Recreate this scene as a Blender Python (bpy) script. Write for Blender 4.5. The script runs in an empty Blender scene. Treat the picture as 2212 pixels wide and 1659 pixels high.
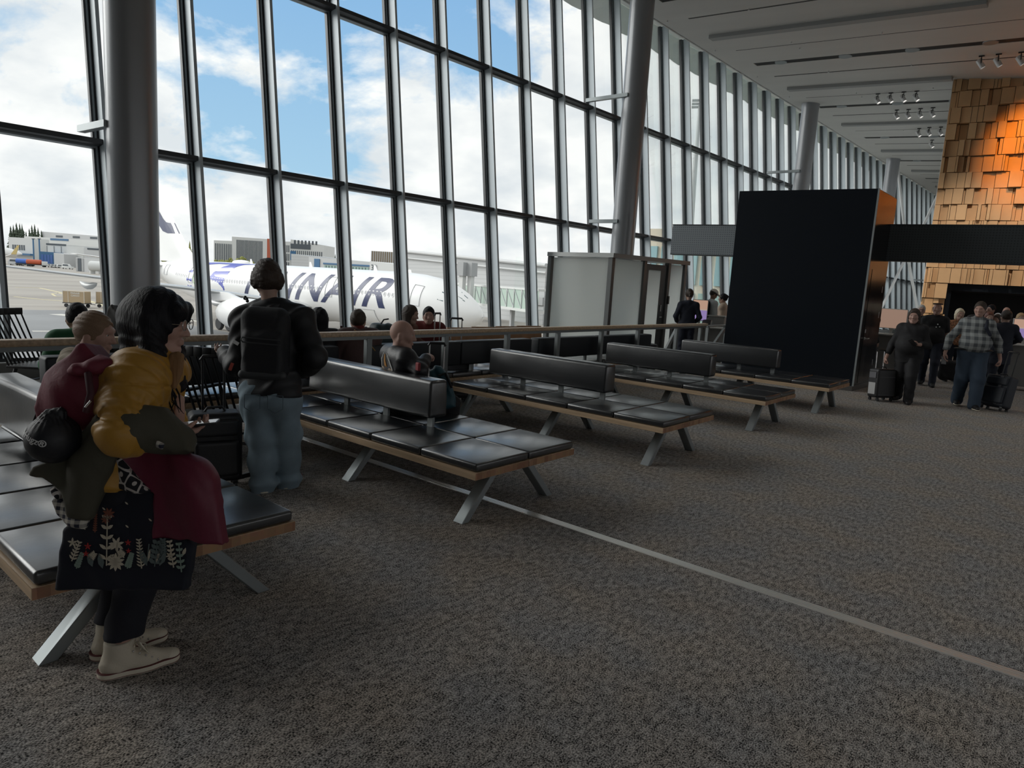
import bpy, bmesh, math, random
import numpy as np
from mathutils import Vector, Matrix
random.seed(7)
rng = np.random.RandomState(5)
SC = bpy.context.scene
COL = SC.collection
PI = math.pi
# ------------------------------------------------------------------ camera geometry (solved from the photograph's vanishing points)
FPX, PIT, ROL, AZY, HC = 1475.17, math.radians(8.427), math.radians(3.456), math.radians(39.644), 1.65
def _cam():
    cp, sp, cr, sr = math.cos(PIT), math.sin(PIT), math.cos(ROL), math.sin(ROL)
    def c(d):
        r, f, u = d
        x, y, z = r, -(u*cp+f*sp), f*cp-u*sp
        return [cr*x-sr*y, sr*x+cr*y, z]
    M = np.array([c(e) for e in np.eye(3)]).T
    s, k = math.sin(AZY), math.cos(AZY)
    return M @ np.array([[k, s, 0], [-s, k, 0], [0, 0, 1]])
RC = _cam()
def px(x, y, D):
    """the point seen at photo pixel x, y at depth D"""
    return np.array([0, 0, HC]) + (RC.T @ np.array([x-1106, y-829.5, FPX]))*(D/FPX)
def pz(x, y, z=0.0):
    d = RC.T @ np.array([x-1106, y-829.5, FPX])
    return np.array([0, 0, HC]) + d*((z-HC)/d[2])
# facade frame: uF along the glass wall, nF outwards; glass wall leans out by TL
TH, TL = math.radians(2.3), math.radians(7.3)
uF = np.array([math.sin(TH), math.cos(TH), 0.0]); nF = np.array([-math.cos(TH), math.sin(TH), 0.0])
DF = 10.85
def fac(s, n, z=0.0):
    p = uF*s + nF*n
    return np.array([p[0], p[1], z])
def zceil(n):
    return 8.75 + .072*(n-5.1)
# ------------------------------------------------------------------ materials
MATS = {}
def nt(m):
    m.use_nodes = True
    return m.node_tree.nodes, m.node_tree.links
def mat(name, col, rough=.6, metal=0.0, spec=.5, bump=0.0, bscale=40.0, var=0.0, vscale=6.0, emit=None, es=1.0, stretch=None, coat=0.0, sheen=0.0):
    if name in MATS: return MATS[name]
    m = bpy.data.materials.new(name); N, L = nt(m)
    b = N['Principled BSDF']
    b.inputs['Base Color'].default_value = (*col, 1); b.inputs['Roughness'].default_value = rough
    b.inputs['Metallic'].default_value = metal; b.inputs['Specular IOR Level'].default_value = spec
    b.inputs['Coat Weight'].default_value = coat; b.inputs['Sheen Weight'].default_value = sheen
    if emit:
        b.inputs['Emission Color'].default_value = (*emit, 1); b.inputs['Emission Strength'].default_value = es
    if bump or var:
        tc = N.new('ShaderNodeTexCoord'); mp = N.new('ShaderNodeMapping')
        L.new(tc.outputs['Object'], mp.inputs['Vector'])
        if stretch: mp.inputs['Scale'].default_value = stretch
        if var:
            n1 = N.new('ShaderNodeTexNoise'); n1.inputs['Scale'].default_value = vscale; n1.inputs['Detail'].default_value = 5
            L.new(mp.outputs[0], n1.inputs['Vector'])
            r = N.new('ShaderNodeValToRGB'); r.color_ramp.elements[0].position = .3; r.color_ramp.elements[1].position = .7
            r.color_ramp.elements[0].color = (*[c*(1-var) for c in col], 1); r.color_ramp.elements[1].color = (*[min(1, c*(1+var)) for c in col], 1)
            L.new(n1.outputs['Fac'], r.inputs['Fac']); L.new(r.outputs['Color'], b.inputs['Base Color'])
        if bump:
            n2 = N.new('ShaderNodeTexNoise'); n2.inputs['Scale'].default_value = bscale; n2.inputs['Detail'].default_value = 4
            L.new(mp.outputs[0], n2.inputs['Vector'])
            bp = N.new('ShaderNodeBump'); bp.inputs['Strength'].default_value = bump; bp.inputs['Distance'].default_value = .01
            L.new(n2.outputs['Fac'], bp.inputs['Height']); L.new(bp.outputs[0], b.inputs['Normal'])
    MATS[name] = m
    return m
def mat_glass(name, tint=(.982, .993, .988), refl=.06):
    m = bpy.data.materials.new(name); N, L = nt(m)
    N.clear(); out = N.new('ShaderNodeOutputMaterial'); mx = N.new('ShaderNodeMixShader')
    tr = N.new('ShaderNodeBsdfTransparent'); tr.inputs[0].default_value = (*tint, 1)
    gl = N.new('ShaderNodeBsdfGlossy'); gl.inputs['Roughness'].default_value = .02; gl.inputs[0].default_value = (.9, 1, .97, 1)
    fr = N.new('ShaderNodeFresnel'); fr.inputs[0].default_value = 1.15
    ml = N.new('ShaderNodeMath'); ml.operation = 'MULTIPLY'; ml.inputs[1].default_value = .4
    L.new(fr.outputs[0], ml.inputs[0]); L.new(ml.outputs[0], mx.inputs[0]); L.new(tr.outputs[0], mx.inputs[1]); L.new(gl.outputs[0], mx.inputs[2]); L.new(mx.outputs[0], out.inputs[0])
    return m
# ------------------------------------------------------------------ objects
def tag(o, label=None, cat=None, group=None, kind=None):
    if label: o['label'] = label
    if cat: o['category'] = cat
    if group: o['group'] = group
    if kind: o['kind'] = kind
    return o
def link(name, me, m=None, parent=None):
    o = bpy.data.objects.new(name, me); COL.objects.link(o)
    if m is not None:
        for x in (m if isinstance(m, (list, tuple)) else [m]): me.materials.append(x)
    if parent is not None: o.parent = parent
    return o
def empty(name, loc=(0, 0, 0), rz=0.0):
    o = bpy.data.objects.new(name, None); COL.objects.link(o); o.location = loc; o.rotation_euler = (0, 0, rz)
    o.empty_display_size = .1
    return o
def copy_tree(o, parent=None):
    c = o.copy(); COL.objects.link(c)
    if parent is not None: c.parent = parent
    for ch in list(o.children): copy_tree(ch, c)
    return c
def rotm(ax, a):
    return np.array(Matrix.Rotation(a, 3, ax))
def unit(v):
    v = np.array(v, float); return v/np.linalg.norm(v)
class MB:
    def __init__(s): s.v = []; s.f = []; s.m = []
    def add(s, V, Fc, mi=0):
        n = len(s.v); s.v += [tuple(map(float, p)) for p in V]; s.f += [tuple(i+n for i in q) for q in Fc]; s.m += [mi]*len(Fc); return s
    def box(s, c, d, r=None, mi=0):
        V = np.array([[x, y, z] for z in (-.5, .5) for y in (-.5, .5) for x in (-.5, .5)])*np.array(d)
        if r is not None: V = V @ np.array(r).T
        return s.add(V+np.array(c), [(0, 2, 3, 1), (4, 5, 7, 6), (0, 1, 5, 4), (2, 6, 7, 3), (0, 4, 6, 2), (1, 3, 7, 5)], mi)
    def ab(s, a, b, mi=0):
        a = np.array(a, float); b = np.array(b, float); return s.box((a+b)/2, abs(b-a), None, mi)
    def hexa(s, B, T, mi=0):   # bottom and top loops of four
        return s.add(list(B)+list(T), [(3, 2, 1, 0), (4, 5, 6, 7), (0, 1, 5, 4), (1, 2, 6, 5), (2, 3, 7, 6), (3, 0, 4, 7)], mi)
    def bar(s, p0, p1, w, h, up=(0, 0, 1), mi=0):
        p0 = np.array(p0, float); p1 = np.array(p1, float); d = unit(p1-p0); u = np.array(up, float)
        sx = np.cross(d, u)
        if np.linalg.norm(sx) < 1e-6: sx = np.cross(d, (1, 0, 0))
        sx = unit(sx)*w/2; uy = unit(np.cross(sx, d))*h/2
        q = lambda p: [p-sx-uy, p+sx-uy, p+sx+uy, p-sx+uy]
        return s.hexa(q(p0), q(p1), mi)
    def tube(s, P, r, seg=10, mi=0, caps=True):
        P = [np.array(p, float) for p in P]; n = len(P); rr = r if isinstance(r, (list, tuple)) else [r]*n
        V = []; last = None
        for i, p in enumerate(P):
            d = unit(P[min(i+1, n-1)]-P[max(i-1, 0)])
            if last is None: a = unit(np.cross(d, (0, 0, 1) if abs(d[2]) < .95 else (1, 0, 0)))
            else:
                a = last-d*(last@d); a = unit(a)
            b = np.cross(d, a); last = a
            V += [p+(a*math.cos(t)+b*math.sin(t))*rr[i] for t in np.linspace(0, 2*PI, seg, endpoint=False)]
        Fc = [(i*seg+j, i*seg+(j+1) % seg, (i+1)*seg+(j+1) % seg, (i+1)*seg+j) for i in range(n-1) for j in range(seg)]
        if caps: Fc += [tuple(range(seg))[::-1], tuple((n-1)*seg+j for j in range(seg))]
        return s.add(V, Fc, mi)
    def lathe(s, prof, c=(0, 0, 0), seg=24, R=None, mi=0):
        V = [];
        for r, z in prof: V += [np.array([r*math.cos(t), r*math.sin(t), z]) for t in np.linspace(0, 2*PI, seg, endpoint=False)]
        if R is not None: V = [np.array(R) @ v for v in V]
        n = len(prof)
        Fc = [(i*seg+j, i*seg+(j+1) % seg, (i+1)*seg+(j+1) % seg, (i+1)*seg+j) for i in range(n-1) for j in range(seg)]
        Fc += [tuple(range(seg))[::-1], tuple((n-1)*seg+j for j in range(seg))]
        return s.add([v+np.array(c) for v in V], Fc, mi)
    def ball(s, c, r, seg=14, R=None, mi=0):
        r = np.array([r]*3 if np.isscalar(r) else r, float); k = seg//2
        V = [np.array([math.cos(a)*math.cos(t), math.cos(a)*math.sin(t), math.sin(a)])*r for a in np.linspace(-PI/2+.02, PI/2-.02, k+1) for t in np.linspace(0, 2*PI, seg, endpoint=False)]
        if R is not None: V = [np.array(R) @ v for v in V]
        Fc = [(i*seg+j, i*seg+(j+1) % seg, (i+1)*seg+(j+1) % seg, (i+1)*seg+j) for i in range(k) for j in range(seg)]
        Fc += [tuple(range(seg))[::-1], tuple(k*seg+j for j in range(seg))]
        return s.add([v+np.array(c) for v in V], Fc, mi)
    def prism(s, poly, vec, mi=0):
        poly = [np.array(p, float) for p in poly]; n = len(poly); v = np.array(vec, float)
        return s.add(poly+[p+v for p in poly], [tuple(range(n))[::-1], tuple(range(n, 2*n))]+[(i, (i+1) % n, n+(i+1) % n, n+i) for i in range(n)], mi)
    def mesh(s, name='m', bevel=0.0, seg=2, smooth=None):
        me = bpy.data.meshes.new(name); me.from_pydata(s.v, [], s.f); me.update()
        if any(s.m): me.polygons.foreach_set('material_index', s.m)
        bm = bmesh.new(); bm.from_mesh(me); bmesh.ops.recalc_face_normals(bm, faces=bm.faces)
        if bevel:
            es = [e for e in bm.edges if len(e.link_faces) == 2 and e.calc_face_angle(0) > .5]
            bmesh.ops.bevel(bm, geom=es, offset=bevel, segments=seg, profile=.5, affect='EDGES', clamp_overlap=True)
        bm.to_mesh(me); bm.free()
        if smooth is not None or bevel:
            me.polygons.foreach_set('use_smooth', [True]*len(me.polygons))
            me.set_sharp_from_angle(angle=math.radians(smooth or 40))
        return me
    def build(s, name, m, parent=None, bevel=0.0, seg=2, smooth=None):
        return link(name, s.mesh(name, bevel, seg, smooth), m, parent)
def text_mesh(body, size=1.0, shear=0.0, ext=0.0, align='CENTER', bold=0.0, space=1.0):
    cu = bpy.data.curves.new('t', 'FONT'); cu.body = body; cu.size = size; cu.shear = shear; cu.extrude = ext; cu.align_x = align; cu.align_y = 'CENTER'; cu.offset = bold; cu.space_character = space
    cu.resolution_u = 4
    o = bpy.data.objects.new('t', cu); COL.objects.link(o)
    dg = bpy.context.evaluated_depsgraph_get(); me = bpy.data.meshes.new_from_object(o.evaluated_get(dg))
    bpy.data.objects.remove(o); bpy.data.curves.remove(cu)
    me.materials.clear()
    return me
def place_text(name, body, size, m, parent, origin, ux, uy, shear=0.0, bold=0.0, fn=None, cuts=0, space=1.0):
    """lettering laid on a surface: origin plus ux along the line and uy up it, or mapped by fn(u, v)"""
    me = text_mesh(body, size, shear, 0.0, 'CENTER', bold, space)
    if cuts:
        bm = bmesh.new(); bm.from_mesh(me)
        ys = [v.co.y for v in bm.verts]; xs = [v.co.x for v in bm.verts]
        for t in np.linspace(min(ys), max(ys), cuts+2)[1:-1]:
            bmesh.ops.bisect_plane(bm, geom=bm.verts[:]+bm.edges[:]+bm.faces[:], plane_co=(0, t, 0), plane_no=(0, 1, 0))
        for t in np.linspace(min(xs), max(xs), cuts+2)[1:-1]:
            bmesh.ops.bisect_plane(bm, geom=bm.verts[:]+bm.edges[:]+bm.faces[:], plane_co=(t, 0, 0), plane_no=(1, 0, 0))
        bm.to_mesh(me); bm.free()
    for v in me.vertices:
        if fn: v.co = Vector(fn(v.co.x, v.co.y))
        else: v.co = Vector(np.array(origin)+np.array(ux)*v.co.x+np.array(uy)*v.co.y)
    return link(name, me, m, parent)
# ------------------------------------------------------------------ shared materials
M_alu = mat('satin_aluminium', (.30, .33, .34), .42, .55)
M_fin = mat('grey_blue_fin', (.50, .56, .60), .45, .1)
M_frame = mat('dark_frame', (.045, .05, .055), .5)
M_frame_l = mat('frame_strip', (.25, .28, .30), .5, .2)
M_steel = mat('painted_steel', (.22, .24, .245), .45, .35)
M_colm = mat('column_paint', (.30, .31, .325), .33, .35)
M_leather = mat('black_leather', (.010, .012, .015), .33, spec=1.0, bump=.25, bscale=7, coat=.55)
M_leather.node_tree.nodes['Principled BSDF'].inputs['Coat Roughness'].default_value = .2
M_leather_m = mat('matt_black_leather', (.008, .011, .015), .5, spec=.35, bump=.1, bscale=12)
M_black = mat('black_paint', (.006, .007, .009), .45)
M_black_pl = mat('black_plastic', (.01, .01, .012), .4)
M_wood = mat('light_oak', (.47, .34, .22), .42, var=.25, vscale=3, stretch=(.6, 14, 14), bump=.05)
M_oak_dk = mat('oak_armchair', (.33, .2, .11), .5, var=.2, vscale=4)
M_brown = mat('brown_leather', (.07, .028, .022), .45)
M_white = mat('white_paint', (.75, .76, .76), .45)
M_lamp = mat('lamp_glow', (1, 1, 1), .4, emit=(1, .95, .88), es=6)
M_lampoff = mat('lamp_lens', (.7, .7, .7), .3, emit=(1, .95, .88), es=1.2)
M_glass = mat_glass('window_glass')
def mat_carpet():
    m = bpy.data.materials.new('heather_carpet'); N, L = nt(m); b = N['Principled BSDF']; b.inputs['Roughness'].default_value = .95; b.inputs['Specular IOR Level'].default_value = .1
    tc = N.new('ShaderNodeTexCoord')
    def noise(scale, st, det=3):
        mp = N.new('ShaderNodeMapping'); mp.inputs['Scale'].default_value = st; L.new(tc.outputs['Object'], mp.inputs['Vector'])
        n = N.new('ShaderNodeTexNoise'); n.inputs['Scale'].default_value = scale; n.inputs['Detail'].default_value = det; L.new(mp.outputs[0], n.inputs['Vector']); return n.outputs['Fac']
    def ramp(src, p0, p1, c0, c1):
        r = N.new('ShaderNodeValToRGB'); r.color_ramp.elements[0].position = p0; r.color_ramp.elements[1].position = p1
        r.color_ramp.elements[0].color = (*c0, 1); r.color_ramp.elements[1].color = (*c1, 1); L.new(src, r.inputs[0]); return r.outputs[0]
    fine = ramp(noise(190, (1, .6, 1), 2), .38, .62, (0, 0, 0), (1, 1, 1))
    mid = ramp(noise(34, (1.25, .5, 1), 4), .34, .68, (0, 0, 0), (1, 1, 1))
    mx = N.new('ShaderNodeMix'); mx.data_type = 'FLOAT'; mx.inputs[0].default_value = .36; L.new(fine, mx.inputs[2]); L.new(mid, mx.inputs[3])
    col = ramp(mx.outputs[0], .1, .95, (.018, .018, .018), (.60, .57, .53))
    tint = ramp(noise(2.2, (1, 1, 1), 2), .35, .65, (.93, .95, 1.0), (1.06, .99, .93))
    ml = N.new('ShaderNodeMix'); ml.data_type = 'RGBA'; ml.blend_type = 'MULTIPLY'; ml.inputs[0].default_value = 1; L.new(col, ml.inputs[6]); L.new(tint, ml.inputs[7]); L.new(ml.outputs[2], b.inputs['Base Color'])
    bp = N.new('ShaderNodeBump'); bp.inputs['Strength'].default_value = .6; bp.inputs['Distance'].default_value = .006; L.new(mx.outputs[0], bp.inputs['Height']); L.new(bp.outputs[0], b.inputs['Normal'])
    return m
M_carpet = mat_carpet()
def mat_ceiling():
    m = bpy.data.materials.new('ceiling_panels'); N, L = nt(m); b = N['Principled BSDF']; b.inputs['Roughness'].default_value = .6
    tc = N.new('ShaderNodeTexCoord'); mp = N.new('ShaderNodeMapping'); L.new(tc.outputs['Object'], mp.inputs['Vector'])
    mp.inputs['Rotation'].default_value = (0, 0, TH)
    w = N.new('ShaderNodeTexNoise'); w.inputs['Scale'].default_value = 1.0; mp.inputs['Scale'].default_value = (.25, 1.6, 1); L.new(mp.outputs[0], w.inputs['Vector'])
    r = N.new('ShaderNodeValToRGB'); r.color_ramp.elements[0].color = (.52, .52, .50, 1); r.color_ramp.elements[1].color = (.60, .60, .575, 1); L.new(w.outputs['Fac'], r.inputs[0]); L.new(r.outputs[0], b.inputs['Base Color'])
    return m
M_ceil = mat_ceiling()
# ------------------------------------------------------------------ floor
f = MB(); f.add([fac(-12, 12.0), fac(112, 12.0), (14, 112, 0), (14, -10, 0)], [(0, 3, 2, 1)])
f.add([fac(-12, 12.0, -.3), fac(112, 12.0, -.3), (14, 112, -.3), (14, -10, -.3)], [(0, 1, 2, 3)])
f.f += [(0, 1, 5, 4), (1, 2, 6, 5), (2, 3, 7, 6), (3, 0, 4, 7)]; f.m += [0]*4
tag(f.build('floor', M_carpet), 'grey heather carpet of the waiting hall', 'floor', kind='structure')
# metal expansion strip across the carpet
M_strip = mat('strip_aluminium', (.85, .84, .82), .36, .75)
M_strip_d = mat('strip_groove', (.05, .05, .05), .6)
a0 = pz(628.6, 939); a1 = pz(2212, 1463.6); dS = unit(a1-a0); e0 = a0-dS*2.6; e1 = a1+dS*4
nS = np.array([-dS[1], dS[0], 0])
st = MB()
st.bar(e0+(0, 0, .003), e1+(0, 0, .003), .074, .006)
for off, w in ((-.026, .012), (-.008, .014), (.013, .014), (.03, .01)):
    st.bar(e0+nS*off+(0, 0, .0065), e1+nS*off+(0, 0, .0065), w, .003)
st.bar(e0+nS*.042+(0, 0, .002), e1+nS*.042+(0, 0, .002), .012, .004, mi=1)
tag(st.build('trim_1', [M_strip, M_strip_d], None), 'ribbed metal expansion strip crossing the carpet', 'floor strip', kind='structure')
# ------------------------------------------------------------------ ceiling
NI = 11.2     # inner edge of ceiling, short of the glass
def cpt(s, n, dz=0.0): return fac(s, n, zceil(n)+dz)
c = MB()
SLOT = 6.06; S0 = 22.4
slots = [S0+SLOT*i for i in range(-5, 8)]
def cstrip(mb, s0, s1, n0, n1, dz0=0.0, dz1=.35, mi=0):
    B = [cpt(s0, n1, dz0), cpt(s0, n0, dz0), cpt(s1, n0, dz0), cpt(s1, n1, dz0)]
    T = [cpt(s0, n1, dz1), cpt(s0, n0, dz1), cpt(s1, n0, dz1), cpt(s1, n1, dz1)]
    mb.hexa(B, T, mi)
prev = -12.0
for s in slots:
    cstrip(c, prev, s-.16, -14, NI); prev = s+.16
    cstrip(c, s-.16, s+.16, 10.35, NI)
cstrip(c, prev, 112, -14, NI)
tag(c.build('ceiling', M_ceil), 'grey sloping panel ceiling', 'ceiling', kind='structure')
M_slotdark = mat('slot_dark', (.008, .008, .009), .7)
for i, s in enumerate(slots):
    b = MB(); cstrip(b, s-.158, s+.158, -14, 10.34, .012, .3)
    tag(b.build('trim_%d' % (2+i), M_slotdark), 'black light slot across the ceiling', 'ceiling slot', kind='structure')
# thin seams in the panels
b = MB()
for s in slots:
    for d in (-4.6, -1.55, 1.5):
        cstrip(b, s+d-.011, s+d+.011, -14, 10.3, -.004, .01)
    for n in (8.4,):
        pass
tag(b.build('trim_20', M_slotdark), 'thin dark seams between ceiling panels', 'ceiling seam', kind='structure')
# raised acoustic fins between the slots
M_beam = mat('acoustic_beam', (.34, .35, .345), .7, bump=.4, bscale=60)
for i, s in enumerate(slots):
    b = MB(); cstrip(b, s-SLOT/2-.13, s-SLOT/2+.13, 3.55 if s < 24 else 5.3, 10.4, -.1, .02)
    tag(b.build('trim_%d' % (30+i), M_beam), 'grey perforated strip hung under the ceiling', 'ceiling strip', kind='structure')
# roof slab above, closing bulkhead and the soffit outside
b = MB()
b.hexa([cpt(-12, NI+.04, 0), cpt(-12, NI-.05, 0), cpt(112, NI-.05, 0), cpt(112, NI+.04, 0)], [cpt(-12, NI+.04, .9), cpt(-12, NI-.05, .9), cpt(112, NI-.05, .9), cpt(112, NI+.04, .9)])
tag(b.build('trim_50', M_ceil), 'ceiling edge upstand along the glass', 'ceiling edge', kind='structure')
M_soff = mat('white_soffit', (.62, .66, .63), .55)
b = MB()
zs = 9.95
for k in range(96):     # ribbed soffit boards with rounded undersides
    s0 = -12+k*1.3
    for j in range(4):
        n0, n1 = 11.1+j*1.0-.0, 11.1+(j+1)*1.0
        w = 1
    P = []
    for t in np.linspace(0, 1, 5): P.append((s0+1.3*t, -.05*math.sin(PI*t)))
    for (sa, za), (sb, zb) in zip(P[:-1], P[1:]):
        b.hexa([fac(sa, 14.0, zs+za+.15), fac(sa, 11.16, zs+za), fac(sb, 11.16, zs+zb), fac(sb, 14.0, zs+zb+.15)], [fac(sa, 14.0, zs+.3), fac(sa, 11.16, zs+.3), fac(sb, 11.16, zs+.3), fac(sb, 14.0, zs+.3)])
tag(b.build('trim_51', M_soff), 'white ribbed soffit of the roof overhang outside', 'soffit', kind='structure')
b = MB(); b.add([fac(-14, 14.05, 10.2), fac(114, 14.05, 10.2), (16, 114, 10.2), (16, -12, 10.2)], [(0, 1, 2, 3)])
b.prism([fac(-14, 14.05, 10.25), fac(114, 14.05, 10.25), (16, 114, 10.25), (16, -12, 10.25)], (0, 0, .4))
tag(b.build('roof_slab', M_soff), 'flat roof over the hall', 'roof', kind='structure')
# ------------------------------------------------------------------ glass wall: one window per bay
BAY = 1.353
def fpt(s, z, off=0.0):     # on the leaning plane, off metres inside the inner fin face (negative: outwards)
    q = fac(s, DF+z*math.tan(TL), z); q = q - (nF*math.cos(TL)+np.array([0, 0, -math.sin(TL)]))*off
    return q
ZTOP = 9.9
FS0 = 4.905-BAY*9
def leanbox(mb, s0, s1, z0, z1, o0, o1, mi=0):
    mb.hexa([fpt(s0, z0, o0), fpt(s1, z0, o0), fpt(s1, z0, o1), fpt(s0, z0, o1)], [fpt(s0, z1, o0), fpt(s1, z1, o0), fpt(s1, z1, o1), fpt(s0, z1, o1)], mi)
fin = MB(); leanbox(fin, -.05, 0, .2, ZTOP, -.23, 0)
fin_me = fin.mesh('mullion_fin')
fr = MB()
leanbox(fr, -.125, .075, .2, ZTOP, -.31, -.232); leanbox(fr, -.1, -.075, .2, ZTOP, -.235, -.215, 1); leanbox(fr, -.05, -.006, .2, ZTOP, -.235, -.2, 0)
fr_me = fr.mesh('glazing_frame')
tr_me = []
tb = MB()
for z in (3.37, 6.56):
    leanbox(tb, 0, BAY-.05, z-.1, z-.03, -.22, -.05); leanbox(tb, .03, BAY-.08, z-.125, z-.1, -.3, -.2, 1)
leanbox(tb, .0, BAY-.05, .2, .27, -.3, -.05)
tb_me = tb.mesh('transom')
pn = MB(); leanbox(pn, .05, BAY-.1, .2, ZTOP, -.285, -.265); pn_me = pn.mesh('glass_pane')
for me, ms in ((fin_me, [M_fin]), (fr_me, [M_frame, M_frame_l]), (tb_me, [M_frame, M_alu]), (pn_me, [M_glass])):
    for m_ in ms: me.materials.append(m_)
NW = 86
for i in range(NW):
    o = link('window_%d' % (i+1), fin_me); o.location = uF*(FS0+BAY*i); tag(o, 'floor to ceiling window bay %s the glass wall' % 'of', 'window', kind='structure')
    link('frame', fr_me, None, o); link('transom', tb_me, None, o); link('glass_pane', pn_me, None, o)
# low ledge along the foot of the glass
M_ledge = mat('ledge_grey', (.2, .21, .21), .5)
b = MB()
b.prism([fac(-12, 10.80), fac(-12, 11.3), fac(-12, 11.3, .22), fac(-12, 10.80, .22)], uF*124)
tag(b.build('baseboard_left', M_ledge), 'low grey ledge at the foot of the glass wall', 'ledge', kind='structure')
# columns
for i, s in enumerate((3.6, 15.75, 27.9, 40.05, 52.2, 64.35)):
    b = MB(); p = fac(s, 10.47)
    zt = zceil(10.47)
    b.lathe([(.312, 0), (.312, zt-.16), (.325, zt-.06), (.34, zt+.05)], (p[0], p[1], 0), 48)
    o = b.build('column', M_colm, smooth=50); tag(o, 'thick round grey column standing inside the glass wall, number %s from the camera' % ('first second third fourth fifth sixth'.split()[i]), 'column', kind='structure')
    for z in (3.42, 6.6):
        q = fpt(s-.45, z, .0); a = fac(s-.45, nF@q-.0, z); e = fac(s-.30, 10.47, z)
        b = MB(); b.bar(fac(s-.37, nF@q+.05, z), fac(s-.3, 10.47, z), .1, .09)
        b.build('strut', M_alu, o)
# closing walls behind and to the right of the camera, end wall
M_wall = mat('plain_wall', (.3, .29, .28), .7)
b = MB(); b.ab((-14, -10.3, 0), (14, -10, 10.2)); tag(b.build('wall_back', M_wall), 'plain wall behind the camera', 'wall', kind='structure')
b = MB()
b.ab((13.7, -10, 0), (14, 112, .9)); b.ab((13.7, -10, 5.0), (14, 112, 10.2))
for k in range(41): b.ab((13.7, -10+k*3, .9), (14, -9.75+k*3, 5.0))
tag(b.build('wall_right', M_wall), 'right hand wall with a band of windows', 'wall', kind='structure')
b = MB(); b.ab((-16, 111.7, 0), (14, 112, 10.2)); tag(b.build('wall_far', M_wall), 'far end wall of the concourse', 'wall', kind='structure')
# ------------------------------------------------------------------ upholstered benches
CU = .555
def mat_butcher():
    m = bpy.data.materials.new('laminated_end_grain'); N, L = nt(m); b = N['Principled BSDF']; b.inputs['Roughness'].default_value = .5
    tc = N.new('ShaderNodeTexCoord'); sp = N.new('ShaderNodeSeparateXYZ'); L.new(tc.outputs['Object'], sp.inputs[0])
    cell = N.new('ShaderNodeMath'); cell.operation = 'MULTIPLY'; cell.inputs[1].default_value = 22; L.new(sp.outputs[1], cell.inputs[0])
    fl = N.new('ShaderNodeMath'); fl.operation = 'FLOOR'; L.new(cell.outputs[0], fl.inputs[0])
    wn = N.new('ShaderNodeTexWhiteNoise'); wn.noise_dimensions = '1D'; L.new(fl.outputs[0], wn.inputs['W'])
    r = N.new('ShaderNodeValToRGB'); r.color_ramp.elements[0].color = (.26, .13, .07, 1); r.color_ramp.elements[1].color = (.44, .25, .14, 1); L.new(wn.outputs['Value'], r.inputs[0])
    nz = N.new('ShaderNodeTexNoise'); nz.inputs['Scale'].default_value = 25; mp = N.new('ShaderNodeMapping'); mp.inputs['Scale'].default_value = (.15, 1, 1); L.new(tc.outputs['Object'], mp.inputs[0]); L.new(mp.outputs[0], nz.inputs['Vector'])
    mx = N.new('ShaderNodeMix'); mx.data_type = 'RGBA'; mx.blend_type = 'MULTIPLY'; mx.inputs[0].default_value = .35; L.new(r.outputs[0], mx.inputs[6]); L.new(nz.outputs['Color'], mx.inputs[7]); L.new(mx.outputs[2], b.inputs['Base Color'])
    return m
M_butch = mat_butcher()
cu = MB()
n = 7   # softly crowned cushion top
xs = np.linspace(-CU/2+.005, CU/2-.005, n); 
cu.box((0, 0, .028), (CU-.008, CU-.008, .058)); cush_me = cu.mesh('cushion', .016, 3); cush_me.materials.append(M_leather)
def slabmat(o):
    for p_ in o.data.polygons:
        if abs(p_.normal.x) > .9: p_.material_index = 1
def make_bench():
    r = empty('bench')       # origin: end of bench nearest the aisle, on the floor at its centre line; runs towards -x
    LX = 5*CU
    for y in (-1, 1):
        b = MB(); b.ab((-LX, y*.004, .352), (0, y*.563, .402)); slabmat(b.build('wood_slab', [M_wood, M_butch], r, .002, 1))
    for i in range(5):
        for y in (-1, 1):
            o = link('cushion', cush_me, None, r); o.location = (-(i+.5)*CU, y*CU/2, .404)
    b = MB(); b.ab((-1.70*CU-3*CU-.01, -.1, .545), (-1.70*CU, .1, .85))
    me = b.mesh('backrest', .03, 4); o = link('backrest', me, M_leather, r)
    for v in me.vertices:       # taper towards the top
        v.co.y *= 1.0-.12*(v.co.z-.545)/.305
    for i in (1.86, 2.86, 3.86):
        b = MB(); b.ab((-i*CU-.03, -.012, .40), (-i*CU+.03, .012, .57)); b.build('backrest_post', M_steel, r)
    for x in (-.19, -1.46, -2.72):
        for y in (-1, 1):
            b = MB(); b.hexa([(x-.045, y*.445, 0), (x+.045, y*.445, 0), (x+.045, y*.515, 0), (x-.045, y*.515, 0)], [(x-.045, y*.12, .352), (x+.045, y*.12, .352), (x+.045, y*.195, .352), (x-.045, y*.195, .352)])
            b.build('leg', M_alu, r, .004, 1)
        b = MB(); b.ab((x-.045, -.3, .325), (x+.045, .3, .352)); b.build('cross_beam', M_alu, r, .003, 1)
    return r
proto = make_bench()
bl = ['black leather bench nearest the camera, the person in the mustard jacket standing at its end', 'black leather bench in front of the bald person, second from the camera', 'black leather bench third from the camera, empty', 'black leather bench fourth from the camera, empty', 'black leather bench farthest along, in front of the tall black box']
for i, (x, y) in enumerate(((-2.90, 1.30), (-2.92, 3.77), (-2.86, 6.24), (-2.86, 8.86), (-2.74, 11.1))):
    o = proto if i == 0 else copy_tree(proto)
    o.location = (x, y, 0); tag(o, bl[i], 'bench', 'double sided benches across the hall')
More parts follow.
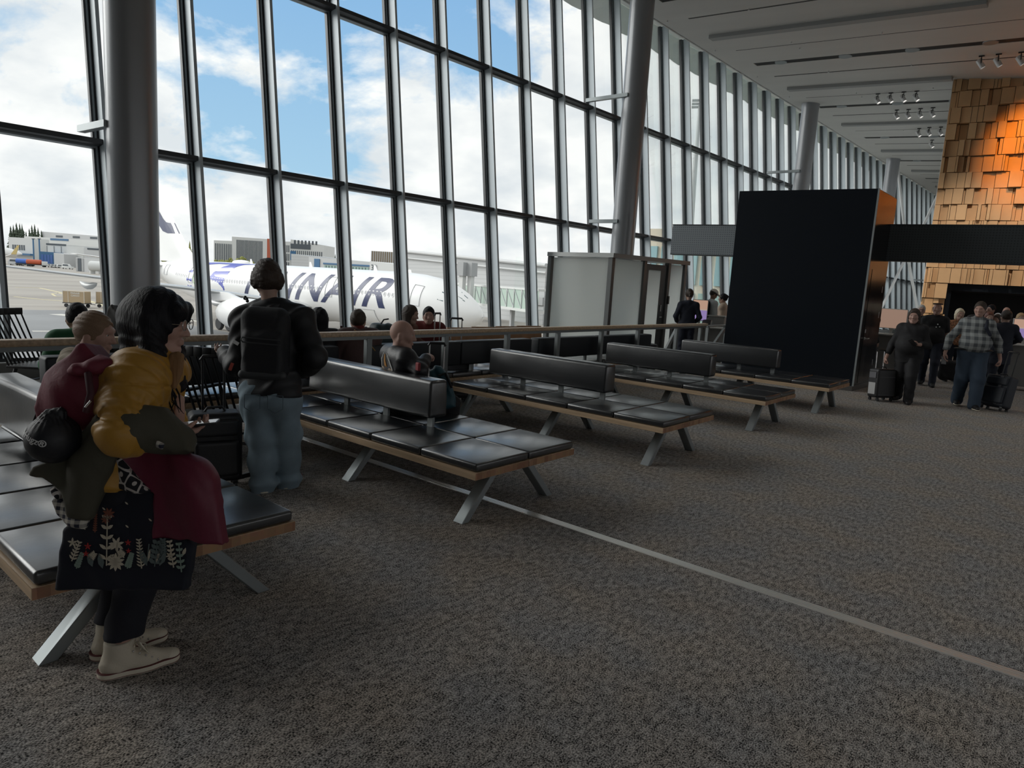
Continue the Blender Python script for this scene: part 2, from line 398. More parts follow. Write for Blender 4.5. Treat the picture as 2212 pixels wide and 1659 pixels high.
# single sided benches facing the windows, behind the rail
def long_bench(y0, y1, b0, pads, label):
    r = empty('window_bench', (-6.1, y0, 0))
    LY = y1-y0; nC = max(2, int(round(LY/.58)))
    b = MB(); b.ab((-.86, 0, .352), (0.02, LY, .402)); b.build('wood_slab', M_wood, r, .002, 1)
    w = LY/nC
    for i in range(nC):
        b = MB(); b.ab((-.84, i*w+.004, .404), (.01, (i+1)*w-.004, .462)); b.build('cushion', M_leather, r, .016, 3)
    b0 -= y0; pw = (LY-b0)/pads
    for i in range(pads):
        b = MB(); b.ab((-.22, b0+i*pw+.002, .55), (-.04, b0+(i+1)*pw-.002, .86)); b.build('backrest', M_leather_m, r, .025, 3)
        for t in (.2, .8):
            b = MB(); b.ab((-.145, b0+(i+t)*pw-.03, .40), (-.115, b0+(i+t)*pw+.03, .58)); b.build('backrest_post', M_steel, r)
    for t in (.1, .5, .9):
        for x, x2 in ((-.78, -.55), (-.06, -.3)):
            b = MB(); yy = LY*t; b.hexa([(x-.035, yy-.045, 0), (x+.035, yy-.045, 0), (x+.035, yy+.045, 0), (x-.035, yy+.045, 0)], [(x2-.035, yy-.045, .352), (x2+.035, yy-.045, .352), (x2+.035, yy+.045, .352), (x2-.035, yy+.045, .352)])
            b.build('leg', M_alu, r, .004, 1)
    tag(r, label, 'bench', 'single sided benches behind the rail')
long_bench(1.72, 4.46, 1.72, 1, 'black bench behind the rail that the person in green sits on')
long_bench(4.50, 7.82, 4.88, 2, 'black bench behind the rail, behind the bald person')
long_bench(7.98, 11.4, 7.98, 2, 'black bench behind the rail in front of the frosted glass cabin')
# ------------------------------------------------------------------ oak topped rail
def railp(y, z): return np.array([-5.70-.033*y, y, z])
r = empty('handrail', railp(4, 0))
def loc(p): return np.array(p)-railp(4, 0)
b = MB(); b.bar(loc(railp(-3, 1.022)), loc(railp(13.72, 1.022)), .10, .05); b.build('oak_top', M_wood, r, .008, 2)
b = MB(); b.bar(loc(railp(-3, .978)), loc(railp(13.7, .978)), .05, .036); b.build('under_rail', M_steel, r)
for y in (-1.4, -.2, 1.0, 2.2, 3.4, 4.61, 5.80, 7.0, 8.2, 9.45, 10.7, 12.3, 13.45):
    b = MB(); b.bar(loc(railp(y, 0)), loc(railp(y, .975)), .07, .06, (1, 0, 0)); b.ab(loc(railp(y, 0))-[.06, .06, 0], loc(railp(y, 0))+[.06, .06, .008]); b.build('post', M_steel, r, .004, 1)
tag(r, 'long oak topped handrail on grey steel posts running along the benches', 'railing')
r = empty('barrier', railp(14.4, 0)); rr = railp(14.4, 0)
b = MB(); b.bar((0.01, -.62, .985), (-.06, 0.62, .985), .06, .03); b.build('top_bar', M_alu, r)
for yy, xx in ((-.55, .01), (.58, -.055)):
    b = MB(); b.bar((xx, yy, 0), (xx, yy, .97), .06, .06, (1, 0, 0)); b.build('post', M_steel, r)
b = MB(); b.bar((0.0, -.45, .35), (-.05, .52, .93), .05, .09); b.build('brace', M_steel, r)
tag(r, 'short steel barrier with a diagonal brace between the handrail and the black box', 'barrier')
r = empty('barrier', railp(12.3, 0))
b = MB(); b.bar((-.02, .02, .93), (-.55, .55, .3), .05, .08); b.build('brace', M_steel, r); b = MB(); b.bar((-.55, .55, 0), (-.55, .55, .4), .06, .06, (1, 0, 0)); b.build('post', M_steel, r)
tag(r, 'diagonal steel brace behind the handrail beside the frosted cabin', 'barrier')
# ------------------------------------------------------------------ spindle back rocking chairs
def rocker():
    r = empty('rocking_chair')     # faces +x
    sp = MB()
    b = MB(); b.ab((-.24, -.27, .425), (.27, .27, .455)); b.build('seat', M_black, r, .012, 2)
    b = MB(); P = []
    bx = lambda z: -.24-(z-.45)*.36
    for t in np.linspace(-1, 1, 9): P.append((bx(1.0)-.06*(1-t*t), t*.29, 1.0))
    for a, c in zip(P[:-1], P[1:]): b.bar(a, c, .028, .075)
    b.build('top_rail', M_black, r, .006, 2)
    for i in range(9):
        t = -1+i*.25
        b = MB(); b.tube([(-.22-.02*(1-t*t), t*.25, .45), (bx(.99)-.06*(1-t*t), t*.265, .985)], [.0105, .008], 8); b.build('spindle', M_black, r, smooth=40)
    for y in (-1, 1):
        b = MB(); b.tube([(-.17, y*.21, .43), (-.25, y*.27, .07)], [.02, .016], 10); b.build('leg', M_black, r, smooth=40)
        b = MB(); b.tube([(.2, y*.22, .43), (.24, y*.27, .06)], [.02, .016], 10); b.build('leg', M_black, r, smooth=40)
        b = MB(); Q = [(x, y*.27, .02+.16*x*x) for x in np.linspace(-.5, .42, 12)]
        for a, c in zip(Q[:-1], Q[1:]): b.bar(a, c, .03, .035)
        b.build('rocker', M_black, r)
        b = MB(); b.bar((-.34, y*.285, .66), (.22, y*.3, .64), .045, .022); b.tube([(.15, y*.26, .45), (.17, y*.298, .64)], .012, 8); b.build('armrest', M_black, r)
    b = MB(); b.tube([(.21, -.24, .22), (.21, .24, .22)], .011, 8); b.build('stretcher', M_black, r, smooth=40)
    b = MB(); b.tube([(-.21, -.24, .25), (-.21, .24, .25)], .011, 8); b.build('stretcher', M_black, r, smooth=40)
    return r
rk = rocker(); rk.location = (-8.75, 2.45, 0); rk.rotation_euler = (0, 0, math.radians(40))
tag(rk, 'black spindle back rocking chair by the window at the far left', 'rocking chair', 'black rocking chairs')
r2 = copy_tree(rk); r2.location = (-5.27, 2.85, 0); r2.rotation_euler = (0, 0, math.radians(120))
tag(r2, 'black spindle back rocking chair behind the black suitcase', 'rocking chair', 'black rocking chairs')
# ------------------------------------------------------------------ oak armchairs with reserved signs
def armchair():
    r = empty('armchair')          # faces +x
    b = MB(); b.ab((-.25, -.26, .40), (.26, .26, .45)); b.build('seat', M_oak_dk, r, .01)
    b = MB(); b.hexa([(-.27, -.28, .66), (-.235, -.28, .66), (-.235, .28, .66), (-.27, .28, .66)], [(-.31, -.28, .9), (-.285, -.28, .9), (-.285, .28, .9), (-.31, .28, .9)]); b.build('backrest', M_oak_dk, r, .006)
    for y in (-1, 1):
        for x in (-.26, .26):
            b = MB(); b.bar((x, y*.29, 0), (x*.97, y*.29, .64 if x > 0 else .68), .04, .04, (1, 0, 0)); b.build('leg', M_oak_dk, r, .004, 1)
        b = MB(); b.bar((-.3, y*.29, .655), (.3, y*.29, .645), .05, .028); b.build('armrest', M_oak_dk, r, .004, 1)
        b = MB(); b.bar((-.25, y*.285, .37), (.25, y*.285, .37), .025, .05); b.build('side_rail', M_oak_dk, r)
    return r
ac = armchair()
M_navy = mat('navy_sign', (.012, .016, .04), .4)
sg = MB()
for i, x in enumerate((1021, 1072, 1122, 1166)):
    o = ac if i == 0 else copy_tree(ac)
    D = (10.6, 11.1, 11.6, 12.1)[i]
    p = px(x, 697, D); o.location = (p[0], p[1], 0); o.rotation_euler = (0, 0, math.radians(-12))
    o.name = 'armchair'
    tag(o, ['oak armchair with two navy signs, first from the left behind the handrail', 'oak armchair with two navy signs, second from the left behind the handrail', 'oak armchair with two navy signs, third from the left behind the handrail', 'oak armchair with two navy signs, nearest the frosted cabin'][i], 'armchair', 'oak armchairs with navy signs')
    for j in (-1, 1):
        b = MB(); b.hexa([(-.255, j*.12-.07, .72), (-.251, j*.12-.07, .72), (-.251, j*.12+.07, .72), (-.255, j*.12+.07, .72)], [(-.281, j*.12-.07, .87), (-.277, j*.12-.07, .87), (-.277, j*.12+.07, .87), (-.281, j*.12+.07, .87)])
        s_ = b.build('sign', M_navy, o)
        b = MB(); b.bar((-.258, j*.12-.02, .77), (-.266, j*.12+.012, .83), .004, .02, (1, 0, 0)); b.build('white_mark', M_white, s_)
# ------------------------------------------------------------------ brown sling chairs
def sling():
    r = empty('sling_chair')
    for y in (-1, 1):
        b = MB(); b.tube([(-.32, y*.33, .93), (-.22, y*.31, .40)], .017, 8); b.build('back_post', M_brown, r, smooth=40)
        b = MB(); b.tube([(-.22, y*.31, .40), (.28, y*.3, 0)], .017, 8); b.build('leg', M_oak_dk, r, smooth=40)
        b = MB(); b.tube([(-.26, y*.29, 0), (.26, y*.31, .42)], .017, 8); b.build('leg', M_oak_dk, r, smooth=40)
    b = MB(); P = [(-.31-.03*(1-t*t), t*.33, .91-.035*(1-t*t)) for t in np.linspace(-1, 1, 9)]
    for a, c in zip(P[:-1], P[1:]):
        a = np.array(a); c = np.array(c); b.hexa([a+(.03, 0, -.2), c+(.03, 0, -.2), c+(.038, 0, -.2), a+(.038, 0, -.2)], [a, c, c+(.008, 0, 0), a+(.008, 0, 0)])
    b.build('sling_back', M_brown, r, smooth=40)
    b = MB(); P = [(x, .40-.06*math.sin(PI*(x+.25)/.5)) for x in np.linspace(-.25, .26, 7)]
    for (x0, z0), (x1, z1) in zip(P[:-1], P[1:]): b.hexa([(x0, -.3, z0), (x1, -.3, z1), (x1, .3, z1), (x0, .3, z0)], [(x0, -.3, z0+.01), (x1, -.3, z1+.01), (x1, .3, z1+.01), (x0, .3, z0+.01)])
    b.build('sling_seat', M_brown, r, smooth=40)
    return r
sl = sling()
p = px(732, 716, 9.6); sl.location = (p[0], p[1], 0); sl.rotation_euler = (0, 0, math.radians(150))
tag(sl, 'brown leather sling chair left of the person in the mauve coat', 'chair', 'brown sling chairs')
s2 = copy_tree(sl); p = px(806, 716, 9.6); s2.location = (p[0], p[1], 0); s2.rotation_euler = (0, 0, math.radians(118))
tag(s2, 'brown leather sling chair right of the person in the mauve coat', 'chair', 'brown sling chairs')
b = MB(); b.lathe([(.26, .54), (.27, .55), (.27, .57), (.0, .572)], (0, 0, 0), 28); 
t = empty('side_table'); b.build('table_top', mat('pale_table', (.6, .52, .42), .4), t, smooth=40); b = MB(); b.tube([(0, 0, .02), (0, 0, .55)], .025, 12); b.lathe([(.18, 0), (.18, .015), (.03, .03)], (0, 0, 0), 24); b.build('pedestal', M_oak_dk, t, smooth=40)
p = px(722, 742, 8.6); t.location = (p[0], p[1], 0); tag(t, 'small round pale side table beside the mauve coat', 'table')
# ------------------------------------------------------------------ ceiling lamps, spotlights, sprinklers
def ceil_px(x, y, dz=0.0):
    d = RC.T @ np.array([x-1106, y-829.5, FPX]); o = np.array([0, 0, HC])
    # plane z = zceil(n)
    k0 = zceil(0)+dz; t = (k0+.072*(nF@o)-o[2])/(d[2]-.072*(nF@d)); return o+d*t
M_can = mat('spot_can', (.62, .62, .62), .35, .3)
nl = 0
dl_me = MB(); dl_me.lathe([(.15, 0), (.15, .04), (.0, .045)], (0, 0, 0), 24); dlm = dl_me.mesh('lens', smooth=40)
rg = MB(); rg.lathe([(.15, -.012), (.18, -.012), (.185, .02), (.15, .02)], (0, 0, 0), 24); rgm = rg.mesh('rim', smooth=40)
ORD = 'first second third fourth fifth sixth seventh eighth'.split()
for i, s in enumerate(slots):
    if s < 3 or s > 60: continue
    for j, n in enumerate((9.5, 7.55, 5.75, 3.9, 2.0)):
        if s > 25.5 and n < 5.6: continue
        r = empty('downlight', cpt(s, n, -.004))
        o = link('lamp_lens', dlm, (M_lamp if (i+j) % 2 else M_lampoff) if not dlm.materials else None, r)
        o.material_slots[0].link = 'OBJECT'; o.material_slots[0].material = M_lamp if (i+j) % 2 else M_lampoff
        link('rim', rgm, M_alu if not rgm.materials else None, r)
        which = 'nearest the camera' if s < S0-1 else ORD[max(0, int(round((s-S0)/SLOT)))]+' from the camera'
        tag(r, 'round ceiling lamp, %s from the windows in the slot %s' % (ORD[j], which), 'lamp', 'recessed lamps in the ceiling slots')
def spot(p, aim, label):
    r = empty('track_spotlight', p)
    d = unit(np.array(aim)-np.array(p)); c = np.array([0, 0, -.22])
    b = MB(); b.ab((-.07, -.02, -.03), (.07, .02, .0)); b.tube([(0, 0, -.03), (0, 0, -.12)], .012, 8); b.build('mount', M_black_pl, r)
    a = unit(np.cross(d, (0, 0, 1))); u = np.cross(a, d); R = np.array([a, u, d]).T
    b = MB(); b.lathe([(.062, -.13), (.07, -.12), (.07, .13), (.064, .13), (.06, .1)], c, 20, R); b.build('can', M_can, r, smooth=40)
    b = MB(); b.lathe([(.055, .1), (.055, .105)], c, 20, R); b.build('lens', M_lampoff, r)
    b = MB(); b.bar(c+a*.075, c+a*.075+np.array([0, 0, .13]), .012, .02); b.bar(c-a*.075, c-a*.075+np.array([0, 0, .13]), .012, .02); b.bar(c+a*.08+np.array([0, 0, .12]), c-a*.08+np.array([0, 0, .12]), .012, .02); b.build('yoke', M_black_pl, r)
    tag(r, label, 'spotlight', 'silver spotlights hanging on ceiling tracks')
rows = [('nearest track', [(2121, 120), (2158, 116), (2207, 112)]), ('second track', [(1897, 202), (1925, 200), (1953, 198), (1981, 196)]), ('third track', [(1938, 237), (1963, 236), (1989, 234), (2016, 232)]), ('fourth track', [(1986, 277), (2008, 275), (2033, 274)]), ('fifth track', [(2014, 302)])]
for nm, ps in rows:
    for k, q in enumerate(ps):
        p = ceil_px(*q)
        spot(p, (p[0]+2.2, p[1]-.4+(0 if nm != 'nearest track' else .9), p[2]-3.4), 'silver can spotlight, %s from the left on the %s' % (ORD[k], nm))
# sprinklers and detectors
spm = MB(); spm.tube([(0, 0, 0), (0, 0, -.05)], .012, 8); spm.lathe([(.03, -.055), (.03, -.05)], (0, 0, 0), 12); spme = spm.mesh('sprinkler', smooth=40); spme.materials.append(M_can)
for k, q in enumerate([(1442, 44), (1545, 108), (1636, 165), (1618, 18), (1728, 103), (1906, 69), (1710, 90), (1790, 153), (1969, 139), (1850, 200), (2016, 189), (1705, 208), (1862, 208), (1952, 280)]):
    o = link('sprinkler', spme); o.location = ceil_px(*q); tag(o, 'tiny white sprinkler head under the grey ceiling', 'sprinkler', 'sprinkler heads dotted over the ceiling')
# ------------------------------------------------------------------ tall black box, gate header panels
M_box = mat('black_laminate', (.006, .009, .014), .32, spec=.4)
M_boxs = mat('glossy_black_side', (.012, .012, .013), .16, spec=.6)
M_kick = mat('kick_plate', (.14, .135, .13), .35, .4)
ga = math.radians(-97.66); gL = np.array([math.sin(ga), math.cos(ga), 0]); gB = np.array([-gL[1], gL[0], 0])   # gL: leftwards along the gate; gB
if gB[1] < 0: gB = -gB
BR = np.array([-3.24, 13.99, 0]); BL = np.array([-5.70, 13.66, 0]); back = np.array([.02, 1.42, 0])
r = empty('black_cabin', BR)
zt = 3.735
def P(p, z): q = np.array(p)-BR; return np.array([q[0], q[1], z])
b = MB(); b.hexa([P(BR, .1), P(BL, .1), P(BL+back, .1), P(BR+back, .1)], [P(BR, zt), P(BL, zt), P(BL+back, zt), P(BR+back, zt)]); b.build('carcass', [M_box], r)
b = MB(); i_ = np.array([.008, 0, 0]); b.hexa([P(BR+i_+(0, .05, 0), .12), P(BR+i_*2+(0, .05, 0), .12), P(BR+back+i_*2-(0, .04, 0), .12), P(BR+back+i_-(0, .04, 0), .12)], [P(BR+i_+(0, .05, 0), zt-.02), P(BR+i_*2+(0, .05, 0), zt-.02), P(BR+back+i_*2-(0, .04, 0), zt-.02), P(BR+back+i_-(0, .04, 0), zt-.02)]); sd_ = b.build('side_panel', M_boxs, r)
b = MB(); b.bar(P(BR, .1)+(.012, -.012, 0), P(BR, zt)+(.012, -.012, 0), .03, .03); b.build('edge_trim', M_alu, r)
b = MB(); b.hexa([P(BR, 0), P(BL, 0), P(BL+back, 0), P(BR+back, 0)], [P(BR, .1), P(BL, .1), P(BL+back, .1), P(BR+back, .1)]); b.build('plinth', M_kick, r)
d_ = empty('door', (0, 0, 0)); 
b = MB(); b.hexa([P(BR+i_*2+(0, .25, 0), .14), P(BR+i_*3+(0, .25, 0), .14), P(BR+i_*3+(0, 1.2, 0), .14), P(BR+i_*2+(0, 1.2, 0), .14)], [P(BR+i_*2+(0, .25, 0), 2.3), P(BR+i_*3+(0, .25, 0), 2.3), P(BR+i_*3+(0, 1.2, 0), 2.3), P(BR+i_*2+(0, 1.2, 0), 2.3)])
bpy.data.objects.remove(d_); d_ = b.build('door', M_boxs, r)
b = MB(); q = P(BR+i_*3+(0, .33, 0), 1.0); b.tube([q, q+(.05, 0, 0), q+(.05, .13, 0)], .01, 8); b.lathe([(.025, 0), (.025, .01)], q, 14, rotm('Y', PI/2)); b.build('door_handle', M_can, d_, smooth=40)
b = MB(); q = P(BR+i_*3+(0, .33, 0), 1.14); b.box(q, (.01, .05, .07)); b.build('lock_plate', M_can, d_)
for z in (.5, 1.45, 1.95):
    b = MB(); b.box(P(BR+i_*3+(0, 1.2, 0), z), (.02, .03, .12)); b.build('hinge', M_can, d_)
tag(r, 'tall black box cabin with a side door, standing between the benches and the gate', 'cabin')
def mat_perf(name, col, dark):
    m = bpy.data.materials.new(name); N, L = nt(m); b = N['Principled BSDF']; b.inputs['Roughness'].default_value = .55
    tc = N.new('ShaderNodeTexCoord'); sp = N.new('ShaderNodeSeparateXYZ'); L.new(tc.outputs['Object'], sp.inputs[0])
    def fr(o):
        a = N.new('ShaderNodeMath'); a.operation = 'MULTIPLY'; a.inputs[1].default_value = 21; L.new(o, a.inputs[0]); f_ = N.new('ShaderNodeMath'); f_.operation = 'FRACT'; L.new(a.outputs[0], f_.inputs[0]); s = N.new('ShaderNodeMath'); s.operation = 'SUBTRACT'; s.inputs[1].default_value = .5; L.new(f_.outputs[0], s.inputs[0]); q = N.new('ShaderNodeMath'); q.operation = 'POWER'; q.inputs[1].default_value = 2; L.new(s.outputs[0], q.inputs[0]); return q.outputs[0]
    ad = N.new('ShaderNodeMath'); ad.operation = 'ADD'; L.new(fr(sp.outputs[0]), ad.inputs[0]); L.new(fr(sp.outputs[2]), ad.inputs[1])
    lt = N.new('ShaderNodeMath'); lt.operation = 'LESS_THAN'; lt.inputs[1].default_value = .05; L.new(ad.outputs[0], lt.inputs[0])
    mx = N.new('ShaderNodeMix'); mx.data_type = 'RGBA'; mx.inputs[6].default_value = (*col, 1); mx.inputs[7].default_value = (*dark, 1); L.new(lt.outputs[0], mx.inputs[0]); L.new(mx.outputs[2], b.inputs['Base Color'])
    return m
M_perf = mat_perf('perforated_panel_window_lit', (.22, .25, .27), (.1, .11, .14)); M_perfd = mat_perf('perforated_panel_dark', (.045, .055, .06), (.02, .024, .028))  # left panel's paler grey has the light from the windows put into its colour
def header(x0, x1, yl0, yl1, m, label):   # vertical slab through the gate plane
    pl = BR+gB*1.25
    def on(x, y):
        d = RC.T @ np.array([x-1106, y-829.5, FPX]); o = np.array([0, 0, HC]); t = (gB@pl-gB@o)/(gB@d); return o+d*t
    A = on(x0, yl0); B_ = on(x1, yl0); Cc = on(x0, yl1)
    r_ = empty('header_panel', ((A[0]+B_[0])/2, (A[1]+B_[1])/2, Cc[2])); r_.rotation_euler = (0, 0, math.atan2(-gL[1], -gL[0]))
    Lh = np.linalg.norm((B_-A)[:2])/2; hh = A[2]-Cc[2]
    b = MB(); b.ab((-Lh, -.11, 0), (Lh, .11, hh)); b.build('perforated_face', m, r_, .004, 1)
    b = MB(); b.ab((-Lh, -.12, hh), (Lh, .12, hh+.015)); b.ab((-Lh, -.12, -.015), (Lh, .12, 0)); b.build('edge_trim', M_frame, r_)
    tag(r_, label, 'panel'); return r_, Lh
header(1457, 1640, 487, 549, M_perf, 'perforated panel high up left of the black box, window light painted in')
hp, Lh = header(1900, 2480, 487, 562, M_perfd, 'dark grey perforated panel spanning from the black box to the right')
b = MB(); b.ab((Lh-.1, -.15, -2.45), (Lh+.1, .15, .0)); b.build('support_post', M_box, hp)
# ------------------------------------------------------------------ tile clad block with a dark opening
M_tile = mat('clay_tile', (.56, .36, .19), .6, var=.10, vscale=1.2)
OW = np.array([-4.30, 26.05, 0]); gR = -gL
zo = lambda t: zceil(nF@(OW+gR*t))
o = empty('tile_wall', OW); o.rotation_euler = (0, 0, math.atan2(gR[1], gR[0])); o.name = 'wall_tiles'
tag(o, 'wall clad in rows of stepped clay coloured tiles', 'wall', kind='structure')
tb = MB(); row = .495
for k in range(19):
    z0 = k*row; x = 0.0
    while x < 17:
        w_ = float(rng.choice([.06, .09, .16, .22, .28, .34])); d_ = float(rng.choice([.0, .04, .09, .15, .2]))
        top = z0+row-.02; 
        if not (x+w_ > .78 and z0 < 2.2):
            zz = min(top, zo(x)+.1)
            if zz > z0+.05:
                dt_ = .05
                tb.hexa([(x, -d_, z0), (x+w_-.012, -d_, z0), (x+w_-.012, .1, z0), (x, .1, z0)], [(x, -d_+dt_*.6, zz), (x+w_-.012, -d_+dt_*.6, zz), (x+w_-.012, .1, zz), (x, .1, zz)])
        x += w_
tb.build('tiles', M_tile, o)
b = MB(); b.ab((-.015, -.02, 0), (0, 20, 9)); b.build('white_edge', M_white, o)
b = MB(); b.ab((0, .1, 2.25), (17.6, .4, 9.2)); b.ab((0, .1, 0), (.8, 3, 2.25)); b.ab((0, .3, 2.25), (.3, 60, 9.2)); b.ab((0, .3, 0), (.3, 60, 2.25)); b.build('core', M_box, o)
b = MB(); b.ab((.8, 2.6, 0), (17.6, 2.9, 2.4)); b.ab((.8, .3, 2.24), (17.6, 2.9, 2.4)); b.build('dark_recess', mat('recess_black', (.006, .007, .01), .7), o)
# white steel braces in front of the far windows
for k, (a, c) in enumerate((((1936, 330), (1953, 487)), ((1952, 566), (1898, 678)), ((1962, 562), (1986, 690)), ((2024, 425), (1992, 492)))):
    b = MB(); b.tube([px(*a, 36), px(*c, 36)], .07, 12); tag(b.build('steel_brace', M_white, smooth=40), ['white steel brace running down from the fourth column', 'white steel brace leaning left below the dark panel', 'white steel brace leaning right below the dark panel', 'white steel brace against the edge of the tile wall'][k], 'brace', 'white steel braces at the far windows')
# ------------------------------------------------------------------ frosted glass cabin
def mat_frost():
    m = bpy.data.materials.new('frosted_glass'); N, L = nt(m); N.clear(); out = N.new('ShaderNodeOutputMaterial')
    d = N.new('ShaderNodeBsdfDiffuse'); d.inputs[0].default_value = (.70, .72, .70, 1); t = N.new('ShaderNodeBsdfTranslucent'); t.inputs[0].default_value = (.93, .95, .93, 1); g = N.new('ShaderNodeBsdfGlossy'); g.inputs['Roughness'].default_value = .25
    a = N.new('ShaderNodeMixShader'); a.inputs[0].default_value = .72; L.new(d.outputs[0], a.inputs[1]); L.new(t.outputs[0], a.inputs[2]); c2 = N.new('ShaderNodeMixShader'); c2.inputs[0].default_value = .04; L.new(a.outputs[0], c2.inputs[1]); L.new(g.outputs[0], c2.inputs[2]); L.new(c2.outputs[0], out.inputs[0]); return m
M_frost = mat_frost()
M_cabf = mat('cabin_frame', (.12, .125, .125), .4, .5); M_cabt = mat('cabin_trim', (.3, .31, .305), .4, .5)
CC = np.array([-8.62, 13.75, 0]); CLv = np.array([-10.47, 13.87, 0]); CRv = np.array([-8.1, 16.4, 0]); CB = np.array([-9.0, 15.72, 0])
r = empty('glass_cabin', CC)
Q = lambda p, z: np.array([p[0]-CC[0], p[1]-CC[1], z])
def lerp(a, c, t): return np.array(a)*(1-t)+np.array(c)*t
b = MB(); e = .12
b.hexa([Q(CC+(.1, -.1, 0), 2.36), Q(CRv+(.1, .12, 0), 2.36), Q(CB+(-.05, .1, 0), 2.36), Q(CLv+(-.05, -.1, 0), 2.36)], [Q(CC+(.1, -.1, 0), 2.46), Q(CRv+(.1, .12, 0), 2.46), Q(CB+(-.05, .1, 0), 2.46), Q(CLv+(-.05, -.1, 0), 2.46)])
b.build('roof', M_cabt, r)
def post(p, w=.1): b = MB(); b.bar(Q(p, 0), Q(p, 2.37), w, w, (1, 0, 0)); return b.build('post', M_cabf, r, .006, 1)
for p in (CC, CLv, CRv, lerp(CC, CRv, .42), lerp(CC, CRv, .76)): post(p, .12)
def pane(name, a, c, z0, z1, m, par, th=.02):
    d = unit(np.array(c)-np.array(a)); nn = np.array([-d[1], d[0], 0])*th
    b = MB(); b.hexa([Q(a, z0)-nn, Q(c, z0)-nn, Q(c, z0)+nn, Q(a, z0)+nn], [Q(a, z1)-nn, Q(c, z1)-nn, Q(c, z1)+nn, Q(a, z1)+nn]); return b.build(name, m, par)
pane('frosted_pane', lerp(CC, CLv, .03), lerp(CC, CLv, .94), .06, 2.34, M_frost, r)
pane('frosted_pane', lerp(CC, CRv, .03), lerp(CC, CRv, .40), .06, 2.34, M_frost, r)
pane('frosted_pane', lerp(CC, CRv, .79), lerp(CC, CRv, .97), .06, 2.34, M_frost, r)
b = MB()
for t0_, t1_, z0_, z1_ in ((.45, .485, .03, 2.3), (.66, .74, .03, 2.3), (.485, .66, .03, .1), (.485, .66, 2.16, 2.3)):
    a_, c_ = lerp(CC, CRv, t0_), lerp(CC, CRv, t1_); d = unit(c_-a_); nn = np.array([-d[1], d[0], 0])*.02; b.hexa([Q(a_, z0_)-nn, Q(c_, z0_)-nn, Q(c_, z0_)+nn, Q(a_, z0_)+nn], [Q(a_, z1_)-nn, Q(c_, z1_)-nn, Q(c_, z1_)+nn, Q(a_, z1_)+nn])
dr = b.build('door', M_cabf, r)
pane('door_glass', lerp(CC, CRv, .485), lerp(CC, CRv, .66), .1, 2.16, M_frost, dr, .01)
b = MB(); q = Q(lerp(CC, CRv, .69), 1.02)+(.03, 0, 0); b.tube([q, q+(.05, 0, 0), q+(.05, -.1, 0)], .01, 8); b.build('door_handle', M_can, dr); b = MB(); b.box(q+(.005, 0, .22), (.01, .04, .16)); b.build('lock_plate', M_can, dr)
b = MB(); b.box(Q(lerp(CC, CRv, .77), 1.45)+(.07, 0, 0), (.03, .07, .2)); b.build('card_reader', M_black_pl, r)
tag(r, 'small cabin of frosted glass in grey frames by the windows', 'cabin')
b = MB(); b.add([Q(lerp(CLv, CLv+(-.75, .12, 0), t), z) for t, z in ((0, .1), (1, .1), (1, 2.3), (0, 2.3))], [(0, 1, 2, 3)])
q = MB(); q.box((0, 0, 1.2), (.8, .02, 2.2)); o = q.build('glass_screen', M_glass); o.location = (CLv[0]-.45, CLv[1]-.35, .0); tag(o, 'clear glass screen beside the frosted cabin at the windows', 'screen')
b = MB(); b.lathe([(.19, 0), (.2, .01), (.2, .62), (.19, .64), (.15, .645), (.0, .60)], (0, 0, 0), 28); o = b.build('litter_bin', M_black_pl, smooth=40); q = px(1398, 740, 13.2); o.location = (q[0], q[1], 0); tag(o, 'round black bin in front of the frosted cabin door', 'bin')
# ------------------------------------------------------------------ gate desks and screens
M_desk = mat('desk_grey', (.3, .3, .29), .5); M_deskt = mat('desk_top', (.5, .5, .48), .35)
def mat_screen(name, top, mid, low, es=.55):
    m = bpy.data.materials.new(name); N, L = nt(m); b = N['Principled BSDF']; b.inputs['Base Color'].default_value = (.02, .02, .02, 1); b.inputs['Roughness'].default_value = .2
    tc = N.new('ShaderNodeTexCoord'); sp = N.new('ShaderNodeSeparateXYZ'); L.new(tc.outputs['Generated'], sp.inputs[0]); r_ = N.new('ShaderNodeValToRGB'); r_.color_ramp.interpolation = 'CONSTANT'
    e = r_.color_ramp.elements; e[0].color = (*low, 1); e[1].position = .5; e[1].color = (*mid, 1); x = e.new(.55); x.color = (*top, 1); L.new(sp.outputs[2], r_.inputs[0]); L.new(r_.outputs[0], b.inputs['Emission Color']); b.inputs['Emission Strength'].default_value = es; return m
M_scr = mat_screen('screen_page', (.8, .5, .36), (.75, .6, .5), (.45, .33, .7)); M_scr2 = mat_screen('screen_plain', (.55, .36, .27), (.55, .36, .27), (.55, .36, .27), .5)
def monitor(p, rz, w, h, m, label):
    r_ = empty('monitor', p, rz)
    b = MB(); b.ab((-w/2, -.015, .12), (w/2, .03, .12+h)); b.build('housing', M_deskt, r_, .005, 1)
    b = MB(); b.ab((-w/2+.015, -.019, .135), (w/2-.015, -.015, .105+h)); b.build('screen', m, r_)
    b = MB(); b.ab((-.12, -.06, 0), (.12, .1, .012)); b.ab((-.03, .03, .012), (.03, .05, .2)); b.build('stand', M_deskt, r_)
    tag(r_, label, 'monitor')
def desk(p, rz, w, label, h=.98):
    r_ = empty('gate_desk', p, rz)
    b = MB(); b.ab((-w/2, -.3, h-.03), (w/2, .3, h)); b.build('worktop', M_deskt, r_, .004, 1)
    b = MB(); b.ab((-w/2+.04, .05, .08), (w/2-.04, .27, h-.03)); b.build('front_panel', M_desk, r_)
    for x in (-1, 1):
        b = MB(); b.ab((x*(w/2-.06)-.03, -.27, 0), (x*(w/2-.06)+.03, .27, h-.03)); b.build('side_panel', M_steel, r_)
    tag(r_, label, 'desk')
gz = math.atan2(gR[1], gR[0])
